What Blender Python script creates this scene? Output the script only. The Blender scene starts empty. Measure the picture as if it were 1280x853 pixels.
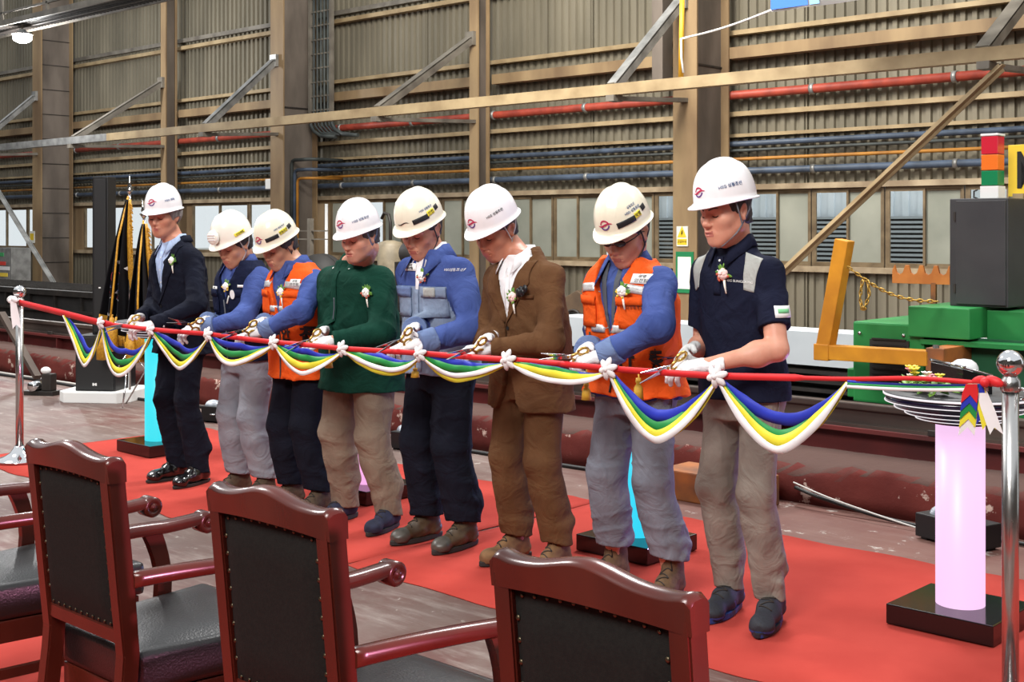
import bpy, bmesh, math, random
import numpy as np
from mathutils import Vector, Matrix, Euler
from mathutils.bvhtree import BVHTree
random.seed(7)
SC = bpy.context.scene
COL = SC.collection
PI = math.pi
# ---------------------------------------------------------------- camera frame
YAW = math.radians(42.93); CS, SN = math.cos(YAW), math.sin(YAW)
CAMZ = 1.56; FPX = 1600.0; HOR = 286.0
def at(px, py=None, x=None, y=None, z=None):
    """point of the hall seen at a photo pixel, on the plane x=, y= or z= (y or x alone needs py for the height)"""
    k = (px - 640.0) / FPX
    dx, dy = k * CS - SN, k * SN + CS
    if z is not None: D = (CAMZ - z) * FPX / (py - HOR)
    elif y is not None: D = y / dy
    else: D = x / dx
    zz = z if z is not None else (CAMZ - (py - HOR) / FPX * D if py is not None else 0.0)
    return Vector((D * dx, D * dy, zz))
# ---------------------------------------------------------------- materials
def lin(c):
    return tuple(((v/255.0)/12.92 if v/255.0 <= .04045 else ((v/255.0+.055)/1.055)**2.4) for v in c)
def mat(name, rgb, rough=.6, metal=0.0, rgb2=None, nscale=8.0, bump=0.0, bscale=60.0, spec=.5, emit=None, estr=0.0,
        coat=0.0, detail=4.0, stretch=None, contrast=(.35,.65), sheen=0.0, trans=0.0, alpha=1.0, rvar=0.0):
    m = bpy.data.materials.new(name); m.use_nodes = True
    nt = m.node_tree; b = nt.nodes['Principled BSDF']
    L = nt.links.new
    c = lin(rgb) + (1,)
    b.inputs['Base Color'].default_value = c
    b.inputs['Roughness'].default_value = rough
    b.inputs['Metallic'].default_value = metal
    b.inputs['Specular IOR Level'].default_value = spec
    b.inputs['Coat Weight'].default_value = coat
    b.inputs['Coat Roughness'].default_value = .08
    b.inputs['Sheen Weight'].default_value = sheen
    b.inputs['Transmission Weight'].default_value = trans
    b.inputs['Alpha'].default_value = alpha
    if emit is not None:
        b.inputs['Emission Color'].default_value = lin(emit) + (1,)
        b.inputs['Emission Strength'].default_value = estr
    if rgb2 is not None or bump or rvar:
        tc = nt.nodes.new('ShaderNodeTexCoord'); src = tc.outputs['Object']
        if stretch:
            mp = nt.nodes.new('ShaderNodeMapping'); mp.inputs['Scale'].default_value = stretch
            L(src, mp.inputs['Vector']); src = mp.outputs['Vector']
    if rgb2 is not None or rvar:
        n = nt.nodes.new('ShaderNodeTexNoise'); n.inputs['Scale'].default_value = nscale; n.inputs['Detail'].default_value = detail
        L(src, n.inputs['Vector'])
        r = nt.nodes.new('ShaderNodeValToRGB')
        r.color_ramp.elements[0].position = contrast[0]; r.color_ramp.elements[1].position = contrast[1]
        r.color_ramp.elements[0].color = c; r.color_ramp.elements[1].color = (lin(rgb2) if rgb2 else lin(rgb)) + (1,)
        L(n.outputs['Fac'], r.inputs['Fac']); L(r.outputs['Color'], b.inputs['Base Color'])
        if rvar:
            mr = nt.nodes.new('ShaderNodeMapRange'); mr.inputs['To Min'].default_value = max(0,rough-rvar); mr.inputs['To Max'].default_value = min(1,rough+rvar)
            L(n.outputs['Fac'], mr.inputs['Value']); L(mr.outputs['Result'], b.inputs['Roughness'])
    if bump:
        n2 = nt.nodes.new('ShaderNodeTexNoise'); n2.inputs['Scale'].default_value = bscale; n2.inputs['Detail'].default_value = 3
        L(src, n2.inputs['Vector'])
        bp = nt.nodes.new('ShaderNodeBump'); bp.inputs['Strength'].default_value = bump; bp.inputs['Distance'].default_value = .01
        L(n2.outputs['Fac'], bp.inputs['Height']); L(bp.outputs['Normal'], b.inputs['Normal'])
    return m
# ---------------------------------------------------------------- objects
def tag(o, label=None, cat=None, group=None, kind=None):
    if label: o['label'] = label
    if cat: o['category'] = cat
    if group: o['group'] = group
    if kind: o['kind'] = kind
    return o
def empty(name, loc=(0,0,0), rz=0.0, label=None, cat=None, group=None):
    o = bpy.data.objects.new(name, None); COL.objects.link(o)
    o.empty_display_size = .1
    o.location = loc; o.rotation_euler = (0,0,rz)
    return tag(o, label, cat, group)
def link(name, me, mats=None, parent=None, smooth=False, loc=None):
    if mats is not None:
        for m in (mats if isinstance(mats,(list,tuple)) else [mats]): me.materials.append(m)
    o = bpy.data.objects.new(name, me); COL.objects.link(o)
    if parent is not None: o.parent = parent
    if loc is not None: o.location = loc
    if smooth: me.shade_smooth()
    return o
def copy_tree(o, parent=None):
    c = o.copy(); COL.objects.link(c)
    if parent is not None: c.parent = parent
    for ch in o.children: copy_tree(ch, c)
    return c
class MB:
    """collects solids into one mesh"""
    def __init__(s): s.bm = bmesh.new()
    def box(s, x0, x1, y0, y1, z0, z1, M=None, bev=0.0, mi=0):
        P = [(x0,y0,z0),(x1,y0,z0),(x1,y1,z0),(x0,y1,z0),(x0,y0,z1),(x1,y0,z1),(x1,y1,z1),(x0,y1,z1)]
        vs = [s.bm.verts.new(M @ Vector(p) if M else p) for p in P]
        fs = [s.bm.faces.new([vs[i] for i in f]) for f in ((0,3,2,1),(4,5,6,7),(0,1,5,4),(1,2,6,5),(2,3,7,6),(3,0,4,7))]
        for f in fs: f.material_index = mi
        if bev:
            es = list({e for f in fs for e in f.edges})
            r = bmesh.ops.bevel(s.bm, geom=es, offset=bev, segments=2, affect='EDGES', profile=.6)
            for f in r['faces']: f.material_index = mi
        return s
    def beam(s, a, b, w, h, up=(0,0,1), bev=0.0, mi=0):
        """rectangular bar from a to b, w across, h along up"""
        a, b = Vector(a), Vector(b); d = (b-a); Ln = d.length; d.normalize()
        u = Vector(up); x = d.cross(u)
        if x.length < 1e-5: x = d.cross(Vector((0,1,0)))
        x.normalize(); u = x.cross(d)
        M = Matrix.Translation(a) @ Matrix((x, d, u)).transposed().to_4x4()
        return s.box(-w/2, w/2, 0, Ln, -h/2, h/2, M, bev, mi)
    def hbeam(s, a, b, w, h, t=.015, up=(0,0,1), web_side=False):
        """I section: flanges at +-h/2 along up, web along up"""
        a, b = Vector(a), Vector(b); d = (b-a); Ln = d.length; d.normalize()
        u = Vector(up); x = d.cross(u); x.normalize(); u = x.cross(d)
        M = Matrix.Translation(a) @ Matrix((x, d, u)).transposed().to_4x4()
        s.box(-w/2,w/2,0,Ln,h/2-t,h/2,M); s.box(-w/2,w/2,0,Ln,-h/2,-h/2+t,M); s.box(-t/2,t/2,0,Ln,-h/2+t,h/2-t,M)
        return s
    def prism(s, poly, h0, h1, M=None, bev=0.0, mi=0):
        """polygon in XY extruded along Z"""
        n = len(poly)
        lo = [s.bm.verts.new((M @ Vector((p[0],p[1],h0))) if M else (p[0],p[1],h0)) for p in poly]
        hi = [s.bm.verts.new((M @ Vector((p[0],p[1],h1))) if M else (p[0],p[1],h1)) for p in poly]
        fs = [s.bm.faces.new(lo[::-1]), s.bm.faces.new(hi)]
        for i in range(n): fs.append(s.bm.faces.new((lo[i], lo[(i+1)%n], hi[(i+1)%n], hi[i])))
        for f in fs: f.material_index = mi
        if bev:
            es = list({e for f in fs for e in f.edges})
            r = bmesh.ops.bevel(s.bm, geom=es, offset=bev, segments=2, affect='EDGES', profile=.6)
            for f in r['faces']: f.material_index = mi
        return s
    def lathe(s, prof, M=None, n=32, mi=0, sx=1.0, sy=1.0):
        """profile [(r,z)] turned round Z"""
        rings = []
        for r, z in prof:
            if r < 1e-6: rings.append([s.bm.verts.new((M @ Vector((0,0,z))) if M else (0,0,z))])
            else:
                rg = []
                for i in range(n):
                    p = Vector((r*sx*math.cos(2*PI*i/n), r*sy*math.sin(2*PI*i/n), z))
                    rg.append(s.bm.verts.new(M @ p if M else p))
                rings.append(rg)
        for A, B in zip(rings, rings[1:]):
            for i in range(n):
                j = (i+1)%n
                if len(A)==1 and len(B)==1: continue
                if len(A)==1: f = s.bm.faces.new((A[0], B[j], B[i]))
                elif len(B)==1: f = s.bm.faces.new((A[i], A[j], B[0]))
                else: f = s.bm.faces.new((A[i], A[j], B[j], B[i]))
                f.material_index = mi; f.smooth = True
        return s
    def tube(s, pts, r, n=10, cap=True, closed=False, mi=0, flat=1.0):
        pts = [Vector(p) for p in pts]; m = len(pts)
        rs = r if isinstance(r,(list,tuple)) else [r]*m
        tang = []
        for i in range(m):
            if closed: t = pts[(i+1)%m]-pts[i-1]
            else: t = pts[min(i+1,m-1)]-pts[max(i-1,0)]
            tang.append(t.normalized() if t.length>1e-9 else Vector((0,0,1)))
        ref = Vector((0,0,1)) if abs(tang[0].z)<.9 else Vector((1,0,0))
        u = tang[0].cross(ref).normalized()
        rings = []
        for i in range(m):
            u = (u - tang[i]*u.dot(tang[i]))
            u = u.normalized() if u.length>1e-6 else tang[i].orthogonal().normalized()
            v = tang[i].cross(u)
            rings.append([s.bm.verts.new(pts[i] + (u*math.cos(2*PI*k/n)+v*math.sin(2*PI*k/n)*flat)*rs[i]) for k in range(n)])
        pr = list(zip(rings, rings[1:]))
        if closed: pr.append((rings[-1], rings[0]))
        for A, B in pr:
            for k in range(n):
                f = s.bm.faces.new((A[k],A[(k+1)%n],B[(k+1)%n],B[k])); f.smooth = True; f.material_index = mi
        if cap and not closed:
            s.bm.faces.new(rings[0][::-1]).material_index = mi; s.bm.faces.new(rings[-1]).material_index = mi
        return s
    def sphere(s, c, r, n=16, sz=None, mi=0, M=None):
        sz = sz or (1,1,1)
        T = Matrix.Translation(c) @ (M or Matrix()) @ Matrix.Diagonal((r*sz[0],r*sz[1],r*sz[2],1))
        k = max(6, n//2)
        prof = [(math.sin(PI*i/k), -math.cos(PI*i/k)) for i in range(k+1)]
        prof[0] = (0,-1); prof[-1] = (0,1)
        return s.lathe(prof, T, n, mi)
    def strip(s, A, B, mi=0, smooth=True):
        """quads between two polylines"""
        va = [s.bm.verts.new(p) for p in A]; vb = [s.bm.verts.new(p) for p in B]
        for i in range(len(A)-1):
            f = s.bm.faces.new((va[i],va[i+1],vb[i+1],vb[i])); f.smooth = smooth; f.material_index = mi
        return s
    def mesh(s, name):
        bmesh.ops.recalc_face_normals(s.bm, faces=s.bm.faces)
        me = bpy.data.meshes.new(name); s.bm.to_mesh(me); s.bm.free(); return me
    def build(s, name, mats, parent=None, loc=None):
        return link(name, s.mesh(name), mats, parent, loc=loc)
def structure(o): o['kind'] = 'structure'; return o
def solidify(o, t, off=0.0):
    md = o.modifiers.new('thickness','SOLIDIFY'); md.thickness = t; md.offset = off; return o
def ref_point(o):
    pass
_txt = {}
def text_mesh(txt, size, bold=0.0, extrude=0.0, res=3):
    """triangulated lettering in the XY plane, centred: (verts, faces)"""
    key = (txt,size,bold,extrude,res)
    if key in _txt: return _txt[key]
    cu = bpy.data.curves.new('lettering','FONT'); cu.body = txt; cu.size = size; cu.align_x = 'CENTER'; cu.align_y = 'CENTER'
    cu.resolution_u = res; cu.offset = bold; cu.extrude = extrude
    o = bpy.data.objects.new('lettering', cu); COL.objects.link(o)
    dg = bpy.context.evaluated_depsgraph_get(); dg.update()
    me = bpy.data.meshes.new_from_object(o.evaluated_get(dg))
    V = [tuple(v.co) for v in me.vertices]; F = [tuple(p.vertices) for p in me.polygons]
    bpy.data.objects.remove(o); bpy.data.curves.remove(cu); bpy.data.meshes.remove(me)
    _txt[key] = (V,F); return V,F
def flat_text(name, txt, size, M, material, parent=None, bold=0.0, ext=.002):
    V,F = text_mesh(txt, size, bold, ext)
    me = bpy.data.meshes.new(name); me.from_pydata([tuple(M @ Vector(v)) for v in V], [], F)
    return link(name, me, material, parent)
# ================================================================ CAMERA
cam = bpy.data.cameras.new('camera'); cam_o = bpy.data.objects.new('camera', cam); COL.objects.link(cam_o)
cam_o.location = (0,0,CAMZ); cam_o.rotation_euler = (PI/2, 0, YAW)
cam.sensor_fit = 'HORIZONTAL'; cam.sensor_width = 36.0; cam.lens = 36.0*FPX/1280.0
cam.shift_y = -(426.5-HOR)/1280.0; cam.clip_end = 300
SC.camera = cam_o
# ================================================================ PALETTE of the hall
M_sheet  = mat('olive_corrugated_sheet', (132,125,108), .62, 0, (100,95,82), 1.2, spec=.3, stretch=(1,1,.25), contrast=(.3,.7))
M_tan    = mat('tan_painted_steel', (170,150,116), .55, 0, (138,118,88), 2.2, bump=.05, bscale=30, spec=.35)
M_tan2   = mat('tan_rusty_steel', (158,134,100), .6, 0, (116,94,70), 1.6, detail=7, spec=.3, stretch=(1,1,.3))
M_web    = mat('grey_brown_column_web', (120,110,101), .6, 0, (86,78,71), 1.8, detail=6, spec=.3, stretch=(1,1,.35))
M_grey   = mat('grey_painted_steel', (128,122,112), .5, 0, (96,90,82), 3, spec=.4)
M_bright = mat('galvanised_steel', (168,168,166), .42, .5, (128,128,126), 5)
M_redpipe= mat('red_pipe_paint', (172,72,54), .5, 0, (134,54,42), 4, spec=.4)
M_bluepipe=mat('blue_grey_pipe_paint', (78,92,112), .45, 0, (58,68,82), 3, spec=.4)
M_dkpipe = mat('dark_green_pipe_paint', (72,78,76), .5, 0, (50,54,54), 3, spec=.4)
M_orpipe = mat('ochre_pipe_paint', (178,122,44), .5, 0, (140,92,36), 3, spec=.4)
M_sill   = mat('window_sill_paint', (178,160,132), .55, 0, (138,120,96), 3)
M_wframe = mat('bronze_window_frame', (128,110,84), .5, .1, (100,84,62), 5)
M_frost  = mat('frosted_window_glass', (158,160,148), .25, 0, (132,136,126), .9, spec=.5)
M_black  = mat('black_steel', (30,29,29), .6, 0, (48,45,43), 4)
M_dark   = mat('dark_oily_steel', (58,52,48), .5, .2, (36,33,31), 5, rvar=.15)
M_white  = mat('white_paint', (232,232,230), .5)
def glass_mat():
    m = bpy.data.materials.new('clear_window_glass'); m.use_nodes = True; nt = m.node_tree
    for n in list(nt.nodes): nt.nodes.remove(n)
    out = nt.nodes.new('ShaderNodeOutputMaterial'); mix = nt.nodes.new('ShaderNodeMixShader')
    tr = nt.nodes.new('ShaderNodeBsdfTransparent'); gl = nt.nodes.new('ShaderNodeBsdfGlossy')
    tr.inputs['Color'].default_value = (.95,.97,.97,1); gl.inputs['Roughness'].default_value = .03; mix.inputs['Fac'].default_value = .05
    nt.links.new(tr.outputs[0], mix.inputs[1]); nt.links.new(gl.outputs[0], mix.inputs[2])
    nt.links.new(mix.outputs[0], out.inputs['Surface']); return m
M_glass = glass_mat()
# ================================================================ FLOOR
def floor_mat():
    m = bpy.data.materials.new('worn_painted_concrete'); m.use_nodes = True; nt = m.node_tree; b = nt.nodes['Principled BSDF']; L = nt.links.new
    tc = nt.nodes.new('ShaderNodeTexCoord')
    def noise(sc, det, rough=.6):
        n = nt.nodes.new('ShaderNodeTexNoise'); n.inputs['Scale'].default_value = sc; n.inputs['Detail'].default_value = det; n.inputs['Roughness'].default_value = rough
        L(tc.outputs['Object'], n.inputs['Vector']); return n.outputs['Fac']
    def ramp(f, p0, p1, c0, c1):
        r = nt.nodes.new('ShaderNodeValToRGB'); r.color_ramp.elements[0].position = p0; r.color_ramp.elements[1].position = p1
        r.color_ramp.elements[0].color = lin(c0)+(1,); r.color_ramp.elements[1].color = lin(c1)+(1,); L(f, r.inputs['Fac']); return r.outputs['Color']
    def mix(f, a, c):
        x = nt.nodes.new('ShaderNodeMix'); x.data_type = 'RGBA'; L(f, x.inputs['Factor']); L(a, x.inputs['A']); L(c, x.inputs['B']); return x.outputs['Result']
    base = ramp(noise(1.1,8), .35,.68, (86,62,57), (122,108,101))
    red = ramp(noise(2.3,9,.7), .42,.60, (94,54,49), (118,102,95))
    f1 = ramp(noise(.7,3), .42,.62, (0,0,0),(255,255,255))
    col = mix(f1, base, red)
    chips = ramp(noise(9,9,.75), .62,.68, (0,0,0),(255,255,255))
    lt = ramp(noise(20,3), .3,.7, (178,172,164),(196,190,182))
    col = mix(chips, col, lt)
    mp = nt.nodes.new('ShaderNodeMapping'); mp.inputs['Scale'].default_value = (1.1, 6.5, 1); mp.inputs['Rotation'].default_value = (0,0,.25); L(tc.outputs['Object'], mp.inputs['Vector'])
    ns = nt.nodes.new('ShaderNodeTexNoise'); ns.inputs['Scale'].default_value = 1.6; ns.inputs['Detail'].default_value = 9; ns.inputs['Roughness'].default_value = .72; L(mp.outputs['Vector'], ns.inputs['Vector'])
    col = mix(ramp(ns.outputs['Fac'], .50,.70, (0,0,0),(190,190,190)), col, ramp(noise(11,6), .3,.7, (150,140,133),(178,170,163)))
    col = mix(ramp(ns.outputs['Fac'], .30,.42, (200,200,200),(0,0,0)), col, ramp(noise(5,5), .3,.7, (70,46,43),(92,64,58)))
    sx = nt.nodes.new('ShaderNodeSeparateXYZ'); L(tc.outputs['Object'], sx.inputs[0])
    def mrange(o, a, c):
        q = nt.nodes.new('ShaderNodeMapRange'); q.interpolation_type = 'SMOOTHSTEP'; q.inputs['From Min'].default_value = a; q.inputs['From Max'].default_value = c; L(o, q.inputs['Value']); return q.outputs['Result']
    mm = nt.nodes.new('ShaderNodeMath'); mm.operation = 'MULTIPLY'; L(mrange(sx.outputs['X'], -6.2, -4.2), mm.inputs[0]); L(mrange(sx.outputs['Y'], 5.3, 5.8), mm.inputs[1])
    m3 = nt.nodes.new('ShaderNodeMath'); m3.operation = 'MULTIPLY'; L(mm.outputs[0], m3.inputs[0]); m3.inputs[1].default_value = .8
    paint = mix(ramp(noise(7,9,.7), .60,.66, (0,0,0),(255,255,255)), ramp(noise(3,6), .35,.7, (104,62,54),(118,82,72)), lt)
    col = mix(m3.outputs[0], col, paint)
    L(col, b.inputs['Base Color']); b.inputs['Roughness'].default_value = .55; b.inputs['Specular IOR Level'].default_value = .35
    bp = nt.nodes.new('ShaderNodeBump'); bp.inputs['Strength'].default_value = .15; bp.inputs['Distance'].default_value = .01
    L(noise(14,8), bp.inputs['Height']); L(bp.outputs['Normal'], b.inputs['Normal']); return m
fl = MB().box(-48, 14, -8, 16.5, -.2, 0).build('floor', floor_mat()); structure(fl)
# ================================================================ WALL
M_far=mat('far_wall_paint',(92,88,80),.8,0,(70,66,60),.6)
for nm,b in (('wall_front',(-48,14,-8.2,-8,0,9)),('wall_right',(14,14.2,-8.2,16.5,0,9)),('wall_left',(-48.2,-48,-8.2,16.5,0,9))): structure(MB().box(*b).build(nm,M_far))
WY = 16.5
SILL, LINT = 1.0, 2.16
CBY, CSY = WY-1.15, WY-.60
cx_ = lambda px, y: at(px, y=y).x
COLX = [-36.0, cx_(46,CBY), cx_(204,CSY), cx_(346,CBY), cx_(592,CSY), cx_(856,CBY), -5.7, -.6, 4.6]
def corrugated(name, x0, x1, z0, z1, y=WY, pitch=.16, dep=.045, seam=1.0):
    bm = bmesh.new(); pts = []; x = x0; i = 0
    while x < x1:
        pts += [(x,0),(x+pitch*.42,0),(x+pitch*.5,-dep),(x+pitch*.92,-dep)]; x += pitch
    pts.append((x1,0))
    lo = [bm.verts.new((p[0],y+p[1],z0)) for p in pts]; hi = [bm.verts.new((p[0],y+p[1],z1)) for p in pts]
    for i in range(len(pts)-1): bm.faces.new((lo[i],lo[i+1],hi[i+1],hi[i]))
    # back plate closes the sheet
    b = [bm.verts.new(p) for p in ((x0,y+.05,z0),(x1,y+.05,z0),(x1,y+.05,z1),(x0,y+.05,z1))]; bm.faces.new(b)
    # overlapping seams
    me = bpy.data.meshes.new(name)
    s = MB(); s.bm.free(); s.bm = bm
    xx = x0 + .5
    while xx < x1:
        s.box(xx, xx+.02, y-dep-.004, y, z0, z1); xx += seam
    bm.to_mesh(me); bm.free()
    return link(name, me, M_sheet)
w1 = corrugated('wall_back_upper', -46, 6, LINT, 9.0); structure(w1)
w2 = corrugated('wall_back_lower', -46, 6, 0, SILL); structure(w2)
# columns and slender posts
def column(i, x, w, d, y0, big):
    m = MB(); t = .03
    m.box(x-w/2, x+w/2, y0, y0+t, 0, 9); m.box(x-w/2, x+w/2, y0+d-t, y0+d, 0, 9)
    o = m.build('column_%d' % i, M_tan2)
    wb = MB().box(x+w*.18-.02, x+w*.18, y0+t, y0+d-t, 0, 9).build('column_web', M_web, o)
    if big:
        st = MB()
        z = .7
        while z < 8.6:
            st.box(x+w*.18, x+w*.18+.012, y0+t, y0+d-t, z, z+.02); z += .62
        if i == 2: st.build('weld_seam', M_dark, o)
        else:
            st.bm.free()
            MB().box(x+w*.18, x+w*.18+.02, y0+t, y0+d-t, 3.95, 3.98).build('weld_seam', M_dark, o)
        MB().box(x-w/2-.05, x+w/2+.05, y0-.05, y0+d+.02, 0, .03).build('base_plate', M_dark, o)
    structure(o); return o
for i, x in enumerate(COLX, 1):
    big = i % 2 == 0
    if i == 4: column(i, x, .42, .85, CBY, True)
    elif big: column(i, x, .42 if i==6 else .46, .85, CBY, True)
    else: column(i, x, .21, .30, CSY, False)
# a short post hung beside the big column
pq = at(824, y=15.9); o = MB().box(pq.x-.1, pq.x+.1, 15.85, 16.1, 3.75, 9).build('column_10', M_web); structure(o)
# girts
def girt(n, z, h, d, m, x0=-46, x1=6, y=None):
    yy = WY-.035-d if y is None else y
    o = MB().box(x0, x1, yy, yy+d, z-h/2, z+h/2).build('beam_girt_%d'%n, m); structure(o)
for n, (z,h,d,m) in enumerate(((2.96,.05,.08,M_tan),(3.28,.07,.14,M_tan),(4.50,.07,.14,M_tan),(5.70,.08,.16,M_tan),(5.88,.09,.1,M_grey),(6.98,.09,.16,M_tan),(7.15,.08,.1,M_grey)),1): girt(n,z,h,d,m)
for n,(a,b) in enumerate(zip(COLX, COLX[1:]), 20): girt(n, 4.18, .17, .2, M_tan2, a+.15, b-.15, WY-.30)
# lintel and sill
o = MB().box(-46,6, WY-.12, WY+.03, LINT-.02, LINT+.06).build('trim_1', M_sill); structure(o)
o = MB().box(-46,6, WY-.16, WY+.03, SILL-.06, SILL+.02).build('trim_2', M_sill); structure(o)
# ---------------------------------------------------------------- windows (two sashes each)
wn = 0
def window(x0, x1, clear_first, blind):
    global wn; wn += 1
    root = empty('window_%d'%wn, (0,0,0)); root['kind'] = 'structure'
    z0, z1, y = SILL+.02, LINT-.02, WY-.02
    f = MB(); t = .035
    f.box(x0,x1,y-.03,y+.03,z0,z0+t); f.box(x0,x1,y-.03,y+.03,z1-t,z1)
    f.box(x0,x0+t,y-.03,y+.03,z0+t,z1-t); f.box(x1-t,x1,y-.03,y+.03,z0+t,z1-t)
    f.build('window_frame', M_wframe, root)
    xm = (x0+x1)/2
    for j,(a,b) in enumerate(((x0+t,xm+.02),(xm-.02,x1-t))):
        yy = y-.02 if j==0 else y+.02; s = MB(); q=.032
        s.box(a,b,yy-.015,yy+.015,z0+t,z0+t+q); s.box(a,b,yy-.015,yy+.015,z1-t-q,z1-t)
        s.box(a,a+q,yy-.015,yy+.015,z0+t+q,z1-t-q); s.box(b-q,b,yy-.015,yy+.015,z0+t+q,z1-t-q)
        so = s.build('sash', M_wframe, root)
        clear = (j==0) == clear_first
        if blind == 0: clear = True
        if blind == 2: clear = False
        MB().box(a+q,b-q,yy-.003,yy+.003,z0+t+q,z1-t-q).build('pane', M_glass if clear else M_frost, so)
for bi,(a,b) in enumerate(zip(COLX, COLX[1:])):
    a2, b2 = a+.30, b-.30; n = 4 if b > -20.2 else 2
    for j in range(n):
        x0 = a2+(b2-a2)*j/n; x1 = a2+(b2-a2)*(j+1)/n
        blind = 1
        if b < -20.2: blind = 0
        elif b < -14.5: blind = 2 if j in (0,2,3) else 1
        elif b < -10.5: blind = 2 if j<2 else 1
        window(x0+.01, x1-.01, True, blind)
    # wall piers next to the columns
for i,x in enumerate(COLX,1):
    o = MB().box(x-.30,x+.30,WY-.03,WY+.05,SILL,LINT).build('wall_back_pier_%d'%i, M_tan2); structure(o)
# ---------------------------------------------------------------- outside: ground and the hall next door
M_out = mat('neighbour_hall_cladding', (214,220,226), .7, 0, (196,204,210), 2)
M_louv = mat('neighbour_louver_grey', (150,156,160), .6)
M_ground = mat('outdoor_concrete', (205,203,196), .9, 0, (180,178,170), .6)
o = MB().box(-90, 20, WY+.1, 60, -.25, -.02).build('ground_outside', M_ground); structure(o)
nb = empty('neighbour_hall', (0,22,0), 0, 'grey corrugated hall with dark louvre panels outside behind the right-hand windows', 'building')
m = MB(); x=-17.0
m.box(-17, 10, 0, 4, 0, 6)
while x < 10: m.box(x,x+.12,-.04,0,0,6); x += .3
m.build('cladding', M_out, nb)
x = -16.6
while x < 8:
    l = MB(); z=.55
    l.box(x,x+1.30,-.075,-.045,.5,1.78)
    fr = l.build('louver_panel', M_black, nb)
    q = MB()
    while z < 1.74: q.box(x+.03,x+1.27,-.13,-.075,z,z+.045); z += .085
    q.build('louver_slats', M_louv, fr)
    x += 1.36
M_teal = mat('teal_tank_paint', (110,176,184), .5, 0, (84,150,160), 2)
tk = empty('outdoor_tank', (-42.5,22.5,0), 0, 'pale teal round tank standing outside beyond the left windows','tank')
MB().lathe([(0,0),(.55,0),(.55,2.3),(.5,2.42),(.2,2.5),(0,2.52)]).build('tank_shell', M_teal, tk)
r_ = MB(); 
for z in (.4,1.2,2.0): r_.lathe([(.55,z),(.58,z),(.58,z+.06),(.55,z+.06)])
r_.build('tank_hoops', M_grey, tk)
# ================================================================ CARPETS
def carpet_mat(name, c1, c2):
    return mat(name, c1, .95, 0, c2, 3.0, bump=.25, bscale=400, spec=.1, sheen=.0)
M_carpet = carpet_mat('red_needle_felt', (178,68,59), (168,61,53))
def sheet(name, x0, x1, y0, y1, z, t, m, label, wob=.0, seed=1):
    """a thin felt strip with a gently uneven outline"""
    rnd = random.Random(seed); bm = bmesh.new(); nx = 60; ny = 6
    g = [[bm.verts.new((x0+(x1-x0)*i/nx + (rnd.uniform(-wob,wob) if i in (0,nx) else 0),
                        y0+(y1-y0)*j/ny + (wob*math.sin(i*.9+seed)+rnd.uniform(-wob,wob)*.4 if j in (0,ny) else 0),
                        z + (.0015*math.sin(i*.7+j) if 0<j<ny else 0)+.0015)) for j in range(ny+1)] for i in range(nx+1)]
    for i in range(nx):
        for j in range(ny): bm.faces.new((g[i][j],g[i+1][j],g[i+1][j+1],g[i][j+1]))
    me = bpy.data.meshes.new(name); bm.to_mesh(me); bm.free()
    o = link(name, me, m, None, True); solidify(o, t, -1); tag(o, label, 'carpet'); return o
sheet('carpet_strip', -8.59, -4.605, 3.80, 5.68, .004, .004, M_carpet, 'left length of red felt carpet under the row of people', .012, 1)
sheet('carpet_strip', -4.60, .6, 3.80, 5.68, .004, .004, M_carpet, 'right length of red felt carpet reaching under the glowing white pillar', .012, 2)
sheet('carpet_strip', -7.5, 1.2, .2, 2.65, .004, .004, M_carpet, 'red felt carpet lying under the wooden armchairs', .01, 3)
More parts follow.
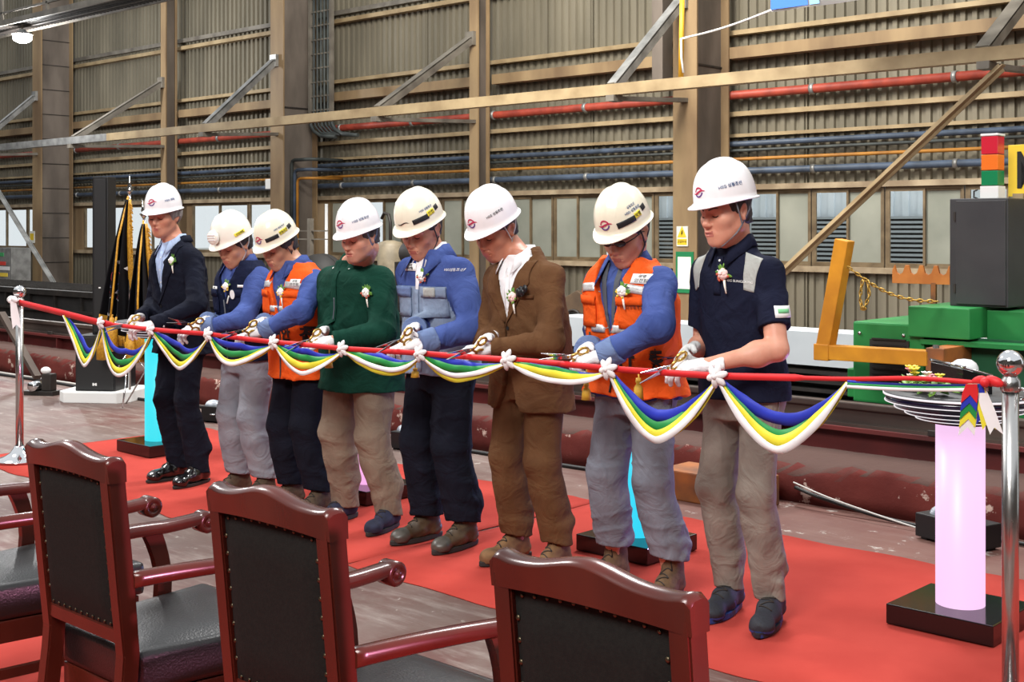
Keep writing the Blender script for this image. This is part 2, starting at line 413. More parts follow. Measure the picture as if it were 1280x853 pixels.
# ================================================================ ARMCHAIRS
M_wood = mat('mahogany_lacquer', (74,27,18), .26, 0, (48,17,12), 5, spec=.35, coat=.08, stretch=(1,1,.25), contrast=(.3,.7))
M_leather = mat('black_leather', (17,17,18), .36, 0, None, bump=.18, bscale=160, spec=.5)
M_vinyl = mat('dark_back_fabric', (15,16,15), .85, 0, (21,22,20), 120, bump=.1, bscale=300, spec=.2)
M_stud = mat('antique_brass_stud', (84,74,58), .4, .9)
CH_Y = 1.76
def crest_top(u):
    """height of the crest rail over its ends, u from -1 to 1: shoulders dip, centre arches"""
    a = abs(u)
    return 0.026*math.exp(-(a/.40)**2) + .006*math.exp(-((a-.97)/.12)**2) - .002
def make_chair():
    root = empty('armchair')
    W = .218          # half width of the back
    lean = lambda z: -.10*max(0, z-.44)**1.05        # recline
    # rear stiles run down into the rear legs
    for sx in (-1,1):
        m = MB(); zs = [0,.18,.38,.44,.6,.78,.925]
        A=[];
        pr = None
        for z in zs:
            y = lean(z) - (.05*(1-z/.42) if z<.42 else 0)
            x = sx*(W-.022)
            w, d = .022, (.026 if z>.44 else .024)
            ring = [m.bm.verts.new((x+a*w, y+b*d, z)) for a,b in ((-1,-1),(1,-1),(1,1),(-1,1))]
            if pr:
                for i in range(4): m.bm.faces.new((pr[i],pr[(i+1)%4],ring[(i+1)%4],ring[i]))
            else: m.bm.faces.new(ring[::-1])
            pr = ring
        m.bm.faces.new(pr)
        bmesh.ops.bevel(m.bm, geom=[e for e in m.bm.edges], offset=.004, segments=2, affect='EDGES')
        m.build('back_post', M_wood, root)
    # crest rail with its carved top line
    m = MB(); n = 40; pr = None
    for i in range(n+1):
        u = -1+2*i/n; x = u*(W+.004)
        zb = .896 + .012*(1-u*u); zt = .960 + crest_top(u)
        if abs(u) > .96: zt -= .010*((abs(u)-.96)/.04)**2
        yc = lean(.90) - .022*(1-u*u)*.6
        hw = .024
        ring = [m.bm.verts.new(p) for p in ((x,yc+hw+.002,zb),(x,yc-hw,zb),(x,yc-hw-.006,zt-.012),(x,yc-hw+.008,zt-.002),(x,yc,zt),(x,yc+hw-.006,zt-.004),(x,yc+hw,zt-.012))]
        if pr:
            for k in range(7):
                f = m.bm.faces.new((pr[k],pr[(k+1)%7],ring[(k+1)%7],ring[k])); f.smooth = k in (2,3,4,5)
        else: m.bm.faces.new(ring[::-1])
        pr = ring
    m.bm.faces.new(pr)
    m.build('crest_rail', M_wood, root)
    # lower back rail
    m = MB(); m.box(-W+.04, W-.04, lean(.48)-.02, lean(.48)+.02, .468, .508, bev=.005); m.build('lower_back_rail', M_wood, root)
    # upholstered panel (slightly bowed), with studs along its edge
    def panel(yoff, sign, name, mt):
        m = MB(); nx, nz = 12, 12; g = []
        for i in range(nx+1):
            col = []
            for j in range(nz+1):
                u = -1+2*i/nx; v = j/nz
                zt = .901 + .012*(1-u*u)
                z = .505 + (zt-.505)*v; x = u*(W-.044)
                e = min(1-abs(u), v, 1-v)*6; puff = .014*min(1,e)
                col.append(m.bm.verts.new((x, lean(z) + sign*(yoff+puff), z)))
            g.append(col)
        for i in range(nx):
            for j in range(nz): m.bm.faces.new((g[i][j],g[i+1][j],g[i+1][j+1],g[i][j+1])).smooth = True
        return m.build(name, mt, root)
    p = panel(.013, -1, 'back_panel', M_vinyl)
    panel(.012, 1, 'back_cushion', M_leather)
    rnd = random.Random(3)
    for i in range(11):
        u = -.92+1.84*i/10
        for z in ((.888+.012*(1-u*u)), .517):
            MB().sphere((u*(W-.052), lean(z)-.018, z), .0042, 8, (1,.6,1)).build('stud', M_stud, p)
    for j in range(1,9):
        z = .517+.37*j/9
        for sx in (-1,1): MB().sphere((sx*(W-.052), lean(z)-.018, z), .0055, 8, (1,.6,1)).build('stud', M_stud, p)
    # seat: apron + cushion
    S0, S1 = .06, .52
    m = MB()
    wb, wf = W-.03, W+.035
    def trap(x0,x1,y0,y1,z0,z1,bev):
        mm = MB(); mm.prism([(-x0,y0),(x0,y0),(x1,y1),(-x1,y1)], z0, z1, bev=bev); return mm
    trap(wb+.012, wf+.012, .03, S1, .255, .325, .004).build('seat_apron', M_wood, root)
    c = trap(wb+.015, wf+.02, .025, S1+.02, .325, .435, .02)
    # crowned top
    for v in c.bm.verts:
        if v.co.z > .425:
            v.co.z += .02*max(0,1-(v.co.x/wf)**2)*max(0,1-((v.co.y-.27)/.26)**2)
    co = c.build('seat_cushion', M_leather, root); co.data.shade_smooth()
    pt = []
    # crown as a fine domed pad on the cushion
    m = MB(); n=12; g=[]
    for i in range(n+1):
        col=[]
        for j in range(n+1):
            v=j/n; y=.045+(S1-.045)*v; hw=(wb+(wf-wb)*v); u=-1+2*i/n
            e=(1-u**4)*(1-(2*v-1)**4)
            col.append(m.bm.verts.new((u*hw, y, .433+.026*e)))
        g.append(col)
    for i in range(n):
        for j in range(n): m.bm.faces.new((g[i][j],g[i+1][j],g[i+1][j+1],g[i][j+1])).smooth=True
    m.build('cushion_crown', M_leather, co)
    # front legs, turned foot
    for sx in (-1,1):
        m = MB(); x = sx*(wf-.012)
        m.box(x-.024,x+.024,S1-.05,S1-.002,.0,.26,bev=.005); m.build('front_leg', M_wood, root)
        # side stretcher
        m = MB().beam((sx*(W-.025),-.02,.16),(x,S1-.03,.16),.022,.03); m.build('stretcher', M_wood, root)
        # arm: sweeps forward, widens, dips and ends in a scroll
        A = []
        n = 22
        for i in range(n+1):
            t = i/n
            y = lean(.62)+.02 + t*.54
            z = .635 + .012*math.sin(t*PI) - .022*t**1.2 + .022*max(0,(t-.72)/.28)**1.3
            xx = sx*(W-.012 + .075*math.sin(min(1,t*1.15)*PI/2))
            A.append((xx,y,z,t))
        m = MB(); pr=None
        for xx,y,z,t in A:
            w = .019+.010*t; h = .020 - .003*t
            ring=[m.bm.verts.new((xx+a*w, y, z+b*h)) for a,b in ((-1,-.7),(-.7,-1),(.7,-1),(1,-.7),(1,.5),(.55,1),(-.55,1),(-1,.5))]
            if pr:
                for k in range(8):
                    m.bm.faces.new((pr[k],pr[(k+1)%8],ring[(k+1)%8],ring[k])).smooth=True
            else: m.bm.faces.new(ring[::-1])
            pr=ring
        m.bm.faces.new(pr)
        ar = m.build('armrest', M_wood, root)
        xx,y,z,t = A[-1]
        R = Matrix.Translation((xx,y+.004,z-.014)) @ Matrix.Rotation(PI/2,4,'Y')
        MB().lathe([(0,-.031),(.028,-.031),(.034,-.026),(.034,.026),(.028,.031),(.020,.031),(.018,.028),(.012,.028),(.010,.033),(0,.034)],R,24).build('scroll', M_wood, ar)
        # arm post: curved board from apron to arm
        m = MB(); pr=None
        for i in range(9):
            t=i/8; z=.30+(.618-.30)*t
            yy = S1-.16 + .045*math.sin(t*PI*.9) - .01*t; xx2 = sx*(wf+.018+.02*t)
            w=.013; d=.030-.006*math.sin(t*PI)
            ring=[m.bm.verts.new((xx2+a*w,yy+b*d,z)) for a,b in ((-1,-1),(1,-1),(1,1),(-1,1))]
            if pr:
                for k in range(4): m.bm.faces.new((pr[k],pr[(k+1)%4],ring[(k+1)%4],ring[k])).smooth=False
            else: m.bm.faces.new(ring[::-1])
            pr=ring
        m.bm.faces.new(pr); m.build('arm_post', M_wood, root)
    return root
ch0 = make_chair()
chair_specs = [(-4.085,'dark mahogany armchair cut off by the left edge, only arm and seat showing'),
               (-3.20,'dark mahogany armchair with black back nearest the left chrome post'),
               (-2.313,'middle mahogany armchair standing in front of the beige trousers and green shirt'),
               (-1.403,'closest mahogany armchair, cropped at the bottom, below the grey trousers and orange vest')]
for i,(x,lb) in enumerate(chair_specs):
    o = ch0 if i==0 else copy_tree(ch0)
    o.location = (x, CH_Y, .010); o['label']=lb; o['category']='chair'; o['group']='mahogany armchairs in the foreground'
# ================================================================ CHROME POSTS
M_chrome = mat('polished_chrome', (222,222,224), .08, 1.0)
M_steel = mat('brushed_stainless', (190,188,186), .25, 1.0, rvar=.05, nscale=40)
def stanchion(x, y, label):
    r = empty('stanchion', (x,y,.010), 0, label, 'stanchion', 'chrome posts carrying the ribbon')
    MB().lathe([(0,0),(.16,0),(.165,.006),(.16,.014),(.10,.03),(.06,.055),(.04,.085),(.032,.10),(0,.10)],n=48).build('base', M_chrome, r)
    MB().lathe([(0,.09),(.0255,.09),(.0255,1.06),(0,1.06)],n=32).build('pole', M_steel, r)
    MB().lathe([(.029,1.04),(.031,1.045),(.031,1.075),(.022,1.085),(.022,1.095),(.027,1.098),(0,1.10)],n=32).build('collar', M_steel, r)
    MB().sphere((0,0,1.128),.042,32).build('ball', M_chrome, r)
    MB().tube([(.028,0,1.05),(.045,0,1.05),(.05,0,1.035),(.045,0,1.02),(.03,0,1.02)],.006,8).build('hook', M_chrome, r)
    return r
pL = at(24,578,z=0.0); stanchion(pL.x, 4.02, 'chrome ball-topped post at the left end of the red ribbon')
pR = at(1263,y=4.0); stanchion(pR.x, 4.0, 'chrome ball-topped post at the right edge by the glowing white pillar')
# ================================================================ GLOWING PILLARS
M_gloss = mat('black_gloss_board', (16,16,17), .12, 0, spec=.6)
M_disc = mat('dark_speckled_top', (48,48,50), .55, 0, (70,70,72), 120)
def glow(name, rgb, s): return mat(name, tuple(v*.45 for v in rgb), .4, 0, emit=rgb, estr=s)
M_ledw = glow('led_strip_white', (255,250,255), .8)
M_ledb = mat('blue_black_acrylic', (16,14,40), .2)
def pedestal(x, y, rgb, estr, label, name, rz=0.0, rad=.093):
    r = empty('light_pedestal', (x,y,.010), rz, label, 'pedestal', 'lit pillars on the carpet')
    MB().box(-.213,.213,-.2,.2,0,.078,bev=.004).build('base', M_gloss, r)
    MB().lathe([(rad,.078),(rad,.79),(0,.79)],n=48).build('light_column', glow('glow_'+name, rgb, estr), r)
    c = MB().lathe([(0,.79),(.125,.79),(.125,.802),(.165,.804),(.168,.818),(.206,.822),(.209,.840),(.246,.844),(.249,.866),(.282,.872),(.285,.893),(0,.893)],n=56).build('tiered_bowl', M_ledb, r)
    for z,q in ((.804,.166),(.823,.207),(.845,.247),(.870,.283)):
        MB().lathe([(q,z),(q+.004,z),(q+.004,z+.003),(q,z+.003)],n=56).build('led_ring', M_ledw, c)
    MB().lathe([(0,.893),(.287,.893),(.290,.897),(.290,.905),(.287,.909),(0,.909)],n=56).build('top_disc', M_disc, r)
    MB().lathe([(.2905,.897),(.2925,.897),(.2925,.905),(.2905,.905)],n=56).build('led_rim', M_ledw, r)
    return r
pedestal(-7.89,4.86,(60,225,240),.95,'pillar glowing cyan beside the navy suit trousers at the left','cyan')
pedestal(-5.68,4.88,(245,170,225),1.1,'pillar glowing pink, mostly hidden behind the beige trousers','pink')
pedestal(-3.765,4.93,(50,215,245),1.0,'pillar glowing cyan behind the grey trousers of the orange-vest person','cyan_near')
PX,PY = -2.135,4.88
pedestal(PX,PY,(250,205,246),.98,'tall pillar glowing pinkish white at the right with flowers on its round top','white_pink')
# flowers and button box on the right pillar
M_leaf = mat('fresh_leaf_green', (70,120,40), .5, 0, (110,150,50), 20)
M_ylw = mat('yellow_petal', (240,215,60), .5); M_wht = mat('white_petal', (245,240,228), .5); M_pnk=mat('pink_petal',(225,130,140),.5)
def blossom(m_name, c, r, mt, parent, petals=6):
    m = MB()
    for k in range(petals):
        a = 2*PI*k/petals; R = Matrix.Translation(c) @ Matrix.Rotation(a,4,'Z') @ Matrix.Rotation(-.5,4,'Y')
        m.sphere((0,0,0), r, 8, (.75,.5,.22), M=R@Matrix.Translation((r*.7,0,0)))
    m.sphere(c, r*.45, 8)
    return m.build(m_name, mt, parent)
def sphere_at(m,c,r,sz,R): return m.sphere(c,r,8,sz,M=R)
fl_root = empty('flower_garland', (PX-.09,PY-.13,.919), -.70, 'low garland of yellow and white flowers on top of the glowing white pillar','flowers')
rnd = random.Random(5); m = MB()
for i in range(46):
    x = rnd.uniform(-.12,.15); y=rnd.uniform(-.05,.05); a=rnd.uniform(0,2*PI)
    R = Matrix.Rotation(a,4,'Z')@Matrix.Rotation(rnd.uniform(-.6,.2),4,'Y')
    m.sphere((x,y,rnd.uniform(.010,.055)), .028, 6, (1.2,.5,.15), M=R)
m.build('leaves', M_leaf, fl_root)
for i in range(16):
    x=-.14+.29*i/15+rnd.uniform(-.01,.01); mt=(M_ylw,M_wht,M_ylw,M_pnk)[i%4]
    blossom('blossom',(x,rnd.uniform(-.05,.03),rnd.uniform(.03,.085)),rnd.uniform(.014,.021),mt,fl_root)
bx = empty('button_box', (PX-.02,PY+.05,.919), -.70, 'black box with chrome rails and a clear domed button on the glowing pillar','button')
m=MB(); m.prism([(-.06,0),(.06,0),(.06,.065),(-.06,.10)],-.14,.14,M=Matrix(((0,0,1,0),(1,0,0,0),(0,1,0,0),(0,0,0,1)))@Matrix.Translation((0,.0,0)),bev=.003); m.build('case', M_gloss, bx)
for sx in (-1,1): MB().tube([(sx*.13,-.065,.107),(sx*.13,.065,.072)],.005,8).build('rail', M_chrome, bx)
MB().tube([(-.15,-.056,.108),(.15,-.056,.108)],.005,8).build('rail', M_chrome, bx)
MB().lathe([(.055,.07),(.053,.085),(.045,.1),(.028,.112),(0,.116)],Matrix.Translation((.03,0,.012)),24).build('dome', mat('white_dome',(225,228,228),.1,0), bx)
# ================================================================ FLOOR UPLIGHTS
M_plast = mat('black_plastic', (20,20,22), .45)
M_lens = mat('uplight_lens', (200,206,214), .1, 0, (120,126,136), 30, spec=.8)
def uplight(x,y,rz,label,s=1.0):
    r = empty('uplight', (x,y,0), rz, label, 'floodlight', 'black uplights along the red kerb')
    MB().box(-.19*s,.19*s,-.09,.09,.012,.13,bev=.006).build('housing', M_plast, r)
    for sx in (-1,1): MB().box(sx*.15*s-.02,sx*.15*s+.02,-.07,.07,0,.014).build('foot', M_plast, r)
    MB().sphere((-.09*s,0,.125),.065,20,(1.1,.9,.75)).build('lens', M_lens, r)
    MB().tube([(.02*s,-.092,.07),(.02*s,-.105,.07),(.1*s,-.105,.07),(.1*s,-.092,.07)],.006,8).build('handle', M_chrome, r)
    return r
uplight(-2.70,6.14,-.30,'black floor uplight with a domed lens behind the glowing white pillar')
q=at(504,562,z=0); uplight(q.x+.05,q.y+.05,.2,'black floor uplight seen between the green shirt and blue jacket people',.7)
q=at(272,527,z=0); uplight(q.x,q.y,.3,'small black uplight on the floor between the two leftmost people',.5)
# ================================================================ KERB, RAILS, CUTTING BED
M_kerb = bpy.data.materials.new('chipped_maroon_concrete'); 
def kerb_mat(m):
    m.use_nodes=True; nt=m.node_tree; b=nt.nodes['Principled BSDF']; L=nt.links.new
    tc=nt.nodes.new('ShaderNodeTexCoord')
    n1=nt.nodes.new('ShaderNodeTexNoise'); n1.inputs['Scale'].default_value=2.2; n1.inputs['Detail'].default_value=8; L(tc.outputs['Object'],n1.inputs['Vector'])
    r1=nt.nodes.new('ShaderNodeValToRGB'); r1.color_ramp.elements[0].color=lin((80,29,26))+(1,); r1.color_ramp.elements[1].color=lin((108,48,42))+(1,)
    r1.color_ramp.elements[0].position=.35; r1.color_ramp.elements[1].position=.7; L(n1.outputs['Fac'],r1.inputs['Fac'])
    n2=nt.nodes.new('ShaderNodeTexNoise'); n2.inputs['Scale'].default_value=6; n2.inputs['Detail'].default_value=9; n2.inputs['Roughness'].default_value=.7; L(tc.outputs['Object'],n2.inputs['Vector'])
    r2=nt.nodes.new('ShaderNodeValToRGB'); r2.color_ramp.elements[0].position=.60; r2.color_ramp.elements[1].position=.63; L(n2.outputs['Fac'],r2.inputs['Fac'])
    mx=nt.nodes.new('ShaderNodeMix'); mx.data_type='RGBA'; L(r2.outputs['Color'],mx.inputs['Factor']); L(r1.outputs['Color'],mx.inputs['A']); mx.inputs['B'].default_value=lin((186,160,148))+(1,)
    ge=nt.nodes.new('ShaderNodeNewGeometry'); sp=nt.nodes.new('ShaderNodeSeparateXYZ'); L(ge.outputs['True Normal'],sp.inputs[0])
    ad=nt.nodes.new('ShaderNodeMath'); ad.operation='MULTIPLY_ADD'; L(n1.outputs['Fac'],ad.inputs[0]); ad.inputs[1].default_value=.5; L(sp.outputs['Z'],ad.inputs[2])
    r3=nt.nodes.new('ShaderNodeValToRGB'); r3.color_ramp.elements[0].position=.72; r3.color_ramp.elements[1].position=1.0; L(ad.outputs[0],r3.inputs['Fac'])
    m2=nt.nodes.new('ShaderNodeMix'); m2.data_type='RGBA'; L(r3.outputs['Color'],m2.inputs['Factor']); L(mx.outputs['Result'],m2.inputs['A']); m2.inputs['B'].default_value=lin((82,60,54))+(1,)
    L(m2.outputs['Result'],b.inputs['Base Color']); b.inputs['Roughness'].default_value=.8; b.inputs['Specular IOR Level'].default_value=.2
    bp=nt.nodes.new('ShaderNodeBump'); bp.inputs['Strength'].default_value=.4; bp.inputs['Distance'].default_value=.02; L(n2.outputs['Fac'],bp.inputs['Height']); L(bp.outputs['Normal'],b.inputs['Normal'])
kerb_mat(M_kerb)
def kerb():
    bm=bmesh.new(); rnd=random.Random(9); prof=[(6.44,0),(6.44,.08),(6.445,.15),(6.45,.20),(6.475,.235),(6.54,.245),(6.70,.245),(6.92,.24),(6.92,0)]
    pr=None; x=-34.0
    while x<=3.0:
        ring=[]
        for j,(y,z) in enumerate(prof):
            w=(0,.004,.006,.010,.014,.012,.006,.003,0)[j]
            chip = .05*max(0,math.sin(x*3.1+1)*math.sin(x*1.37)-.25)*rnd.uniform(.6,1.2) if j in (3,4,5) else 0
            ring.append(bm.verts.new((x,y+rnd.uniform(-w,w)+chip*.6,z+rnd.uniform(-w,w)*.7-chip)))
        if pr:
            for k in range(9): bm.faces.new((pr[k],pr[(k+1)%9],ring[(k+1)%9],ring[k])).smooth=True
        else: bm.faces.new(ring)
        pr=ring; x+=.05
    bm.faces.new(pr[::-1]); bmesh.ops.recalc_face_normals(bm,faces=bm.faces)
    me=bpy.data.meshes.new('kerb'); bm.to_mesh(me); bm.free()
    o=link('floor_kerb',me,M_kerb); structure(o)
kerb()
M_rail = mat('worn_rail_steel', (92,80,72), .45, .35, (60,50,46), 3, rvar=.12, stretch=(.4,1,1))
M_maroon = mat('maroon_girder_paint', (104,36,34), .55, 0, (74,28,27), 2)
o=MB(); o.box(-34,3,7.0,7.16,.0,.02); o.box(-34,3,7.06,7.09,.02,.345); o.box(-34,3,6.98,7.18,.345,.37)
x=-33
while x<3: o.box(x,x+.02,6.99,7.06,.02,.345); x+=1.15
g=o.build('girder', M_maroon); tag(g,'long dark maroon steel girder lying along the back of the red kerb','girder')
def rail(y,z,label):
    m=MB(); m.box(-34,3,y-.07,y+.07,z,z+.018); m.box(-34,3,y-.012,y+.012,z+.018,z+.10); m.box(-34,3,y-.036,y+.036,z+.10,z+.14,bev=.008)
    r=m.build('track_rail', M_rail); tag(r,label,'rail'); return r
rail(7.08,.37,'front steel track rail on top of the maroon girder')
# track foundation with second rail
M_found = mat('oily_machine_foundation', (62,54,50), .7, 0, (44,38,36), 2)
o=MB().box(-34,3,7.45,9.0,0,.20).build('machine_foundation', M_found); tag(o,'dark oily foundation slab between the track rails and the cutting bed','foundation')
rail(8.05,.20,'rear steel track rail in front of the cutting bed')
# clamps on the front rail
for i in range(26):
    x=-20+.8*i
    c=MB(); c.box(x-.05,x+.05,6.985,7.006,.372,.405,bev=.004); cc=c.build('rail_clamp',M_dark)
    tag(cc,'small dark clamp holding the foot of the front track rail','clamp','clamps along the front track rail')
# cutting bed, long black side and slatted top
M_grille=mat('sooty_slat_steel',(46,42,40),.6,.2,(30,28,27),6)
bed=empty('cutting_bed',(0,0,0),0,'long black slatted cutting bed running along the wall at the left','machine bed')
m=MB(); m.box(-34,-8.35,9.5,9.56,.0,.63); m.box(-34,-8.35,10.7,10.76,0,.63); m.box(-8.41,-8.35,9.56,10.7,0,.63); m.build('bed_side',M_black,bed)
m=MB(); m.box(-34,-8.35,9.44,9.5,.55,.63); m.box(-34,-8.35,9.44,9.5,.30,.34); m.build('edge_rail',M_dark,bed)
s=MB(); x=-33.8
while x<-8.5: s.box(x,x+.012,9.58,10.69,.45,.65); x+=.16
s.build('slats',M_grille,bed)
s=MB(); x=-33.5
while x<-8.5: MB().box(x,x+.06,9.46,9.5,.34,.55).build('rib',M_dark,bed); x+=.8
# white plate table
M_plate=mat('pale_grey_plate',(206,212,216),.45,0,(184,192,198),1.5)
tb=empty('plate_table',(0,0,0),0,'pale grey-white sided plate table seen behind the brown suit and orange vest','machine bed')
MB().box(-8.3,.5,9.5,9.54,.42,.70).build('side_plate',M_plate,tb)
MB().box(-8.3,.5,9.54,9.9,.66,.70).build('top_plate',M_plate,tb)
s=MB(); z=.05
s.box(-8.3,.5,9.62,9.66,.0,.42)
while z<.40:
    s.box(-8.3,.5,9.50,9.62,z,z+.03); z+=.075
s.build('slats',M_grille,tb)
# rust block and wedge
M_rust=mat('orange_rust_steel',(168,98,42),.65,0,(104,66,44),3.5,detail=9,contrast=(.4,.6))
q0=at(835,619,z=0)
o=MB().box(q0.x,q0.x+.62,6.02,6.32,0,.17,bev=.008).build('steel_block',M_rust); tag(o,'rusty orange steel block on the floor behind the person in the navy polo','block')
m=MB(); m.prism([(0,0),(.26,0),(.26,.26),(.12,.30),(.02,.12)],-.08,.08,M=Matrix.Translation((q0.x+.16,6.40,.0))@Matrix(((1,0,0,0),(0,0,-1,0),(0,1,0,0),(0,0,0,1))),bev=.006)
o=m.build('steel_wedge',M_rust); o.location=(0,0,0.0); tag(o,'rusty upright steel wedge standing behind the orange block','wedge')
# cables at the foot of the kerb
M_cab=mat('black_cable',(22,22,22),.5); M_cabw=mat('pale_cable',(190,186,180),.5)
def cable(name,pts,r,mt,label):
    P=[Vector(p) for p in pts]; out=[]
    for i in range(len(P)-1):
        p0,p1,p2,p3=P[max(i-1,0)],P[i],P[i+1],P[min(i+2,len(P)-1)]
        for k in range(8):
            t=k/8; out.append(.5*((2*p1)+(p2-p0)*t+(2*p0-5*p1+4*p2-p3)*t*t+(3*p1-p0-3*p2+p3)*t**3))
    out.append(P[-1]); o=MB().tube(out,r,8).build(name,mt); return tag(o,label,'cable')
cable('floor_cable',[(-14,6.2,.014),(-12,6.28,.014),(-10.5,6.2,.014),(-9,6.33,.014),(-7,6.30,.014),(-5.2,6.36,.014),(-4.7,6.4,.014)],.013,M_cab,'black cable along the foot of the red kerb behind the left people')
cable('floor_cable',[(-13.5,6.32,.013),(-11,6.38,.013),(-9.5,6.30,.013),(-8,6.39,.013),(-6.4,6.37,.013)],.011,M_cabw,'pale cable along the foot of the kerb at the left')
cable('floor_cable',[(-3.75,6.38,.10),(-3.55,6.34,.07),(-3.1,6.33,.014),(-2.5,6.30,.014),(-1.6,6.32,.014),(-.6,6.3,.014)],.011,M_cab,'black cable running to the floor uplight behind the glowing white pillar')
cable('floor_cable',[(-3.75,6.36,.13),(-3.45,6.30,.08),(-2.9,6.24,.012),(-2.6,6.2,.012)],.005,M_cabw,'thin white cable drooping beside the red kerb right of the navy polo')
# ================================================================ HIGH STEEL
def thing_mesh(mb,name,mt,label,cat,group=None):
    return tag(mb.build(name,mt),label,cat,group)
BY=13.7; BZ=3.45; BX0=at(137,y=BY).x
m=MB(); m.hbeam((BX0,BY,BZ),(4,BY,BZ),.14,.15,.02)
m.box(BX0,4,BY-.075,BY-.07,BZ-.075,BZ+.075)
thing_mesh(m,'runway_beam',M_tan,'long tan runway beam crossing the hall in front of the columns','beam')
m=MB(); m.hbeam((-36,BY,BZ),(BX0,BY,BZ),.14,.15,.02); m.box(-36,BX0,BY-.078,BY-.07,BZ-.075,BZ+.075)
thing_mesh(m,'runway_beam',M_bright,'galvanised grey length of the runway beam at the far left','beam')
HEADS=['far left wide column','slender post behind the navy suit','wide column above the two left helmets','slender post above the brown suit','wide column behind the navy polo','hidden post beyond the right edge']
for x,hd in zip(COLX[1:7],HEADS):
    big=hd.startswith('wide') or hd.startswith('far'); yb=CBY if big else CSY
    if hd.startswith('hidden'): yb=CSY
    lt = M_bright if big else M_grey
    m=MB(); a=Vector((x-.05,yb-.07,4.90)); b=Vector((x-.05,BY+.02,BZ+.10))
    m.beam(a,b,.17,.014); m.beam(a+Vector((.078,0,-.06)),b+Vector((.078,0,-.06)),.014,.13)
    m.box(x-.14,x+.06,yb-.07,yb-.002,4.76,5.0)
    thing_mesh(m,'diagonal_strut',lt,'slanting strut from the %s to the runway beam'%hd,'strut','struts of the runway beam')
    m=MB(); m.beam((x,yb-.001,BZ-.02),(x,BY-.03,BZ-.12),.12,.06); m.box(x-.07,x+.07,BY-.1,BY+.1,BZ-.16,BZ-.0755)
    thing_mesh(m,'support_bracket',M_grey,'horizontal bracket below the runway beam at the %s'%hd,'bracket','brackets of the runway beam')
# long diagonal braces below the beam
a=at(1252,84,y=BY); b=at(985,335,y=BY)
d=(b-a); e=a+d*(a.z/(a.z-b.z)-.005)
m=MB(); m.beam(a,e,.11,.014,up=(0,1,0)); m.beam(a+Vector((.045,-.05,.02)),e+Vector((.045,-.05,.02)),.012,.10,up=(0,1,0))
thing_mesh(m,'diagonal_brace',M_tan,'tan diagonal brace slanting down behind the shoulder of the navy polo','brace')
a=at(-6,232,y=BY); b=at(40,308,y=BY); e=a+(b-a)*(a.z/(a.z-b.z)-.005)
m=MB(); m.beam(a,e,.13,.014,up=(0,1,0)); m.beam(a+Vector((.05,-.05,.0)),e+Vector((.05,-.05,.0)),.012,.10,up=(0,1,0))
thing_mesh(m,'diagonal_brace',M_bright,'grey diagonal brace at the left edge in front of the wide column','brace')
# pipes on the wall
def pipe(name,y,z,r,mt,label,x0=-46,x1=6,cl=None):
    root=empty(name,(0,0,0),0,label,'pipe','pipes along the back wall')
    MB().tube([(x0,y,z),(x1,y,z)],r,14).build('pipe_run',mt,root)
    x=x0+1.5
    while x<x1:
        MB().box(x-.02,x+.02,y+r*.3,WY-.050,z-.02,z+.02).build('wall_bracket',M_dark,root); x+=4.2
    if cl:
        x=x0+1
        while x<x1:
            m=MB(); m.lathe([(r*1.0,-.03),(r*1.25,-.03),(r*1.25,.03),(r,.03)],Matrix.Translation((x,y,z))@Matrix.Rotation(PI/2,4,'Y'),16)
            m.build('clamp',M_bright if cl==1 else M_dark,root); x+=2.1
pipe('pipe',WY-.20,3.56,.065,M_redpipe,'thick red pipe high on the wall just under the runway beam',cl=1)
pipe('pipe',WY-.15,2.83,.042,M_bluepipe,'upper blue-grey pipe of the four low pipes on the wall')
pipe('pipe',WY-.15,2.73,.024,M_dkpipe,'thin dark pipe between the blue-grey and ochre pipes')
pipe('pipe',WY-.17,2.60,.026,M_orpipe,'thin ochre pipe running above the lowest blue pipe')
pipe('pipe',WY-.17,2.42,.052,M_bluepipe,'lowest thick blue pipe just above the windows',cl=1)
# cable ladder
lx=at(413,y=16.25).x
r=empty('cable_ladder',(lx,16.0,0),0,'steel cable ladder rising up the wall right of the wide column','cable ladder')
for sx in (-.33,.33): MB().box(sx-.03,sx+.03,-.03,.05,3.75,9).build('ladder_rail',M_grey,r)
m=MB(); z=3.9
while z<9: m.box(-.30,.30,-.01,.02,z,z+.03); z+=.28
m.build('rungs',M_grey,r)
m=MB()
for k in range(5):
    x=-.22+.11*k; m.tube([(x,.01,9),(x,.01,3.8),(x+.05,.01,3.6),(x+.25,.01,3.45),(x+.7,.01,3.40)],.025,8)
for sx in (-.33,.33): m.tube([(sx,.01,3.78),(sx+.02,.01,3.62),(sx+.12,.01,3.5),(sx+.35,.01,3.40),(sx+.8,.01,3.36)],.04,8)
m.build('cable_bundle',M_dkpipe,r)
# conduits on the wide column
cx=COLX[3]+.20
for i,(dx,zt,mt,lb) in enumerate(((-.075,2.92,M_dkpipe,'outermost dark conduit bending off the wide column to the wall'),(.02,2.72,M_bluepipe,'middle blue-grey conduit bending off the wide column'),(.11,2.55,M_orpipe,'inner ochre conduit bending off the wide column'))):
    yy=15.62
    P=[(cx+dx,yy,.0),(cx+dx,yy,zt-.08),(cx+dx+.03,yy,zt-.02),(cx+dx+.1,yy,zt),(cx+.42,yy,zt),(cx+.52,yy+.05,zt),(cx+.56,yy+.15,zt),(cx+.58,WY-.13,zt)]
    tag(MB().tube(P,.035 if i<2 else .028,10).build('conduit',mt),lb,'conduit','conduits bending off the wide column')
# electrical box
q=at(333,231,y=15.42); o=MB().box(COLX[3]-.41,COLX[3]-.2105,15.37,15.47,q.z-.09,q.z+.11,bev=.01).build('junction_box',M_white); tag(o,'small white junction box beside the wide column above the left helmets','box')
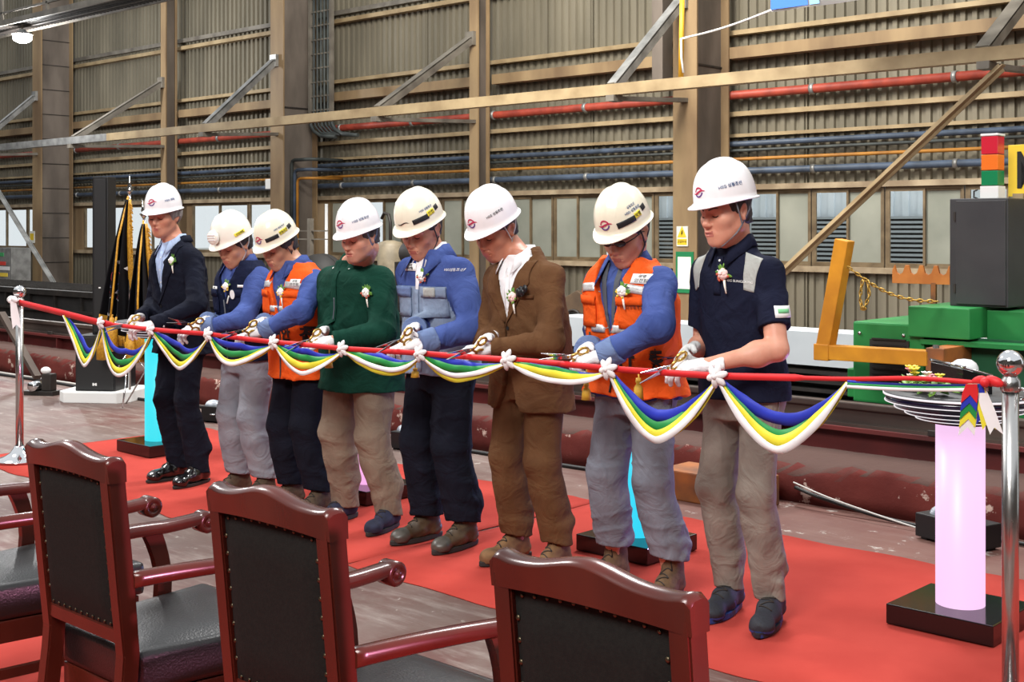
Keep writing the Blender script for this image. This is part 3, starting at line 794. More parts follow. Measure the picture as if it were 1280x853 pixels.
# overhead crane walkway, upper left
wx=empty('crane_walkway',(0,0,0),0,'steel grating walkway with handrail crossing the upper left corner','walkway')
zz=5.80
MB().box(-34,-12,12.0,12.05,zz-.11,zz).build('edge_channel',M_grey,wx); MB().box(-34,-12,12.72,12.77,zz-.11,zz).build('edge_channel',M_grey,wx)
MB().box(-34,-12,12.0,12.04,zz+.13,zz+.17).build('handrail',M_grey,wx)
x=-33
while x<-12: MB().box(x,x+.05,12.0,12.05,zz,zz+.9).build('handrail_post',M_grey,wx); x+=1.9
MB().box(-34,-12,12.0,12.04,zz+.86,zz+.9).build('handrail',M_grey,wx)
m=MB(); x=-34
while x<-12: m.box(x,x+.03,12.05,12.72,zz-.08,zz-.03); x+=.13
m.box(-34,-12,12.36,12.40,zz-.12,zz-.08)
m.build('grating',M_dark,wx)
# flood lamp under the walkway
q=at(28,47,y=12.3)
r=empty('floodlight_lamp',tuple(q),0,'lit white floodlight hanging in the upper left corner','lamp')
MB().lathe([(0,.18),(.06,.17),(.09,.12),(.20,.07),(.21,.06)],None,24).build('shade',M_bright,r)
MB().sphere((0,0,0),.19,20,(1,1,.62)).build('bulb',mat('lamp_glow',(255,255,255),.5,0,emit=(255,252,244),estr=30),r)
MB().tube([(0,0,.17),(0,0,.36)],.02,8).build('hanger',M_grey,r)
# yellow rod, rope and banner
a=at(853,-12,y=13.66); b=at(851,99,y=13.66); b.z=BZ+.076
o=MB().tube([a,b],.035,10).build('yellow_rod',mat('yellow_rod_paint',(214,160,40),.5)); tag(o,'vertical yellow rod standing on the runway beam before the wide column','rod')
q0=at(853,48,y=13.62); q1=at(966,12,y=12.5); pts=[q0.lerp(q1,t/10)+Vector((0,0,-.03*math.sin(PI*t/10))) for t in range(11)]
q2=q0+Vector((.0,-.02,-.25)); q3=q0+Vector((.03,-.02,-.45))
o=MB().tube([q3,q2,q0+Vector((0,-.03,0))]+pts,.014,8).build('rope',M_white); tag(o,'thin white rope tied from the yellow rod to the hanging banner','rope')
bn=empty('banner',(0,0,0),0,'white and blue banner whose lower edge shows at the top','banner')
c0=at(964,15,y=12.5); c1=at(1120,-4,y=12.5); 
def bq(u,z): return (c0.x+(c1.x+2.4-c0.x)*u, 12.5+.015*math.sin(u*40), z)
m=MB(); n=40; zb=lambda u:c0.z; 
m.strip([bq(i/n,c0.z) for i in range(n+1)],[bq(i/n,c0.z+1.3) for i in range(n+1)]); o=m.build('banner_cloth',M_white,bn); solidify(o,.004)
M_bblue=mat('banner_blue',(44,104,214),.6); M_bblu2=mat('banner_light_blue',(120,176,232),.6)
def tri(pts,mt,name):
    m=MB(); vs=[m.bm.verts.new((p[0],12.475,p[1])) for p in pts]; m.bm.faces.new(vs); o=m.build(name,mt,bn); solidify(o,.003)
z=c0.z; x=c0.x
tri([(x+.01,z+.02),(x+.48,z+.02),(x+.30,z+1.2),(x+.01,z+1.2)],M_bblue,'blue_field'); tri([(x+.50,z+.02),(x+.62,z+.02),(x+.36,z+1.2)],M_bblu2,'light_blue_field')
# signs on the wide column
def plate(px0,py0,px1,py1,y,name,mt,label,cat='sign'):
    a=at(px0,py1,y=y); b=at(px1,py0,y=y)
    r=empty(name,((a.x+b.x)/2,y,(a.z+b.z)/2),0,label,cat); w=(b.x-a.x)/2; h=(b.z-a.z)/2
    MB().box(-w,w,-.008,.008,-h,h,bev=.003).build('board',mt,r); return r,w,h
M_sy=mat('sign_yellow',(236,200,50),.5); M_sw=mat('sign_white',(232,230,220),.5); M_ink=mat('sign_black',(20,20,20),.5); M_sg=mat('sign_green',(30,120,74),.5)
XZ=Matrix(((1,0,0,0),(0,0,-1,0),(0,1,0,0),(0,0,0,1)))   # sign face towards -Y, upright
def face(x,y,z): return Matrix.Translation((x,y,z))@XZ
r,w,h=plate(846,283,860,308,CBY-.012,'warning_sign',M_sw,'white and yellow warning sign on the wide column behind the navy polo')
m=MB(); m.prism([(-w*.8,0),(w*.8,0),(0,h*1.15)],0,.004,M=face(0,-.009,-h*.1)); m.build('triangle',M_sy,r)
m=MB(); m.prism([(-.012,.02),(.0,.075),(.018,.08),(.005,.05),(.02,.05),(-.006,-.0),(-.0,.035)],0,.004,M=face(0,-.014,0)@Matrix.Translation((0,h*.05,0))); m.build('pictogram',M_ink,r)
MB().box(-w*.85,w*.85,-.012,-.008,-h*.85,-h*.25).build('text_panel',M_sy,r)
flat_text('lettering','고압주의',.045,face(0,-.013,-h*.55),M_ink,r)
r,w,h=plate(845,315,867,366,CBY-.012,'green_notice',M_sg,'green framed notice board on the wide column below the warning sign')
MB().box(-w*.75,w*.75,-.013,-.008,-h*.8,h*.75).build('notice_paper',M_sw,r)
r,w,h=plate(37,289,43.5,304,CBY-.012,'warning_sign',M_sw,'small white and yellow sign on the far left wide column')
MB().box(-w*.7,w*.7,-.012,-.008,-h*.5,h*.6).build('text_panel',M_sy,r)
# far left cabinet with labels
q=at(6,y=14.6); cz=at(6,310,y=14.6).z
r=empty('control_cabinet',(q.x,14.8,0),0,'grey cabinet with coloured labels at the far left edge','cabinet')
MB().box(-.55,.35,-.2,.3,0,cz,bev=.01).build('body',M_bright,r)
for k,(c,dz) in enumerate((((60,150,90),.12),((200,60,50),.34),((230,200,70),.62),((220,220,220),.46))):
    MB().box(-.45,-.05+.1*k,-.212,-.2,cz-dz-.09,cz-dz).build('label_plate',mat('cabinet_label_%d'%k,c,.5),r)
# ================================================================ GREEN MACHINE
M_green=mat('machine_green',(48,142,74),.38,0,(36,120,62),2.5,spec=.5); M_dgreen=mat('machine_dark_green',(28,92,58),.5,0,(22,76,48),2)
M_yell=mat('machine_yellow',(222,152,36),.45,0,(186,120,30),3.5); M_cabin=mat('charcoal_cabinet',(58,58,60),.5,0,(50,50,53),4,bump=.05,bscale=200)
gm=empty('gantry_machine',(0,0,0),0,'green gantry cutting machine at the right under the black cabinet','machine')
def gx(px,y): return at(px,y=y).x
def gz(px,py,y): return at(px,py,y=y).z
Y0=8.15
x0,x1=gx(1066,Y0),gx(1155,Y0)
b=MB(); zt=gz(1072,402,Y0); zb=gz(1100,505,Y0)
b.box(x0,x1,Y0,Y0+.9,zb,zt,bev=.015); bo=b.build('end_housing',M_green,gm)
wx0,wx1=gx(1088,Y0),gx(1137,Y0); MB().box(wx0,wx1,Y0-.012,Y0+.05,gz(1110,488,Y0),gz(1110,425,Y0)).build('vent_panel',M_black,bo)
s=MB(); 
for k in range(9): s.box(wx0+.02,wx1-.02,Y0-.022,Y0-.012,gz(1110,484,Y0)+.04*k,gz(1110,484,Y0)+.04*k+.012)
s.build('vent_slats',M_dark,bo)
MB().box(x0-.07,x0+.02,Y0+.05,Y0+.7,zb+.02,zb+.22,bev=.01).build('buffer',M_green,gm)
# upper tray
X0,X1=gx(1135,Y0-.05),-1.2
zt2=gz(1140,383,Y0-.05); zb2=gz(1140,421,Y0-.05)
t=MB(); ym=Y0+.75
xm=gx(1212,Y0-.05)
t.box(X0,xm,Y0-.05,ym,zb2,zt2,bev=.008); t.box(xm,X1,Y0+.22,ym+.2,zb2-.02,zt2-.02,bev=.008); t.build('upper_tray',M_green,gm)
MB().box(x1-.02,X1,Y0+.10,Y0+.14,zb-.1,zb2).build('side_plate',M_dgreen,gm)
MB().box(x1-.02,X1,Y0-.02,Y0+.12,zb2-.05,zb2-.015,bev=.004).build('ledge',M_green,gm)
MB().box(x1-.05,X1,Y0+.02,Y0+.6,zb-.05,zb+.10,bev=.01).build('lower_beam',M_green,gm)
MB().lathe([(0,0),(.035,0),(.035,.05),(.06,.05),(.06,.11),(.02,.11),(.02,.2),(0,.2)],Matrix.Translation((gx(1112,Y0),Y0+.1,zb-.155)),20).build('wheel_foot',M_steel,gm)
for px in (1075,1130): MB().lathe([(0,0),(.012,0),(.012,.012),(0,.012)],face(gx(px,Y0),Y0,zt-.08),10).build('bolt',M_steel,gm)
# yellow L arm
yk=Y0-.28
p0=at(1056,300,y=yk); p1=at(1031,440,y=yk); p2=at(1165,448,y=yk)
ya=empty('swing_boom',(0,0,0),0,'yellow L-shaped steel boom hinged on the green machine','arm')
m=MB(); m.beam(p1,p0,.10,.10,up=(0,1,0),bev=.006); up=m.build('upright',M_yell,ya)
MB().box(p1.x-.056,p1.x+.056,yk-.056,yk+.056,p1.z-.056,p1.z+.056,bev=.006).build('corner_gusset',M_yell,ya)
m=MB(); m.beam(p1+Vector((-.02,0,0)),p2,.10,.10,bev=.006); m.build('crossbar',M_yell,ya)
m=MB(); m.box(p2.x-.02,p2.x+.10,yk-.05,Y0+.10,p2.z-.08,p2.z+.07,bev=.006); m.build('hinge_block',M_rust,ya)
MB().tube([(p2.x+.04,yk-.03,p2.z-.10),(p2.x+.04,yk-.03,p2.z+.09)],.02,10).build('hinge_pin',M_dark,ya)
# chain: separate links hanging in a catenary
c0=at(1060,334,y=yk-.07); c1=at(1172,377,y=Y0-.07)
M_chain=mat('gilded_chain',(186,150,70),.4,.6)
ch=empty('chain',(0,0,0),0,'gold coloured chain sagging from the yellow arm to the green machine','chain')
def chain_path(pts,ln=.03,r=.005):
    P=[Vector(p) for p in pts]; seg=[]; tot=0
    m=MB(); d=0; i=0; pos=P[0].copy(); k=0
    L=[(P[j+1]-P[j]).length for j in range(len(P)-1)]; T=sum(L); n=int(T/ln)
    def pt(s):
        for j,l in enumerate(L):
            if s<=l or j==len(L)-1: return P[j].lerp(P[j+1],s/l if l else 0)
            s-=l
    for k in range(n):
        a=pt(T*k/n); b_=pt(T*(k+1)/n); dr=(b_-a).normalized(); sd=dr.cross(Vector((0,0,1)) if k%2 else Vector((.3,1,.2))).normalized()
        c=(a+b_)/2; h=ln*.72; w=ln*.36
        m.tube([c+dr*h*math.cos(q*PI/4)+sd*w*math.sin(q*PI/4) for q in range(8)],r,5,closed=True)
    return m
pts=[c0.lerp(c1,t/16)+Vector((0,0,-.07*math.sin(PI*t/16))) for t in range(17)]
chain_path(pts).build('chain_run',M_chain,ch)
l0=c0.lerp(c1,.18)+Vector((0,-.02,-.05))
chain_path([l0,l0+Vector((-.02,0,-.12)),l0+Vector((.01,-.01,-.20)),l0+Vector((.05,0,-.10)),l0+Vector((.04,0,0))]).build('chain_loop',M_chain,ch)
# notched orange bracket
yb=Y0+.35; s0=at(1116,354,y=yb); s1=at(1188,350,y=yb); w=s1.x-s0.x
pr=[(0,0),(w,0),(w,.12)]
for k in range(3,-1,-1):
    cx_=w*(.13+.25*k); 
    pr+= [(cx_+w*.10,.13),(cx_+w*.06,.075),(cx_,.06),(cx_-w*.06,.075),(cx_-w*.09,.13)]
pr+=[(0,.09)]
r=empty('notched_bracket',(s0.x,yb,s0.z),0,'orange notched cradle bracket standing on the green machine','bracket')
MB().prism(pr,-.01,.01,M=XZ,bev=.002).build('cradle',mat('cradle_orange',(206,128,60),.5,0,(180,104,46),6),r)
zf=gz(1168,382,yb); MB().box(w*.68,w*.76,-.012,.012,zf-s0.z+.0,.01).build('stem',M_rust,r)
# black cabinet, signal tower, sign
yc=Y0+.18; cx0,cx1=gx(1187,yc),gx(1260,yc); z0=zt2+.0; z1=gz(1225,248,yc)
r=empty('black_cabinet',(0,0,0),0,'charcoal black control cabinet standing on the green machine','cabinet')
MB().box(cx0,cx1,yc,yc+.95,z0,z1,bev=.008).build('body',M_cabin,r)
MB().box(cx0+.05,cx1-.01,yc-.018,yc,z0+.015,z1-.015,bev=.004).build('door',M_cabin,r)
for z in (z0+.12,z1-.12): MB().box(cx0+.035,cx0+.05,yc-.02,yc,z-.03,z+.03).build('door_hinge',M_dark,r)
tw=.056; tc=((gx(1241,yc+.15)),yc+.15)
r=empty('signal_tower',(tc[0],tc[1],z1),0,'square red, orange and green signal light tower on the black cabinet','signal light')
hz=lambda py:gz(1241,py,yc+.15)-z1
MB().box(-tw-.006,tw+.006,-tw-.006,tw+.006,0,hz(233),bev=.004).build('tower_base',M_white,r)
for nm,c,pa,pb in (('green_lamp',(20,130,80),232,213),('orange_lamp',(240,120,40),213,193),('red_lamp',(205,36,58),193,170)):
    MB().box(-tw,tw,-tw,tw,hz(pa),hz(pb)-.004,bev=.004).build(nm,mat(nm,c,.25,0,spec=.6),r)
MB().box(-tw-.004,tw+.004,-tw-.004,tw+.004,hz(170)-.002,hz(169)+.008,bev=.003).build('tower_cap',M_white,r)
MB().tube([(-tw-.02,-tw-.01,.06),(-tw-.045,-tw-.01,.05),(-tw-.045,-tw-.01,.01),(-tw-.02,-tw-.01,.0)],.006,8).build('signal_wire',M_black,r)
ys=yc+.5; a=at(1261,246,y=ys); b=at(1300,180,y=ys)
r=empty('machine_sign',(a.x,ys,a.z),-.18,'yellow sign with a black capital M cut by the right edge','sign')
H=b.z-a.z; MB().box(0,.95,-.008,.008,0,H,bev=.003).build('board',M_sy,r)
MB().box(.04,.12,-.02,.02,z1-a.z+.002,.02).build('sign_foot',M_tan,r)
flat_text('lettering','M',.36,face(.155,-.010,H*.47)@Matrix.Diagonal((.72,1,1,1)),M_ink,r,bold=.004)
# ================================================================ THINGS BEHIND THE LEFT PEOPLE
M_spk=mat('speaker_black',(24,24,25),.6,0,(30,30,31),300,bump=.1,bscale=500)
sq=at(103,y=5.95); SPX,SPY=-10.72,6.05; rz=.62
pl=empty('speaker_plinth',(SPX,SPY,0),rz,'white octagonal plinth under the black subwoofer at the left','plinth')
MB().prism([(-.34,-.2),(-.25,-.31),(.25,-.31),(.34,-.2),(.34,.2),(.25,.31),(-.25,.31),(-.34,.2)],0,.095,bev=.006).build('plinth_block',M_white,pl)
sb=empty('subwoofer',(SPX,SPY,.095),rz,'black subwoofer box on the white plinth carrying the column speaker','speaker')
MB().box(-.19,.19,-.20,.24,0,.50,bev=.008).build('cabinet',M_plast,sb)
MB().box(-.178,.178,-.212,-.2,.015,.485,bev=.004).build('grille',M_spk,sb)
g=MB(); g.box(-.02,-.005,-.216,-.212,.05,.075); g.box(.005,.02,-.216,-.212,.05,.075); g.box(-.005,.005,-.216,-.212,.058,.067); g.build('badge',M_white,sb)
cs=empty('column_speaker',(SPX-.03,SPY,.595),rz,'tall slim black column speaker standing on the subwoofer at the left','speaker')
MB().box(-.075,.075,-.07,.10,0,1.44,bev=.006).build('cabinet',M_plast,cs)
MB().box(-.055,.055,-.078,-.07,.02,1.42,bev=.003).build('grille',M_spk,cs)
MB().box(-.01,.01,-.081,-.078,.42,.432).build('badge',M_white,cs)
# flags
M_flag=mat('black_flag_cloth',(18,18,22),.7,0,spec=.2); M_gold=mat('gold_fringe',(214,160,44),.5,0,(180,124,28),60,bump=.5,bscale=90)
M_fred=mat('flag_red',(200,50,60),.6); M_fblu=mat('flag_blue',(60,84,190),.6); M_fwht=mat('flag_white',(230,230,232),.6)
def flag(x,y,rz,label,lettering,tall=1.87,tilt=0.0):
    r=empty('flag',(x,y,0),rz,label,'flag','flags on chrome stands behind the left people'); r.rotation_euler=(0,tilt,rz)
    MB().tube([(0,0,.12),(0,0,tall)],.012,10).build('pole',M_chrome,r)
    f=MB(); f.lathe([(0,tall),(.012,tall),(.03,tall+.03),(.012,tall+.05),(.02,tall+.07),(.006,tall+.12),(0,tall+.18)],None,12); f.box(-.035,.035,-.004,.004,tall+.035,tall+.045); f.build('finial',M_chrome,r)
    for k in range(3):
        a=2*PI*k/3+.95; MB().tube([(0,0,.48),(.36*math.cos(a),.36*math.sin(a),.01)],.008,8).build('stand_leg',M_chrome,r)
    # cloth: gathered folds falling from the pole top
    n=56; lv=26; bm=bmesh.new(); g=[]
    for i in range(lv+1):
        t=i/lv; row=[]
        for j in range(n+1):
            u=j/n; spread=.03+.20*t**.8
            xx=-spread*(.15+1.0*u)+.02; yy=(.02+.055*min(1,t*1.6))*math.sin(u*PI*5+t*1.2)-.03
            zz=tall-.05-t*(1.20-.18*u)-.05*(1-u)*t
            row.append(bm.verts.new((xx,yy,zz)))
        g.append(row)
    for i in range(lv):
        for j in range(n): bm.faces.new((g[i][j],g[i][j+1],g[i+1][j+1],g[i+1][j])).smooth=True
    P=[[v.co.copy() for v in row] for row in g]
    me=bpy.data.meshes.new('flag_cloth'); bm.to_mesh(me); bm.free(); cl=link('flag_cloth',me,M_flag,r); solidify(cl,.004)
    bv=BVHTree.FromPolygons([tuple(v.co) for v in me.vertices],[tuple(p.vertices) for p in me.polygons])
    # fringe down the pole side and along the lower hem
    m=MB(); rn=random.Random(2)
    def tassels(edge,out,ln):
        for k in range(len(edge)-1):
            for q in range(2):
                p=edge[k].lerp(edge[k+1],q/2+rn.uniform(0,.2)); d=(out+Vector((rn.uniform(-.2,.2),rn.uniform(-.2,.2),rn.uniform(-.3,0)))).normalized()*ln
                m.tube([p,p+d*.5+Vector((0,0,-.01)),p+d+Vector((0,0,-.02))],[.006,.007,.005],5)
    tassels([P[i][0] for i in range(lv+1)],Vector((.8,-.3,-.5)),.06)
    tassels([P[lv][j] for j in range(n+1)],Vector((0,-.1,-1)),.07)
    m.tube([P[i][0]+Vector((.012,-.006,0)) for i in range(lv+1)],[.012+.012*min(1,i/6) for i in range(lv+1)],8)
    m.build('fringe',M_gold,r)
    # cord with tassels
    m=MB(); m.tube([(0,-.02,tall-.02),(-.05,-.10,tall-.4),(-.08,-.14,.95),(-.10,-.15,.72)],.009,8); m.tube([(-.08,-.14,.8),(-.12,-.15,.68),(-.06,-.15,.62),(-.04,-.14,.78)],.009,8)
    for tx in (-.11,-.05): m.lathe([(0,.10),(.02,.09),(.025,.06),(.05,-.02),(.055,-.2),(0,-.21)],Matrix.Translation((tx*1.6,-.15,.60 if tx<-.1 else .68)),12)
    m.build('cord_tassel',M_gold,r)
    if lettering:
        def proj(V,F,mt,name,ox,oz):
            out=[]
            for v in V:
                h=bv.ray_cast(Vector((ox+v[0],-.6,oz+v[1])),Vector((0,1,0)))
                out.append(tuple((h[0]+Vector((0,-.004,0))) if h[0] else Vector((ox+v[0],-.10,oz+v[1]))))
            me=bpy.data.meshes.new(name); me.from_pydata(out,[],F); o=link(name,me,mt,r); solidify(o,.002); return o
        def arc(r0,r1,a0,a1,k=14):
            V=[];F=[]
            for i in range(k+1):
                a=a0+(a1-a0)*i/k
                V+=[(r0*math.cos(a),r0*math.sin(a)),(r1*math.cos(a),r1*math.sin(a))]
            for i in range(k): F.append((2*i,2*i+1,2*i+3,2*i+2))
            return V,F
        for (r0,r1,a0,a1,mt,nm) in ((.085,.105,.4,5.2,M_fwht,'emblem_ring'),(.055,.082,.5,3.4,M_fred,'emblem_arc'),(.05,.082,3.6,5.6,M_fblu,'emblem_arc'),(.11,.125,3.3,5.2,M_fred,'emblem_arc'),(.13,.14,3.2,5.1,M_fwht,'emblem_ring')):
            V,F=arc(r0,r1,a0,a1); proj([(v[0]*.75,v[1]*1.5) for v in V],F,mt,nm,-.075,1.12)
        V,F=text_mesh('HSG',.14,.004); V2=[(v[1]*.8,-v[0]*1.0) for v in V]; 
        proj([(v[0]*.5-.02,v[1]*.9) for v in V],F,M_fwht,'lettering',-.11,.76)
    return r
fq=at(162,y=6.05); flag(fq.x,6.05,.45,'black flag with gold fringe and round emblem beside the navy suit',True)
fq=at(203,y=6.2); flag(fq.x,6.2,.7,'second black gold-fringed flag on a leaning pole behind the navy suit',False,1.66,-.10)
# leaning steel bar and valve cluster at the left edge
a=at(2,392,y=6.2); b=at(47,472,y=6.15)
o=MB().beam(a,b,.07,.05,bev=.004).build('leaning_bar',M_rail); tag(o,'brown steel bar leaning against the kerb at the left edge','bar')
q=at(50,y=5.75)
r=empty('drag_roller',(q.x-.05,5.80,0),.5,'small chrome and black roller clamp on the floor beside the subwoofer','clamp')
MB().box(-.18,.16,-.08,.08,0,.04,bev=.005).build('base_plate',M_dark,r)
MB().lathe([(0,-.10),(.045,-.10),(.045,.10),(0,.10)],Matrix.Translation((-.05,0,.085))@Matrix.Rotation(PI/2,4,'X'),20).build('roller',M_chrome,r)
MB().box(.02,.12,-.05,.05,.04,.20,bev=.01).build('clamp_body',M_dark,r)
MB().sphere((.05,-.02,.23),.05,16,(1,.8,.7)).build('cap',M_white,r)
# machines along the wall behind people
def bench(px,py0,py1,y,wd,label):
    q=at(px,py1,y=y); zt=at(px,py0,y=y).z
    r=empty('work_bench',(q.x,y,0),0,label,'bench')
    MB().box(-wd/2,wd/2,-.3,.3,zt-.32,zt-.22,bev=.01).build('bench_top',M_rust,r)
    return r
q=at(722,378,y=13.2); r=empty('brown_pump',(q.x,13.2,0),0,'brown pump casing with a round opening standing behind the orange vest','pump')
zt=at(722,362,y=13.2).z
M_brown=mat('oily_brown_paint',(92,74,56),.6,0,(70,56,44),4)
MB().prism([(-.55,0),(.55,0),(.55,zt*.7),(.15,zt),(-.55,zt*.55)],-.2,.2,M=XZ,bev=.01).build('casing',M_brown,r)
MB().lathe([(.13,0),(.16,0),(.16,.03),(.13,.03),(.13,0)],face(.1,-.2,zt*.45),24).build('flange',M_dark,r)
MB().lathe([(0,0),(.13,0),(.13,.01),(0,.01)],face(.1,-.2,zt*.45),24).build('opening',M_black,r)
q=at(488,y=13.0); zt=at(488,303,y=13.0).z
r=empty('oil_tank',(q.x,13.0,0),0,'grey-beige tank with a hooked pipe standing behind the blue jacket','tank')
MB().lathe([(0,0),(.2,0),(.2,zt-.05),(.17,zt),(.06,zt+.03),(0,zt+.03)],None,24).build('shell',mat('beige_tank',(150,138,116),.5,0,(120,110,92),5),r)
MB().tube([(0,0,zt),(0,0,zt+.3),(-.04,0,zt+.42),(-.14,0,zt+.45),(-.2,0,zt+.36)],.025,10).build('hook_pipe',M_dark,r)
q=at(502,y=12.6); zt=at(502,306,y=12.6).z
r=empty('motor',(q.x+.1,12.6,0),0,'round black motor beside the beige tank','motor')
MB().box(-.12,.25,-.12,.12,0,zt-.25).build('stand',M_dark,r)
MB().lathe([(0,-.02),(.15,0),(.17,.03),(.17,.28),(.14,.32),(0,.32)],Matrix.Translation((.0,0,zt-.12))@Matrix.Rotation(PI/2,4,'Y'),24).build('housing',M_black,r)
q=at(401,y=12.8); zt=at(401,318,y=12.8).z
r=empty('hose_reel',(q.x,12.8,0),.6,'black hose reel standing behind the shoulder of the left orange vest','hose reel')
MB().lathe([(0,-.14),(.34,-.14),(.34,-.11),(.22,-.11),(.22,.11),(.34,.11),(.34,.14),(0,.14)],Matrix.Translation((0,0,zt-.33))@Matrix.Rotation(PI/2,4,'X'),28).build('drum',M_black,r)
m=MB(); 
for k in range(5): m.lathe([(.22,-.10+.04*k),(.29,-.10+.04*k+.002),(.29,-.10+.04*k+.036),(.22,-.10+.04*k+.038)],Matrix.Translation((0,0,zt-.33))@Matrix.Rotation(PI/2,4,'X'),24)
m.build('hose',M_plast,r); MB().box(-.2,.2,-.2,.2,0,zt-.55).build('stand',M_dark,r)
q=at(408,y=15.0); z0=at(408,322,y=15).z; z1=at(408,255,y=15).z
o=MB().tube([(q.x,15,0),(q.x,15,z1)],.03,10).build('white_pole',M_white); tag(o,'thin white pole standing between the left orange vest and green shirt','pole')
q=at(372,288,y=13.5)
r=empty('shelf_stand',(q.x+.35,13.5,0),0,'dark steel stand with thin arms behind the left orange vest','stand')
MB().box(-.04,.04,-.04,.04,0,q.z+.2).build('post',M_grey,r)
for dz in (0,.14): MB().box(-.45,.45,-.02,.02,q.z-dz-.02,q.z-dz).build('arm',M_grey,r)
MB().box(-.3,.3,-.2,.2,0,.06).build('foot',M_dark,r)
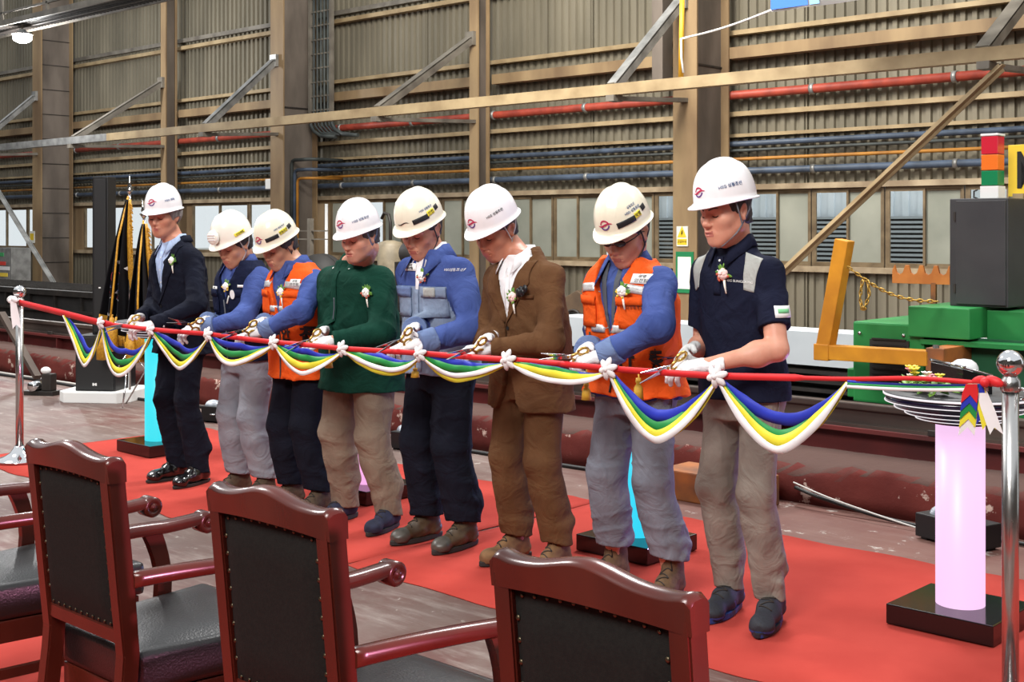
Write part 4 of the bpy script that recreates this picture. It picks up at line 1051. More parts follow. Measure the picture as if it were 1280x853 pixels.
# ================================================================ IMPLICIT SURFACES (bodies, gloves, garments, shoes)
V3 = lambda *a: np.array(a, float)
class Field:
    def __init__(s, xs, ys, zs):
        s.xs, s.ys, s.zs = (np.asarray(a, np.float32) for a in (xs,ys,zs))
        s.d = np.full((len(s.xs),len(s.ys),len(s.zs)), .2, np.float32)
    @staticmethod
    def box(lo, hi, h):
        return Field(*[np.arange(l, u+h, h) for l,u in zip(lo,hi)])
    def sub(s, lo, hi):
        r = []
        for a,l,u in zip((s.xs,s.ys,s.zs),lo,hi):
            i,j = np.searchsorted(a,l), np.searchsorted(a,u); r.append(slice(i,j))
        return tuple(r)
    def pts(s, sl): return s.xs[sl[0]][:,None,None], s.ys[sl[1]][None,:,None], s.zs[sl[2]][None,None,:]
    def put(s, sl, f, k, op='u'):
        if f.size == 0: return
        d = s.d[sl]; f = np.broadcast_to(f, d.shape)
        if op == 'u':
            if k: h = np.maximum(k-np.abs(d-f),0)/k; d[...] = np.minimum(d,f)-h*h*k*.25
            else: np.minimum(d,f,out=d)
        elif op == 's':
            f = -f
            if k: h = np.maximum(k-np.abs(d-f),0)/k; d[...] = np.maximum(d,f)+h*h*k*.25
            else: np.maximum(d,f,out=d)
    def cap(s, a, b, ra, rb, k=.02, op='u', sq=None):
        """tapered capsule; sq=(axis vector, factor) thins it along one axis"""
        a, b = np.asarray(a,float), np.asarray(b,float); m = max(ra,rb)+k+.03
        sl = s.sub(np.minimum(a,b)-m, np.maximum(a,b)+m); X,Y,Z = s.pts(sl)
        ab = b-a; L2 = max(float(ab@ab),1e-9)
        px,py,pz = X-a[0],Y-a[1],Z-a[2]
        t = np.clip((px*ab[0]+py*ab[1]+pz*ab[2])/L2,0,1)
        qx,qy,qz = px-t*ab[0],py-t*ab[1],pz-t*ab[2]
        if sq is not None:
            n,f = np.asarray(sq[0],float),sq[1]; w = qx*n[0]+qy*n[1]+qz*n[2]; g = 1/f-1
            qx,qy,qz = qx+w*g*n[0],qy+w*g*n[1],qz+w*g*n[2]
            dd = (np.sqrt(qx*qx+qy*qy+qz*qz)-(ra+(rb-ra)*t))*(f+1)/2
        else: dd = np.sqrt(qx*qx+qy*qy+qz*qz)-(ra+(rb-ra)*t)
        s.put(sl, dd.astype(np.float32), k, op); return s
    def ell(s, c, r, R=None, k=.02, op='u'):
        c = np.asarray(c,float); r = np.asarray(r,float); m = r.max()+k+.03
        sl = s.sub(c-m,c+m); X,Y,Z = s.pts(sl); p = [X-c[0],Y-c[1],Z-c[2]]
        if R is not None: p = [p[0]*R[0][i]+p[1]*R[1][i]+p[2]*R[2][i] for i in range(3)]
        k0 = np.sqrt(sum((p[i]/r[i])**2 for i in range(3))); k1 = np.sqrt(sum((p[i]/r[i]**2)**2 for i in range(3)))
        s.put(sl,(k0*(k0-1)/np.maximum(k1,1e-6)).astype(np.float32),k,op); return s
    def loft(s, kn, k=.03, off=0.0, pw=2.3):
        """stacked rounded sections: rows of (z, half width, half depth, centre y, centre x)"""
        kn = np.asarray(kn,float); z = s.zs
        a = np.interp(z,kn[:,0],kn[:,1])+off; b = np.interp(z,kn[:,0],kn[:,2])+off; cy = np.interp(z,kn[:,0],kn[:,3])
        cx = np.interp(z,kn[:,0],kn[:,4]) if kn.shape[1]>4 else 0*z
        sl = (slice(None),slice(None),slice(None)); X,Y,Z = s.pts(sl)
        q = (np.abs((X-cx)/a)**pw+np.abs((Y-cy)/b)**pw)**(1/pw)
        g = np.minimum(a,b)
        d = (q-1)*g*1.0
        zz = Z+0*d; d = np.maximum(d, np.maximum(kn[0,0]-zz, zz-kn[-1,0]))
        s.put(sl,d.astype(np.float32),k); return s
    def fn(s, f, op='s', k=0.0, sl=None):
        sl = sl or (slice(None),slice(None),slice(None)); X,Y,Z = s.pts(sl)
        v = f(X,Y,Z); s.put(sl, np.broadcast_to(v, s.d[sl].shape).astype(np.float32), k, op); return s
    def disp(s, f):
        X,Y,Z = s.pts((slice(None),)*3); s.d += f(X,Y,Z).astype(np.float32); return s
    def surf(s, smooth=1):
        d = s.d; d[0]=d[-1]=.05; d[:,0]=d[:,-1]=.05; d[:,:,0]=d[:,:,-1]=.05
        ins = d<0
        c = ins[:-1,:-1,:-1].astype(np.int8)
        tot = np.zeros(c.shape,np.int8)
        for i in (0,1):
            for j in (0,1):
                for l in (0,1): tot += ins[i:i+c.shape[0],j:j+c.shape[1],l:l+c.shape[2]]
        I,J,K = np.nonzero((tot>0)&(tot<8)); n = len(I)
        idx = -np.ones(c.shape,np.int64); idx[I,J,K] = np.arange(n)
        P = np.zeros((n,3)); cnt = np.zeros(n)
        ax = (s.xs,s.ys,s.zs)
        for e in range(3):
            o1,o2 = [(1,2),(0,2),(0,1)][e]
            for u in (0,1):
                for v in (0,1):
                    o = [0,0,0]; o[o1]=u; o[o2]=v; q = list(o); q[e]=1
                    a = d[I+o[0],J+o[1],K+o[2]]; b = d[I+q[0],J+q[1],K+q[2]]; cr = (a<0)!=(b<0)
                    t = np.where(cr, a/np.where(cr,a-b,1), 0)
                    co = [ax[w][(I,J,K)[w]+o[w]].astype(float) for w in range(3)]
                    co[e] = co[e]+t*(ax[e][(I,J,K)[e]+1]-ax[e][(I,J,K)[e]])
                    for w in range(3): P[:,w] += np.where(cr,co[w],0)
                    cnt += cr
        P /= cnt[:,None]
        Q = []
        for e in range(3):
            o1,o2 = [(1,2),(2,0),(0,1)][e]
            sl0=[slice(None)]*3; sl1=[slice(None)]*3; sl0[e]=slice(0,-1); sl1[e]=slice(1,None)
            a = ins[tuple(sl0)]; b = ins[tuple(sl1)]; E = np.array(np.nonzero(a!=b))
            ok = (E[o1]>0)&(E[o2]>0)&(E[o1]<c.shape[o1])&(E[o2]<c.shape[o2]); E = E[:,ok]
            fl = a[E[0],E[1],E[2]]
            def g(du,dv):
                F = E.copy(); F[o1]-=du; F[o2]-=dv; return idx[F[0],F[1],F[2]]
            q = np.stack([g(1,1),g(0,1),g(0,0),g(1,0)],1); q[~fl] = q[~fl][:,::-1]; Q.append(q)
        Q = np.concatenate(Q)
        Q = Q[(Q>=0).all(1)]
        for _ in range(smooth):
            acc = np.zeros_like(P); w = np.zeros(n)
            for i in range(4):
                a_,b_ = Q[:,i],Q[:,(i+1)%4]
                for x,y in ((a_,b_),(b_,a_)):
                    for cc in range(3): acc[:,cc] += np.bincount(x,P[y,cc],n)
                    w += np.bincount(x,minlength=n)
            P = P*.5 + .5*acc/np.maximum(w,1)[:,None]
        return P,Q
def largest(P,Q):
    """keep only the biggest connected piece"""
    n=len(P); lab=np.arange(n)
    while True:
        m = lab[Q].min(1); new = lab.copy()
        for i in range(4): np.minimum.at(new,Q[:,i],m)
        new = new[new]
        if (new==lab).all(): break
        lab = new
    u,c = np.unique(lab,return_counts=True); keep = lab==u[c.argmax()]
    Q = Q[keep[Q[:,0]]]; mp = np.cumsum(keep)-1
    return P[keep], mp[Q]
def np_mesh(name, P, Q, mats, parent=None, fmat=None):
    me = bpy.data.meshes.new(name)
    me.vertices.add(len(P)); me.vertices.foreach_set('co', np.asarray(P,np.float32).ravel())
    me.loops.add(len(Q)*4); me.loops.foreach_set('vertex_index', np.asarray(Q,np.int32).ravel())
    me.polygons.add(len(Q)); me.polygons.foreach_set('loop_start', np.arange(0,len(Q)*4,4,dtype=np.int32))
    me.update(calc_edges=True); me.validate()
    o = link(name, me, mats, parent, True)
    if fmat is not None: me.polygons.foreach_set('material_index', np.asarray(fmat,np.int32)); me.update()
    return o
def bvh(P,Q): return BVHTree.FromPolygons([tuple(p) for p in P],[tuple(int(i) for i in q) for q in Q])
def rot(ax, a): return np.array(Matrix.Rotation(a,3,ax))
def nrm(v): v=np.asarray(v,float); return v/np.linalg.norm(v)
def wob(seed, f, amp, st=(1,1,1)):
    """soft cloth folds: a few warped sines"""
    r = np.random.RandomState(seed); A = r.normal(size=(4,3))*f*np.array(st); ph = r.uniform(0,6.28,4); B = r.normal(size=(4,3))*f*.5*np.array(st)
    def g(X,Y,Z):
        o = 0
        for i in range(4):
            w = 1.3*np.sin(B[i,0]*X+B[i,1]*Y+B[i,2]*Z+ph[3-i])
            o = o+np.sin(A[i,0]*X+A[i,1]*Y+A[i,2]*Z+ph[i]+w)
        return o*(amp/2)
    return g
def crease(seed, f, amp, st=(1,1,1)):
    """sharp-edged drapery creases: ridged, domain-warped sines"""
    r = np.random.RandomState(seed+50); A = r.normal(size=(3,3))*f*np.array(st); W = r.normal(size=(3,3))*f*.45; ph = r.uniform(0,6.28,6)
    def g(X,Y,Z):
        o = 0
        for i in range(3):
            w = 1.6*np.sin(W[i,0]*X+W[i,1]*Y+W[i,2]*Z+ph[i+3])
            o = o + (1-np.abs(np.sin(.5*(A[i,0]*X+A[i,1]*Y+A[i,2]*Z+ph[i]+w))))**3*np.maximum(0,np.sin(W[i,1]*X*1.3+W[i,2]*Y*1.3+W[i,0]*Z*1.3+ph[i]))
        return -amp*o
    return g
def folds(a, b, n, amp, seed=0, w=.35):
    """ring folds across a limb between a and b, swelling at its middle"""
    a,b = np.asarray(a,float),np.asarray(b,float); ab=b-a; L=float(ab@ab)
    r=np.random.RandomState(seed); q=r.normal(size=3)*9; ph=r.uniform(0,6)
    def g(X,Y,Z):
        t=((X-a[0])*ab[0]+(Y-a[1])*ab[1]+(Z-a[2])*ab[2])/L
        dx,dy,dz=X-(a[0]+t*ab[0]),Y-(a[1]+t*ab[1]),Z-(a[2]+t*ab[2])
        near=np.exp(-((dx*dx+dy*dy+dz*dz)/.012)**2)
        w_=np.sin(t*n*6.28+ph+1.8*np.sin(q[0]*X*2.2+q[1]*Y*2.2+q[2]*Z*.8)+.8*np.sin(q[1]*X*4+q[2]*Y*4)); return amp*(np.abs(w_)**.7*np.sign(w_))*(.55+.45*np.sin(q[2]*X*3+q[0]*Y*3+q[1]*Z*2))*np.exp(-((t-.5)/w)**2)*near
    return g
_ft = {}
def fine_text(txt, size, bold):
    """lettering cut into small triangles so that it follows folds"""
    key = (txt,size,bold)
    if key in _ft: return _ft[key]
    V,F = text_mesh(txt,size,bold); lim = max(.010, size*.14)
    if size > .05:
        bm = bmesh.new(); vs = [bm.verts.new(v) for v in V]
        for f in F:
            try: bm.faces.new([vs[i] for i in f])
            except ValueError: pass
        for _ in range(5):
            bmesh.ops.triangulate(bm, faces=bm.faces[:])
            es = [e for e in bm.edges if e.calc_length() > lim]
            if not es: break
            bmesh.ops.subdivide_edges(bm, edges=es, cuts=1)
        bmesh.ops.triangulate(bm, faces=bm.faces[:]); bm.verts.ensure_lookup_table(); bm.verts.index_update()
        V = [tuple(v.co) for v in bm.verts]; F = [tuple(v.index for v in f.verts) for f in bm.faces]; bm.free()
    _ft[key] = (V,F); return V,F
# ---------------------------------------------------------------- things laid onto a surface
class Skin:
    """projects flat shapes onto garments along a direction"""
    def __init__(s, P, Q): s.b = bvh(P,Q)
    def put(s, pts, org, d, up, off):
        d = Vector(d).normalized(); u = Vector(up); x = u.cross(d)*-1; x.normalize(); u = d.cross(x)*-1
        out = []
        org = Vector(org)
        for p in pts:
            q = org + x*p[0] + u*p[1] - d*.4
            h = s.b.ray_cast(q, d, .9)
            if h[0] is None:
                hh = s.b.find_nearest(org+x*p[0]+u*p[1])
                out.append(hh[0] + hh[1]*off if hh[0] else q+d*.4)
            else:
                n = h[1] if h[1].dot(d) < 0 else -h[1]
                out.append(h[0] - d*off*.6 + n*off*.4)
        return out
    def patch(s, name, L, R, org, d, up, mt, parent, off=.003, t=.003, nu=8, nv=14):
        """fills between two 2-D polylines L and R"""
        def rs(P,n):
            P=np.asarray(P,float); l=np.r_[0,np.cumsum(np.linalg.norm(np.diff(P,axis=0),axis=1))]; q=np.linspace(0,l[-1],n); return np.stack([np.interp(q,l,P[:,0]),np.interp(q,l,P[:,1])],1)
        A,B = rs(L,nv),rs(R,nv); pts=[tuple(A[i]*(1-j/nu)+B[i]*(j/nu)) for i in range(nv) for j in range(nu+1)]
        V = s.put(pts,org,d,up,off); F=[(i*(nu+1)+j,i*(nu+1)+j+1,(i+1)*(nu+1)+j+1,(i+1)*(nu+1)+j) for i in range(nv-1) for j in range(nu)]
        me=bpy.data.meshes.new(name); me.from_pydata([tuple(v) for v in V],[],F); o=link(name,me,mt,parent,True)
        md=solidify(o,t,0.0); return o
    def rect(s, name, w, h, org, d, up, mt, parent, off=.003, t=.003, nu=6, nv=6, dx=0, dy=0, rot2=0):
        c,sn=math.cos(rot2),math.sin(rot2); f=lambda x,y:(dx+x*c-y*sn, dy+x*sn+y*c)
        return s.patch(name,[f(-w/2,h/2),f(-w/2,-h/2)],[f(w/2,h/2),f(w/2,-h/2)],org,d,up,mt,parent,off,t,nu,nv)
    def shape(s, name, V, F, org, d, up, mt, parent, off=.004, t=.0012):
        W = s.put(V,org,d,up,off); me=bpy.data.meshes.new(name); me.from_pydata([tuple(v) for v in W],[],F); o=link(name,me,mt,parent)
        solidify(o,t,0.0); return o
    def text(s, name, txt, size, org, d, up, mt, parent, off=.0045, bold=0.0, sx=1.0, rot2=0, dx=0, dy=0):
        V,F = fine_text(txt,size,bold); c,sn=math.cos(rot2),math.sin(rot2)
        return s.shape(name,[(dx+v[0]*sx*c-v[1]*sn,dy+v[0]*sx*sn+v[1]*c) for v in V],F,org,d,up,mt,parent,off)
def ring2d(r0,r1,a0,a1,k=20,sx=1,sy=1):
    V=[];F=[]
    for i in range(k+1):
        a=a0+(a1-a0)*i/k; V+=[(r0*math.cos(a)*sx,r0*math.sin(a)*sy),(r1*math.cos(a)*sx,r1*math.sin(a)*sy)]
    for i in range(k): F.append((2*i,2*i+1,2*i+3,2*i+2))
    return V,F
# ================================================================ PEOPLE
def skin_mat(n,c,c2):
    m=mat('skin_'+n,c,.48,0,c2,18,bump=.06,bscale=220,spec=.4,contrast=(.3,.75)); b=m.node_tree.nodes['Principled BSDF']
    b.inputs['Subsurface Weight'].default_value=.12; b.inputs['Subsurface Radius'].default_value=(.012,.005,.003); b.inputs['Subsurface Scale'].default_value=.6; return m
def cloth(n,c,c2=None,r=.85,bs=420,b=.12,sheen=0.0,wr=.45):
    m=mat(n,c,r,0,c2 or tuple(int(v*.86) for v in c),7,bump=b,bscale=bs,spec=.08,sheen=sheen); nt=m.node_tree; L=nt.links.new
    # soft wrinkles besides the weave
    bp=[x for x in nt.nodes if x.type=='BUMP'][0]; src=[x for x in nt.nodes if x.type=='TEX_COORD'][0]
    n1=nt.nodes.new('ShaderNodeTexNoise'); n1.inputs['Scale'].default_value=9; n1.inputs['Detail'].default_value=3; n1.inputs['Distortion'].default_value=1.6; L(src.outputs['Object'],n1.inputs['Vector'])
    b2=nt.nodes.new('ShaderNodeBump'); b2.inputs['Strength'].default_value=wr; b2.inputs['Distance'].default_value=.03; L(n1.outputs['Fac'],b2.inputs['Height']); L(b2.outputs['Normal'],bp.inputs['Normal'])
    return m
M_glove=cloth('white_cotton_glove',(238,236,236),(222,220,222),.9,600,.2)
M_helw=mat('white_helmet_shell',(240,238,240),.22,0,spec=.5,coat=.3); M_heli=mat('ivory_helmet_shell',(236,230,208),.25,0,spec=.5,coat=.3); M_helo=mat('offwhite_helmet_shell',(238,234,222),.25,0,spec=.5,coat=.3)
M_logo=mat('emblem_crimson',(186,44,84),.5); M_logp=mat('emblem_purple',(96,58,132),.5); M_tblue=mat('lettering_blue',(58,92,140),.5); M_tblk=mat('lettering_black',(24,22,24),.5)
M_strapg=mat('grey_strap',(104,108,116),.7); M_strapd=mat('dark_strap',(62,60,64),.7); M_strapl=mat('light_grey_strap',(176,176,178),.7)
M_label=mat('yellow_label',(240,222,60),.5); M_wlabel=mat('white_label',(236,236,234),.5); M_band=mat('black_band',(22,22,24),.6)
M_refl=mat('silver_reflective_tape',(214,214,212),.35,.3,(190,190,190),90)
M_btn=mat('pale_button',(220,220,214),.4); M_gold2=mat('gold_handle',(196,158,84),.3,.8); M_blade=mat('bright_blade',(206,208,212),.18,1.0); M_tassel=mat('gold_tassel',(214,172,60),.6,0,(186,140,40),40)
M_lip=mat('lip_tone',(176,104,92),.45); M_lash=mat('dark_lash',(40,30,26),.7)
M_hairg=mat('grey_hair',(150,146,142),.7,0,(104,100,98),60,bump=.4,bscale=200,stretch=(1,1,.2)); M_haird=mat('dark_hair',(34,28,26),.65,0,(60,54,50),60,bump=.4,bscale=200,stretch=(1,1,.2)); M_hairs=mat('salt_pepper_hair',(92,88,86),.7,0,(50,46,44),60,bump=.4,bscale=200,stretch=(1,1,.2))
M_sole=mat('dark_rubber_sole',(40,36,34),.75)
# ---------------------------------------------------------------- head
HS=1.05
def head_field(F, C, R, fat=1.0):
    """C head centre, R rotation (head frame: x across, -y forward, z up)"""
    W = lambda *p: C + R@np.array(p,float)*HS
    E = lambda c,r,k=.02,op='u': F.ell(W(*c),tuple(v*HS for v in r),R.T,k,op)
    E((0,.012,.030),(.077,.098,.088),.02)
    E((0,-.034,-.030),(.064*fat,.062,.084),.035)
    for s in (-1,1):
        F.cap(W(s*.050*fat,-.004,-.058),W(s*.016,-.074,-.100),.022*fat,.018,.035)
        E((s*.043*fat,-.060,-.022),(.024,.024,.022),.03)
        E((s*.030,-.095,.003),(.021,.014,.012),.014,'s')
        E((s*.031,-.0755,.001),(.0150,.0140,.0125),.004)
        E((s*.0125,-.101,-.038),(.0085,.012,.008),.006)
        F.cap(W(s*.010,-.090,.021),W(s*.048,-.073,.018),.010,.009,.014)
        # ear
        E((s*.079,.012,-.006),(.0085,.020,.032),.008)
        E((s*.086,.006,-.002),(.006,.010,.016),.006,'s')
        E((s*.081,.006,-.030),(.007,.010,.011),.006)
        # cheek fold beside the mouth
        F.cap(W(s*.020,-.103,-.044),W(s*.034,-.092,-.066),.003,.002,.010,'s')
    E((0,-.080,-.100),(.020,.016,.016),.02)
    F.cap(W(0,-.090,.016),W(0,-.112,-.028),.0085,.012,.012); E((0,-.112,-.031),(.0125,.011,.010),.008)
    E((0,-.086,-.067),(.030,.016,.020),.02)
    E((0,-.1005,-.0625),(.022,.007,.0055),.004); E((0,-.0985,-.073),(.018,.007,.006),.004)
    F.cap(W(-.024,-.104,-.0675),W(.024,-.104,-.0675),.0022,.0022,.004,'s')
# ---------------------------------------------------------------- gloves / hands
def hand_field(F, wr, d, n, side, curl, th, g=0.0, s=1.0, spread=.12):
    """wr wrist, d pointing to the knuckles, n back of the hand, side +1 when the thumb lies at d x n"""
    d=nrm(d); n=nrm(n-d*(n@d)); t=np.cross(d,n)*side
    r=lambda v:(v+g)*s
    pk=[]
    for i,(o,l) in enumerate(((.030,.090),(.010,.094),(-.011,.090),(-.030,.082))):
        pk.append(wr+(t*o+d*l)*s)
    for k in pk: F.cap(wr+d*.012*s+(k-wr-d*.09*s)*.45,k,r(.0135),r(.0115),.018)
    F.cap(wr-d*.035*s,wr+d*.02*s,r(.025),r(.027),.02,sq=(n,.72))
    L=((.040,.025,.019),(.044,.028,.020),(.041,.026,.020),(.032,.020,.018))
    for i,k in enumerate(pk):
        a=0; p=k.copy(); c=curl[i] if hasattr(curl,'__len__') else curl
        side_off=t*(1.5-i)*spread*.25
        for j,l in enumerate(L[i]):
            a+=c*(1.0,1.15,.8)[j]
            q=p+nrm(d*math.cos(a)-n*math.sin(a)+side_off)*l*s
            F.cap(p,q,r((.0098,.0088,.0080)[j]),r((.0090,.0082,.0072)[j]),.004 if j else .006); p=q
    # thumb leaves the side of the palm
    p=wr+(d*.022+t*.024-n*.006)*s
    a0=nrm(d*math.cos(th[0])+t*math.sin(th[0])-n*th[1]); q=p+a0*.042*s; F.cap(p,q,r(.0145),r(.0118),.014)
    a1=nrm(a0*.8+d*.5-n*th[2]); q2=q+a1*.032*s; F.cap(q,q2,r(.0112),r(.0098),.004)
    a2=nrm(a1+d*.25-n*.2); q3=q2+a2*.026*s; F.cap(q2,q3,r(.0098),r(.0082),.004)
    return pk
def glove_mesh(name, parent, wr, d, n, side, curl, th, s=1.0, mt=None, cuff=True):
    F=Field.box(wr-.17*s,wr+.17*s,.0032)
    hand_field(F,wr,d,n,side,curl,th,.0012,s)
    d=nrm(d)
    if cuff: F.cap(wr-d*.052*s,wr-d*.02*s,.031*s,.029*s,.008,sq=(nrm(n-d*(n@d)),.8))
    F.fn(lambda X,Y,Z:((X-wr[0])*d[0]+(Y-wr[1])*d[1]+(Z-wr[2])*d[2]+.062*s)*1.0,'s') if cuff else None
    F.disp(wob(3,90,.0009))
    P,Q=largest(*F.surf(1)); return np_mesh(name,P,Q,mt or M_glove,parent)
# ---------------------------------------------------------------- helmet
def helmet(parent, C, R, shell, ridge='three', sc=1.0):
    root=bpy.data.objects.new('helmet',None); COL.objects.link(root); root.parent=parent
    T=Matrix.Translation(Vector(C))@Matrix([list(r) for r in R]).to_4x4()
    nA,nR=64,26; P=[];Q=[]
    def pt(a,v):
        # v 0 crown .. 1 rim .. 1.2 brim edge
        ca,sa=math.cos(a),math.sin(a)
        ax,ay=.118*sc,(.142 if sa<0 else .138)*sc; H=.160*sc/.96
        if v<=1:
            th=v*PI/2; r=math.sin(th)**.92; z=H*math.cos(th)**.86*1.0
            x,y=ax*r*ca,ay*r*sa
            if ridge=='three':
                rd=math.exp(-(x/.020)**4)*.0045+ (math.exp(-((abs(x)-.050)/.010)**2)*.0025); rd*=max(0,1-(v/.93)**8)
            elif ridge=='broad': rd=math.exp(-(x/.032)**6)*.006*max(0,1-(v/.95)**8)
            else: rd=math.exp(-(x/.012)**2)*.003*max(0,1-(v/.95)**6)
            k=1+rd/.12; x*=1+rd/.3;y*=k; z*=k
        else:
            u=(v-1)/.2; front=max(0,-sa)**1.6
            out=.008+.030*front; x=ax*ca*(1+.07*u*1.0)+0; y=ay*sa-out*u*(-1 if sa>0 else 1)*(abs(sa)); x=x+(.0)*u
            z=-.006*u-.016*u*front+.004*(1-front)*u*0
        return (x,y,z)
    vs=[v/20 for v in range(1,21)]+[1.04,1.08,1.12,1.16,1.2]
    P.append(pt(0,0))
    for v in vs:
        for i in range(nA): P.append(pt(2*PI*i/nA,v))
    F=[(0,1+i,1+(i+1)%nA) for i in range(nA)]
    for j in range(len(vs)-1):
        for i in range(nA):
            a=1+j*nA+i; b=1+j*nA+(i+1)%nA; F.append((a,a+nA,b+nA,b))
    P=[tuple(T@Vector(p)) for p in P]
    me=bpy.data.meshes.new('shell'); me.from_pydata(P,[],F); bm=bmesh.new(); bm.from_mesh(me); bmesh.ops.recalc_face_normals(bm,faces=bm.faces); bm.to_mesh(me); bm.free()
    sh=link('shell',me,shell,root,True); solidify(sh,.003,-1)
    rim=MB().tube([T@Vector(pt(2*PI*i/nA,1.2)) for i in range(nA)],.0028,8,closed=True).build('rim',shell,root)
    sk=Skin.__new__(Skin); sk.b=BVHTree.FromPolygons(P,F)
    fw=lambda *v:Vector(R@np.array(v,float)); at_=lambda *v:T@Vector(v)
    return root,sk,at_,fw
def emblem(root,sk,at_,fw,r=.021,z=.052,swoosh=False,dx=0,kind=0):
    org=at_(dx,-.15,z); d=fw(0,1,-.12); up=fw(0,0,1)
    if kind==1:
        V=[];F=[]
        for i in range(21):
            u=-1+2*i/20; w=.0022*(1-u*u)+.0004; y=.006*math.sin(u*2.6); V+=[(u*.033,y-w),(u*.033,y+w)]
        F=[(2*i,2*i+2,2*i+3,2*i+1) for i in range(20)]; sk.shape('emblem',V,F,org,d,up,M_tblk,root,.0022,.0008); return
    V,F=ring2d(r*.74,r,.35,PI-.05,20); e=sk.shape('emblem',V,F,org,d,up,M_logo,root,.0022,.0008)
    V,F=ring2d(r*.74,r,PI+.35,2*PI-.05,20); sk.shape('emblem_arc',V,F,org,d,up,M_logp if kind==0 else M_logo,e,.0022,.0008)
    V=[];F=[]
    for i in range(21):
        u=-1+2*i/20; w=.0034*(1-u*u)+.0006; y=.0062*math.sin(u*2.4); V+=[(u*r*1.5,y-w),(u*r*1.5,y+w)]
    F=[(2*i,2*i+2,2*i+3,2*i+1) for i in range(20)]; sk.shape('emblem_wave',V,F,org,d,up,M_logo,e,.0024,.0008)
def straps(root,C,R,mt,P,s=1.0):
    """two straps from the helmet rim meet below each ear and go on to the chin"""
    W=lambda *p:Vector(C+R@np.array(p,float)*HS)
    for sd in (-1,1):
        a=W(sd*.099,-.040,.046); b=W(sd*.099,.050,.046); j=W(sd*.079,-.006,-.052); c=W(sd*.066,-.030,-.080); k=W(sd*.030,-.075,-.117); e=W(0,-.094,-.120)
        MB().tube([a,a.lerp(j,.5)+(W(sd*.006,-.004,0)-W(0,0,0)),j,c,k,e],.0042,6,flat=.45).build('chin_strap',mt,root)
        MB().tube([b,b.lerp(j,.5)+(W(sd*.005,.006,0)-W(0,0,0)),j],.0042,6,flat=.45).build('chin_strap',mt,root)
# ---------------------------------------------------------------- collars
def collar(name,parent,base,r,mt,gap=.5,h=.034,drop=.040,flare=.026,tilt=.35,lean=(0,0),point=.018,t=.003):
    """turned-down collar round the neck; gap is half the opening angle at the front"""
    n=44; rows=[[],[],[],[]]; b=Vector(base)
    for i in range(n+1):
        u=-1+2*i/n; a=-PI/2+ (PI+ (PI-gap)*u)     # from front-right round the back to front-left
        a=PI/2+u*(PI-gap)
        c,s=math.cos(a),math.sin(a); fr=max(0,-s)
        zt=h*(1-.10*fr)-tilt*.10*fr; tip=point*max(0,(abs(u)-.80)/.20)**1.5
        top=Vector((r*c*.98,r*1.02*s,zt)); 
        rows[0].append(b+Vector((r*c*1.0,r*s*1.05,-.02-tilt*.10*fr)))
        rows[1].append(b+top)
        rows[2].append(b+top+Vector((c*.007,s*.007,.001)))
        rows[3].append(b+Vector(((r+flare)*c*(1),(r+flare)*1.02*s-tip*.8,zt-drop-tip*1.1)))
    m=MB()
    for A,B in zip(rows,rows[1:]): m.strip(A,B)
    bmesh.ops.remove_doubles(m.bm,verts=m.bm.verts,dist=1e-5)
    o=m.build(name,mt,parent); solidify(o,t,0); return o
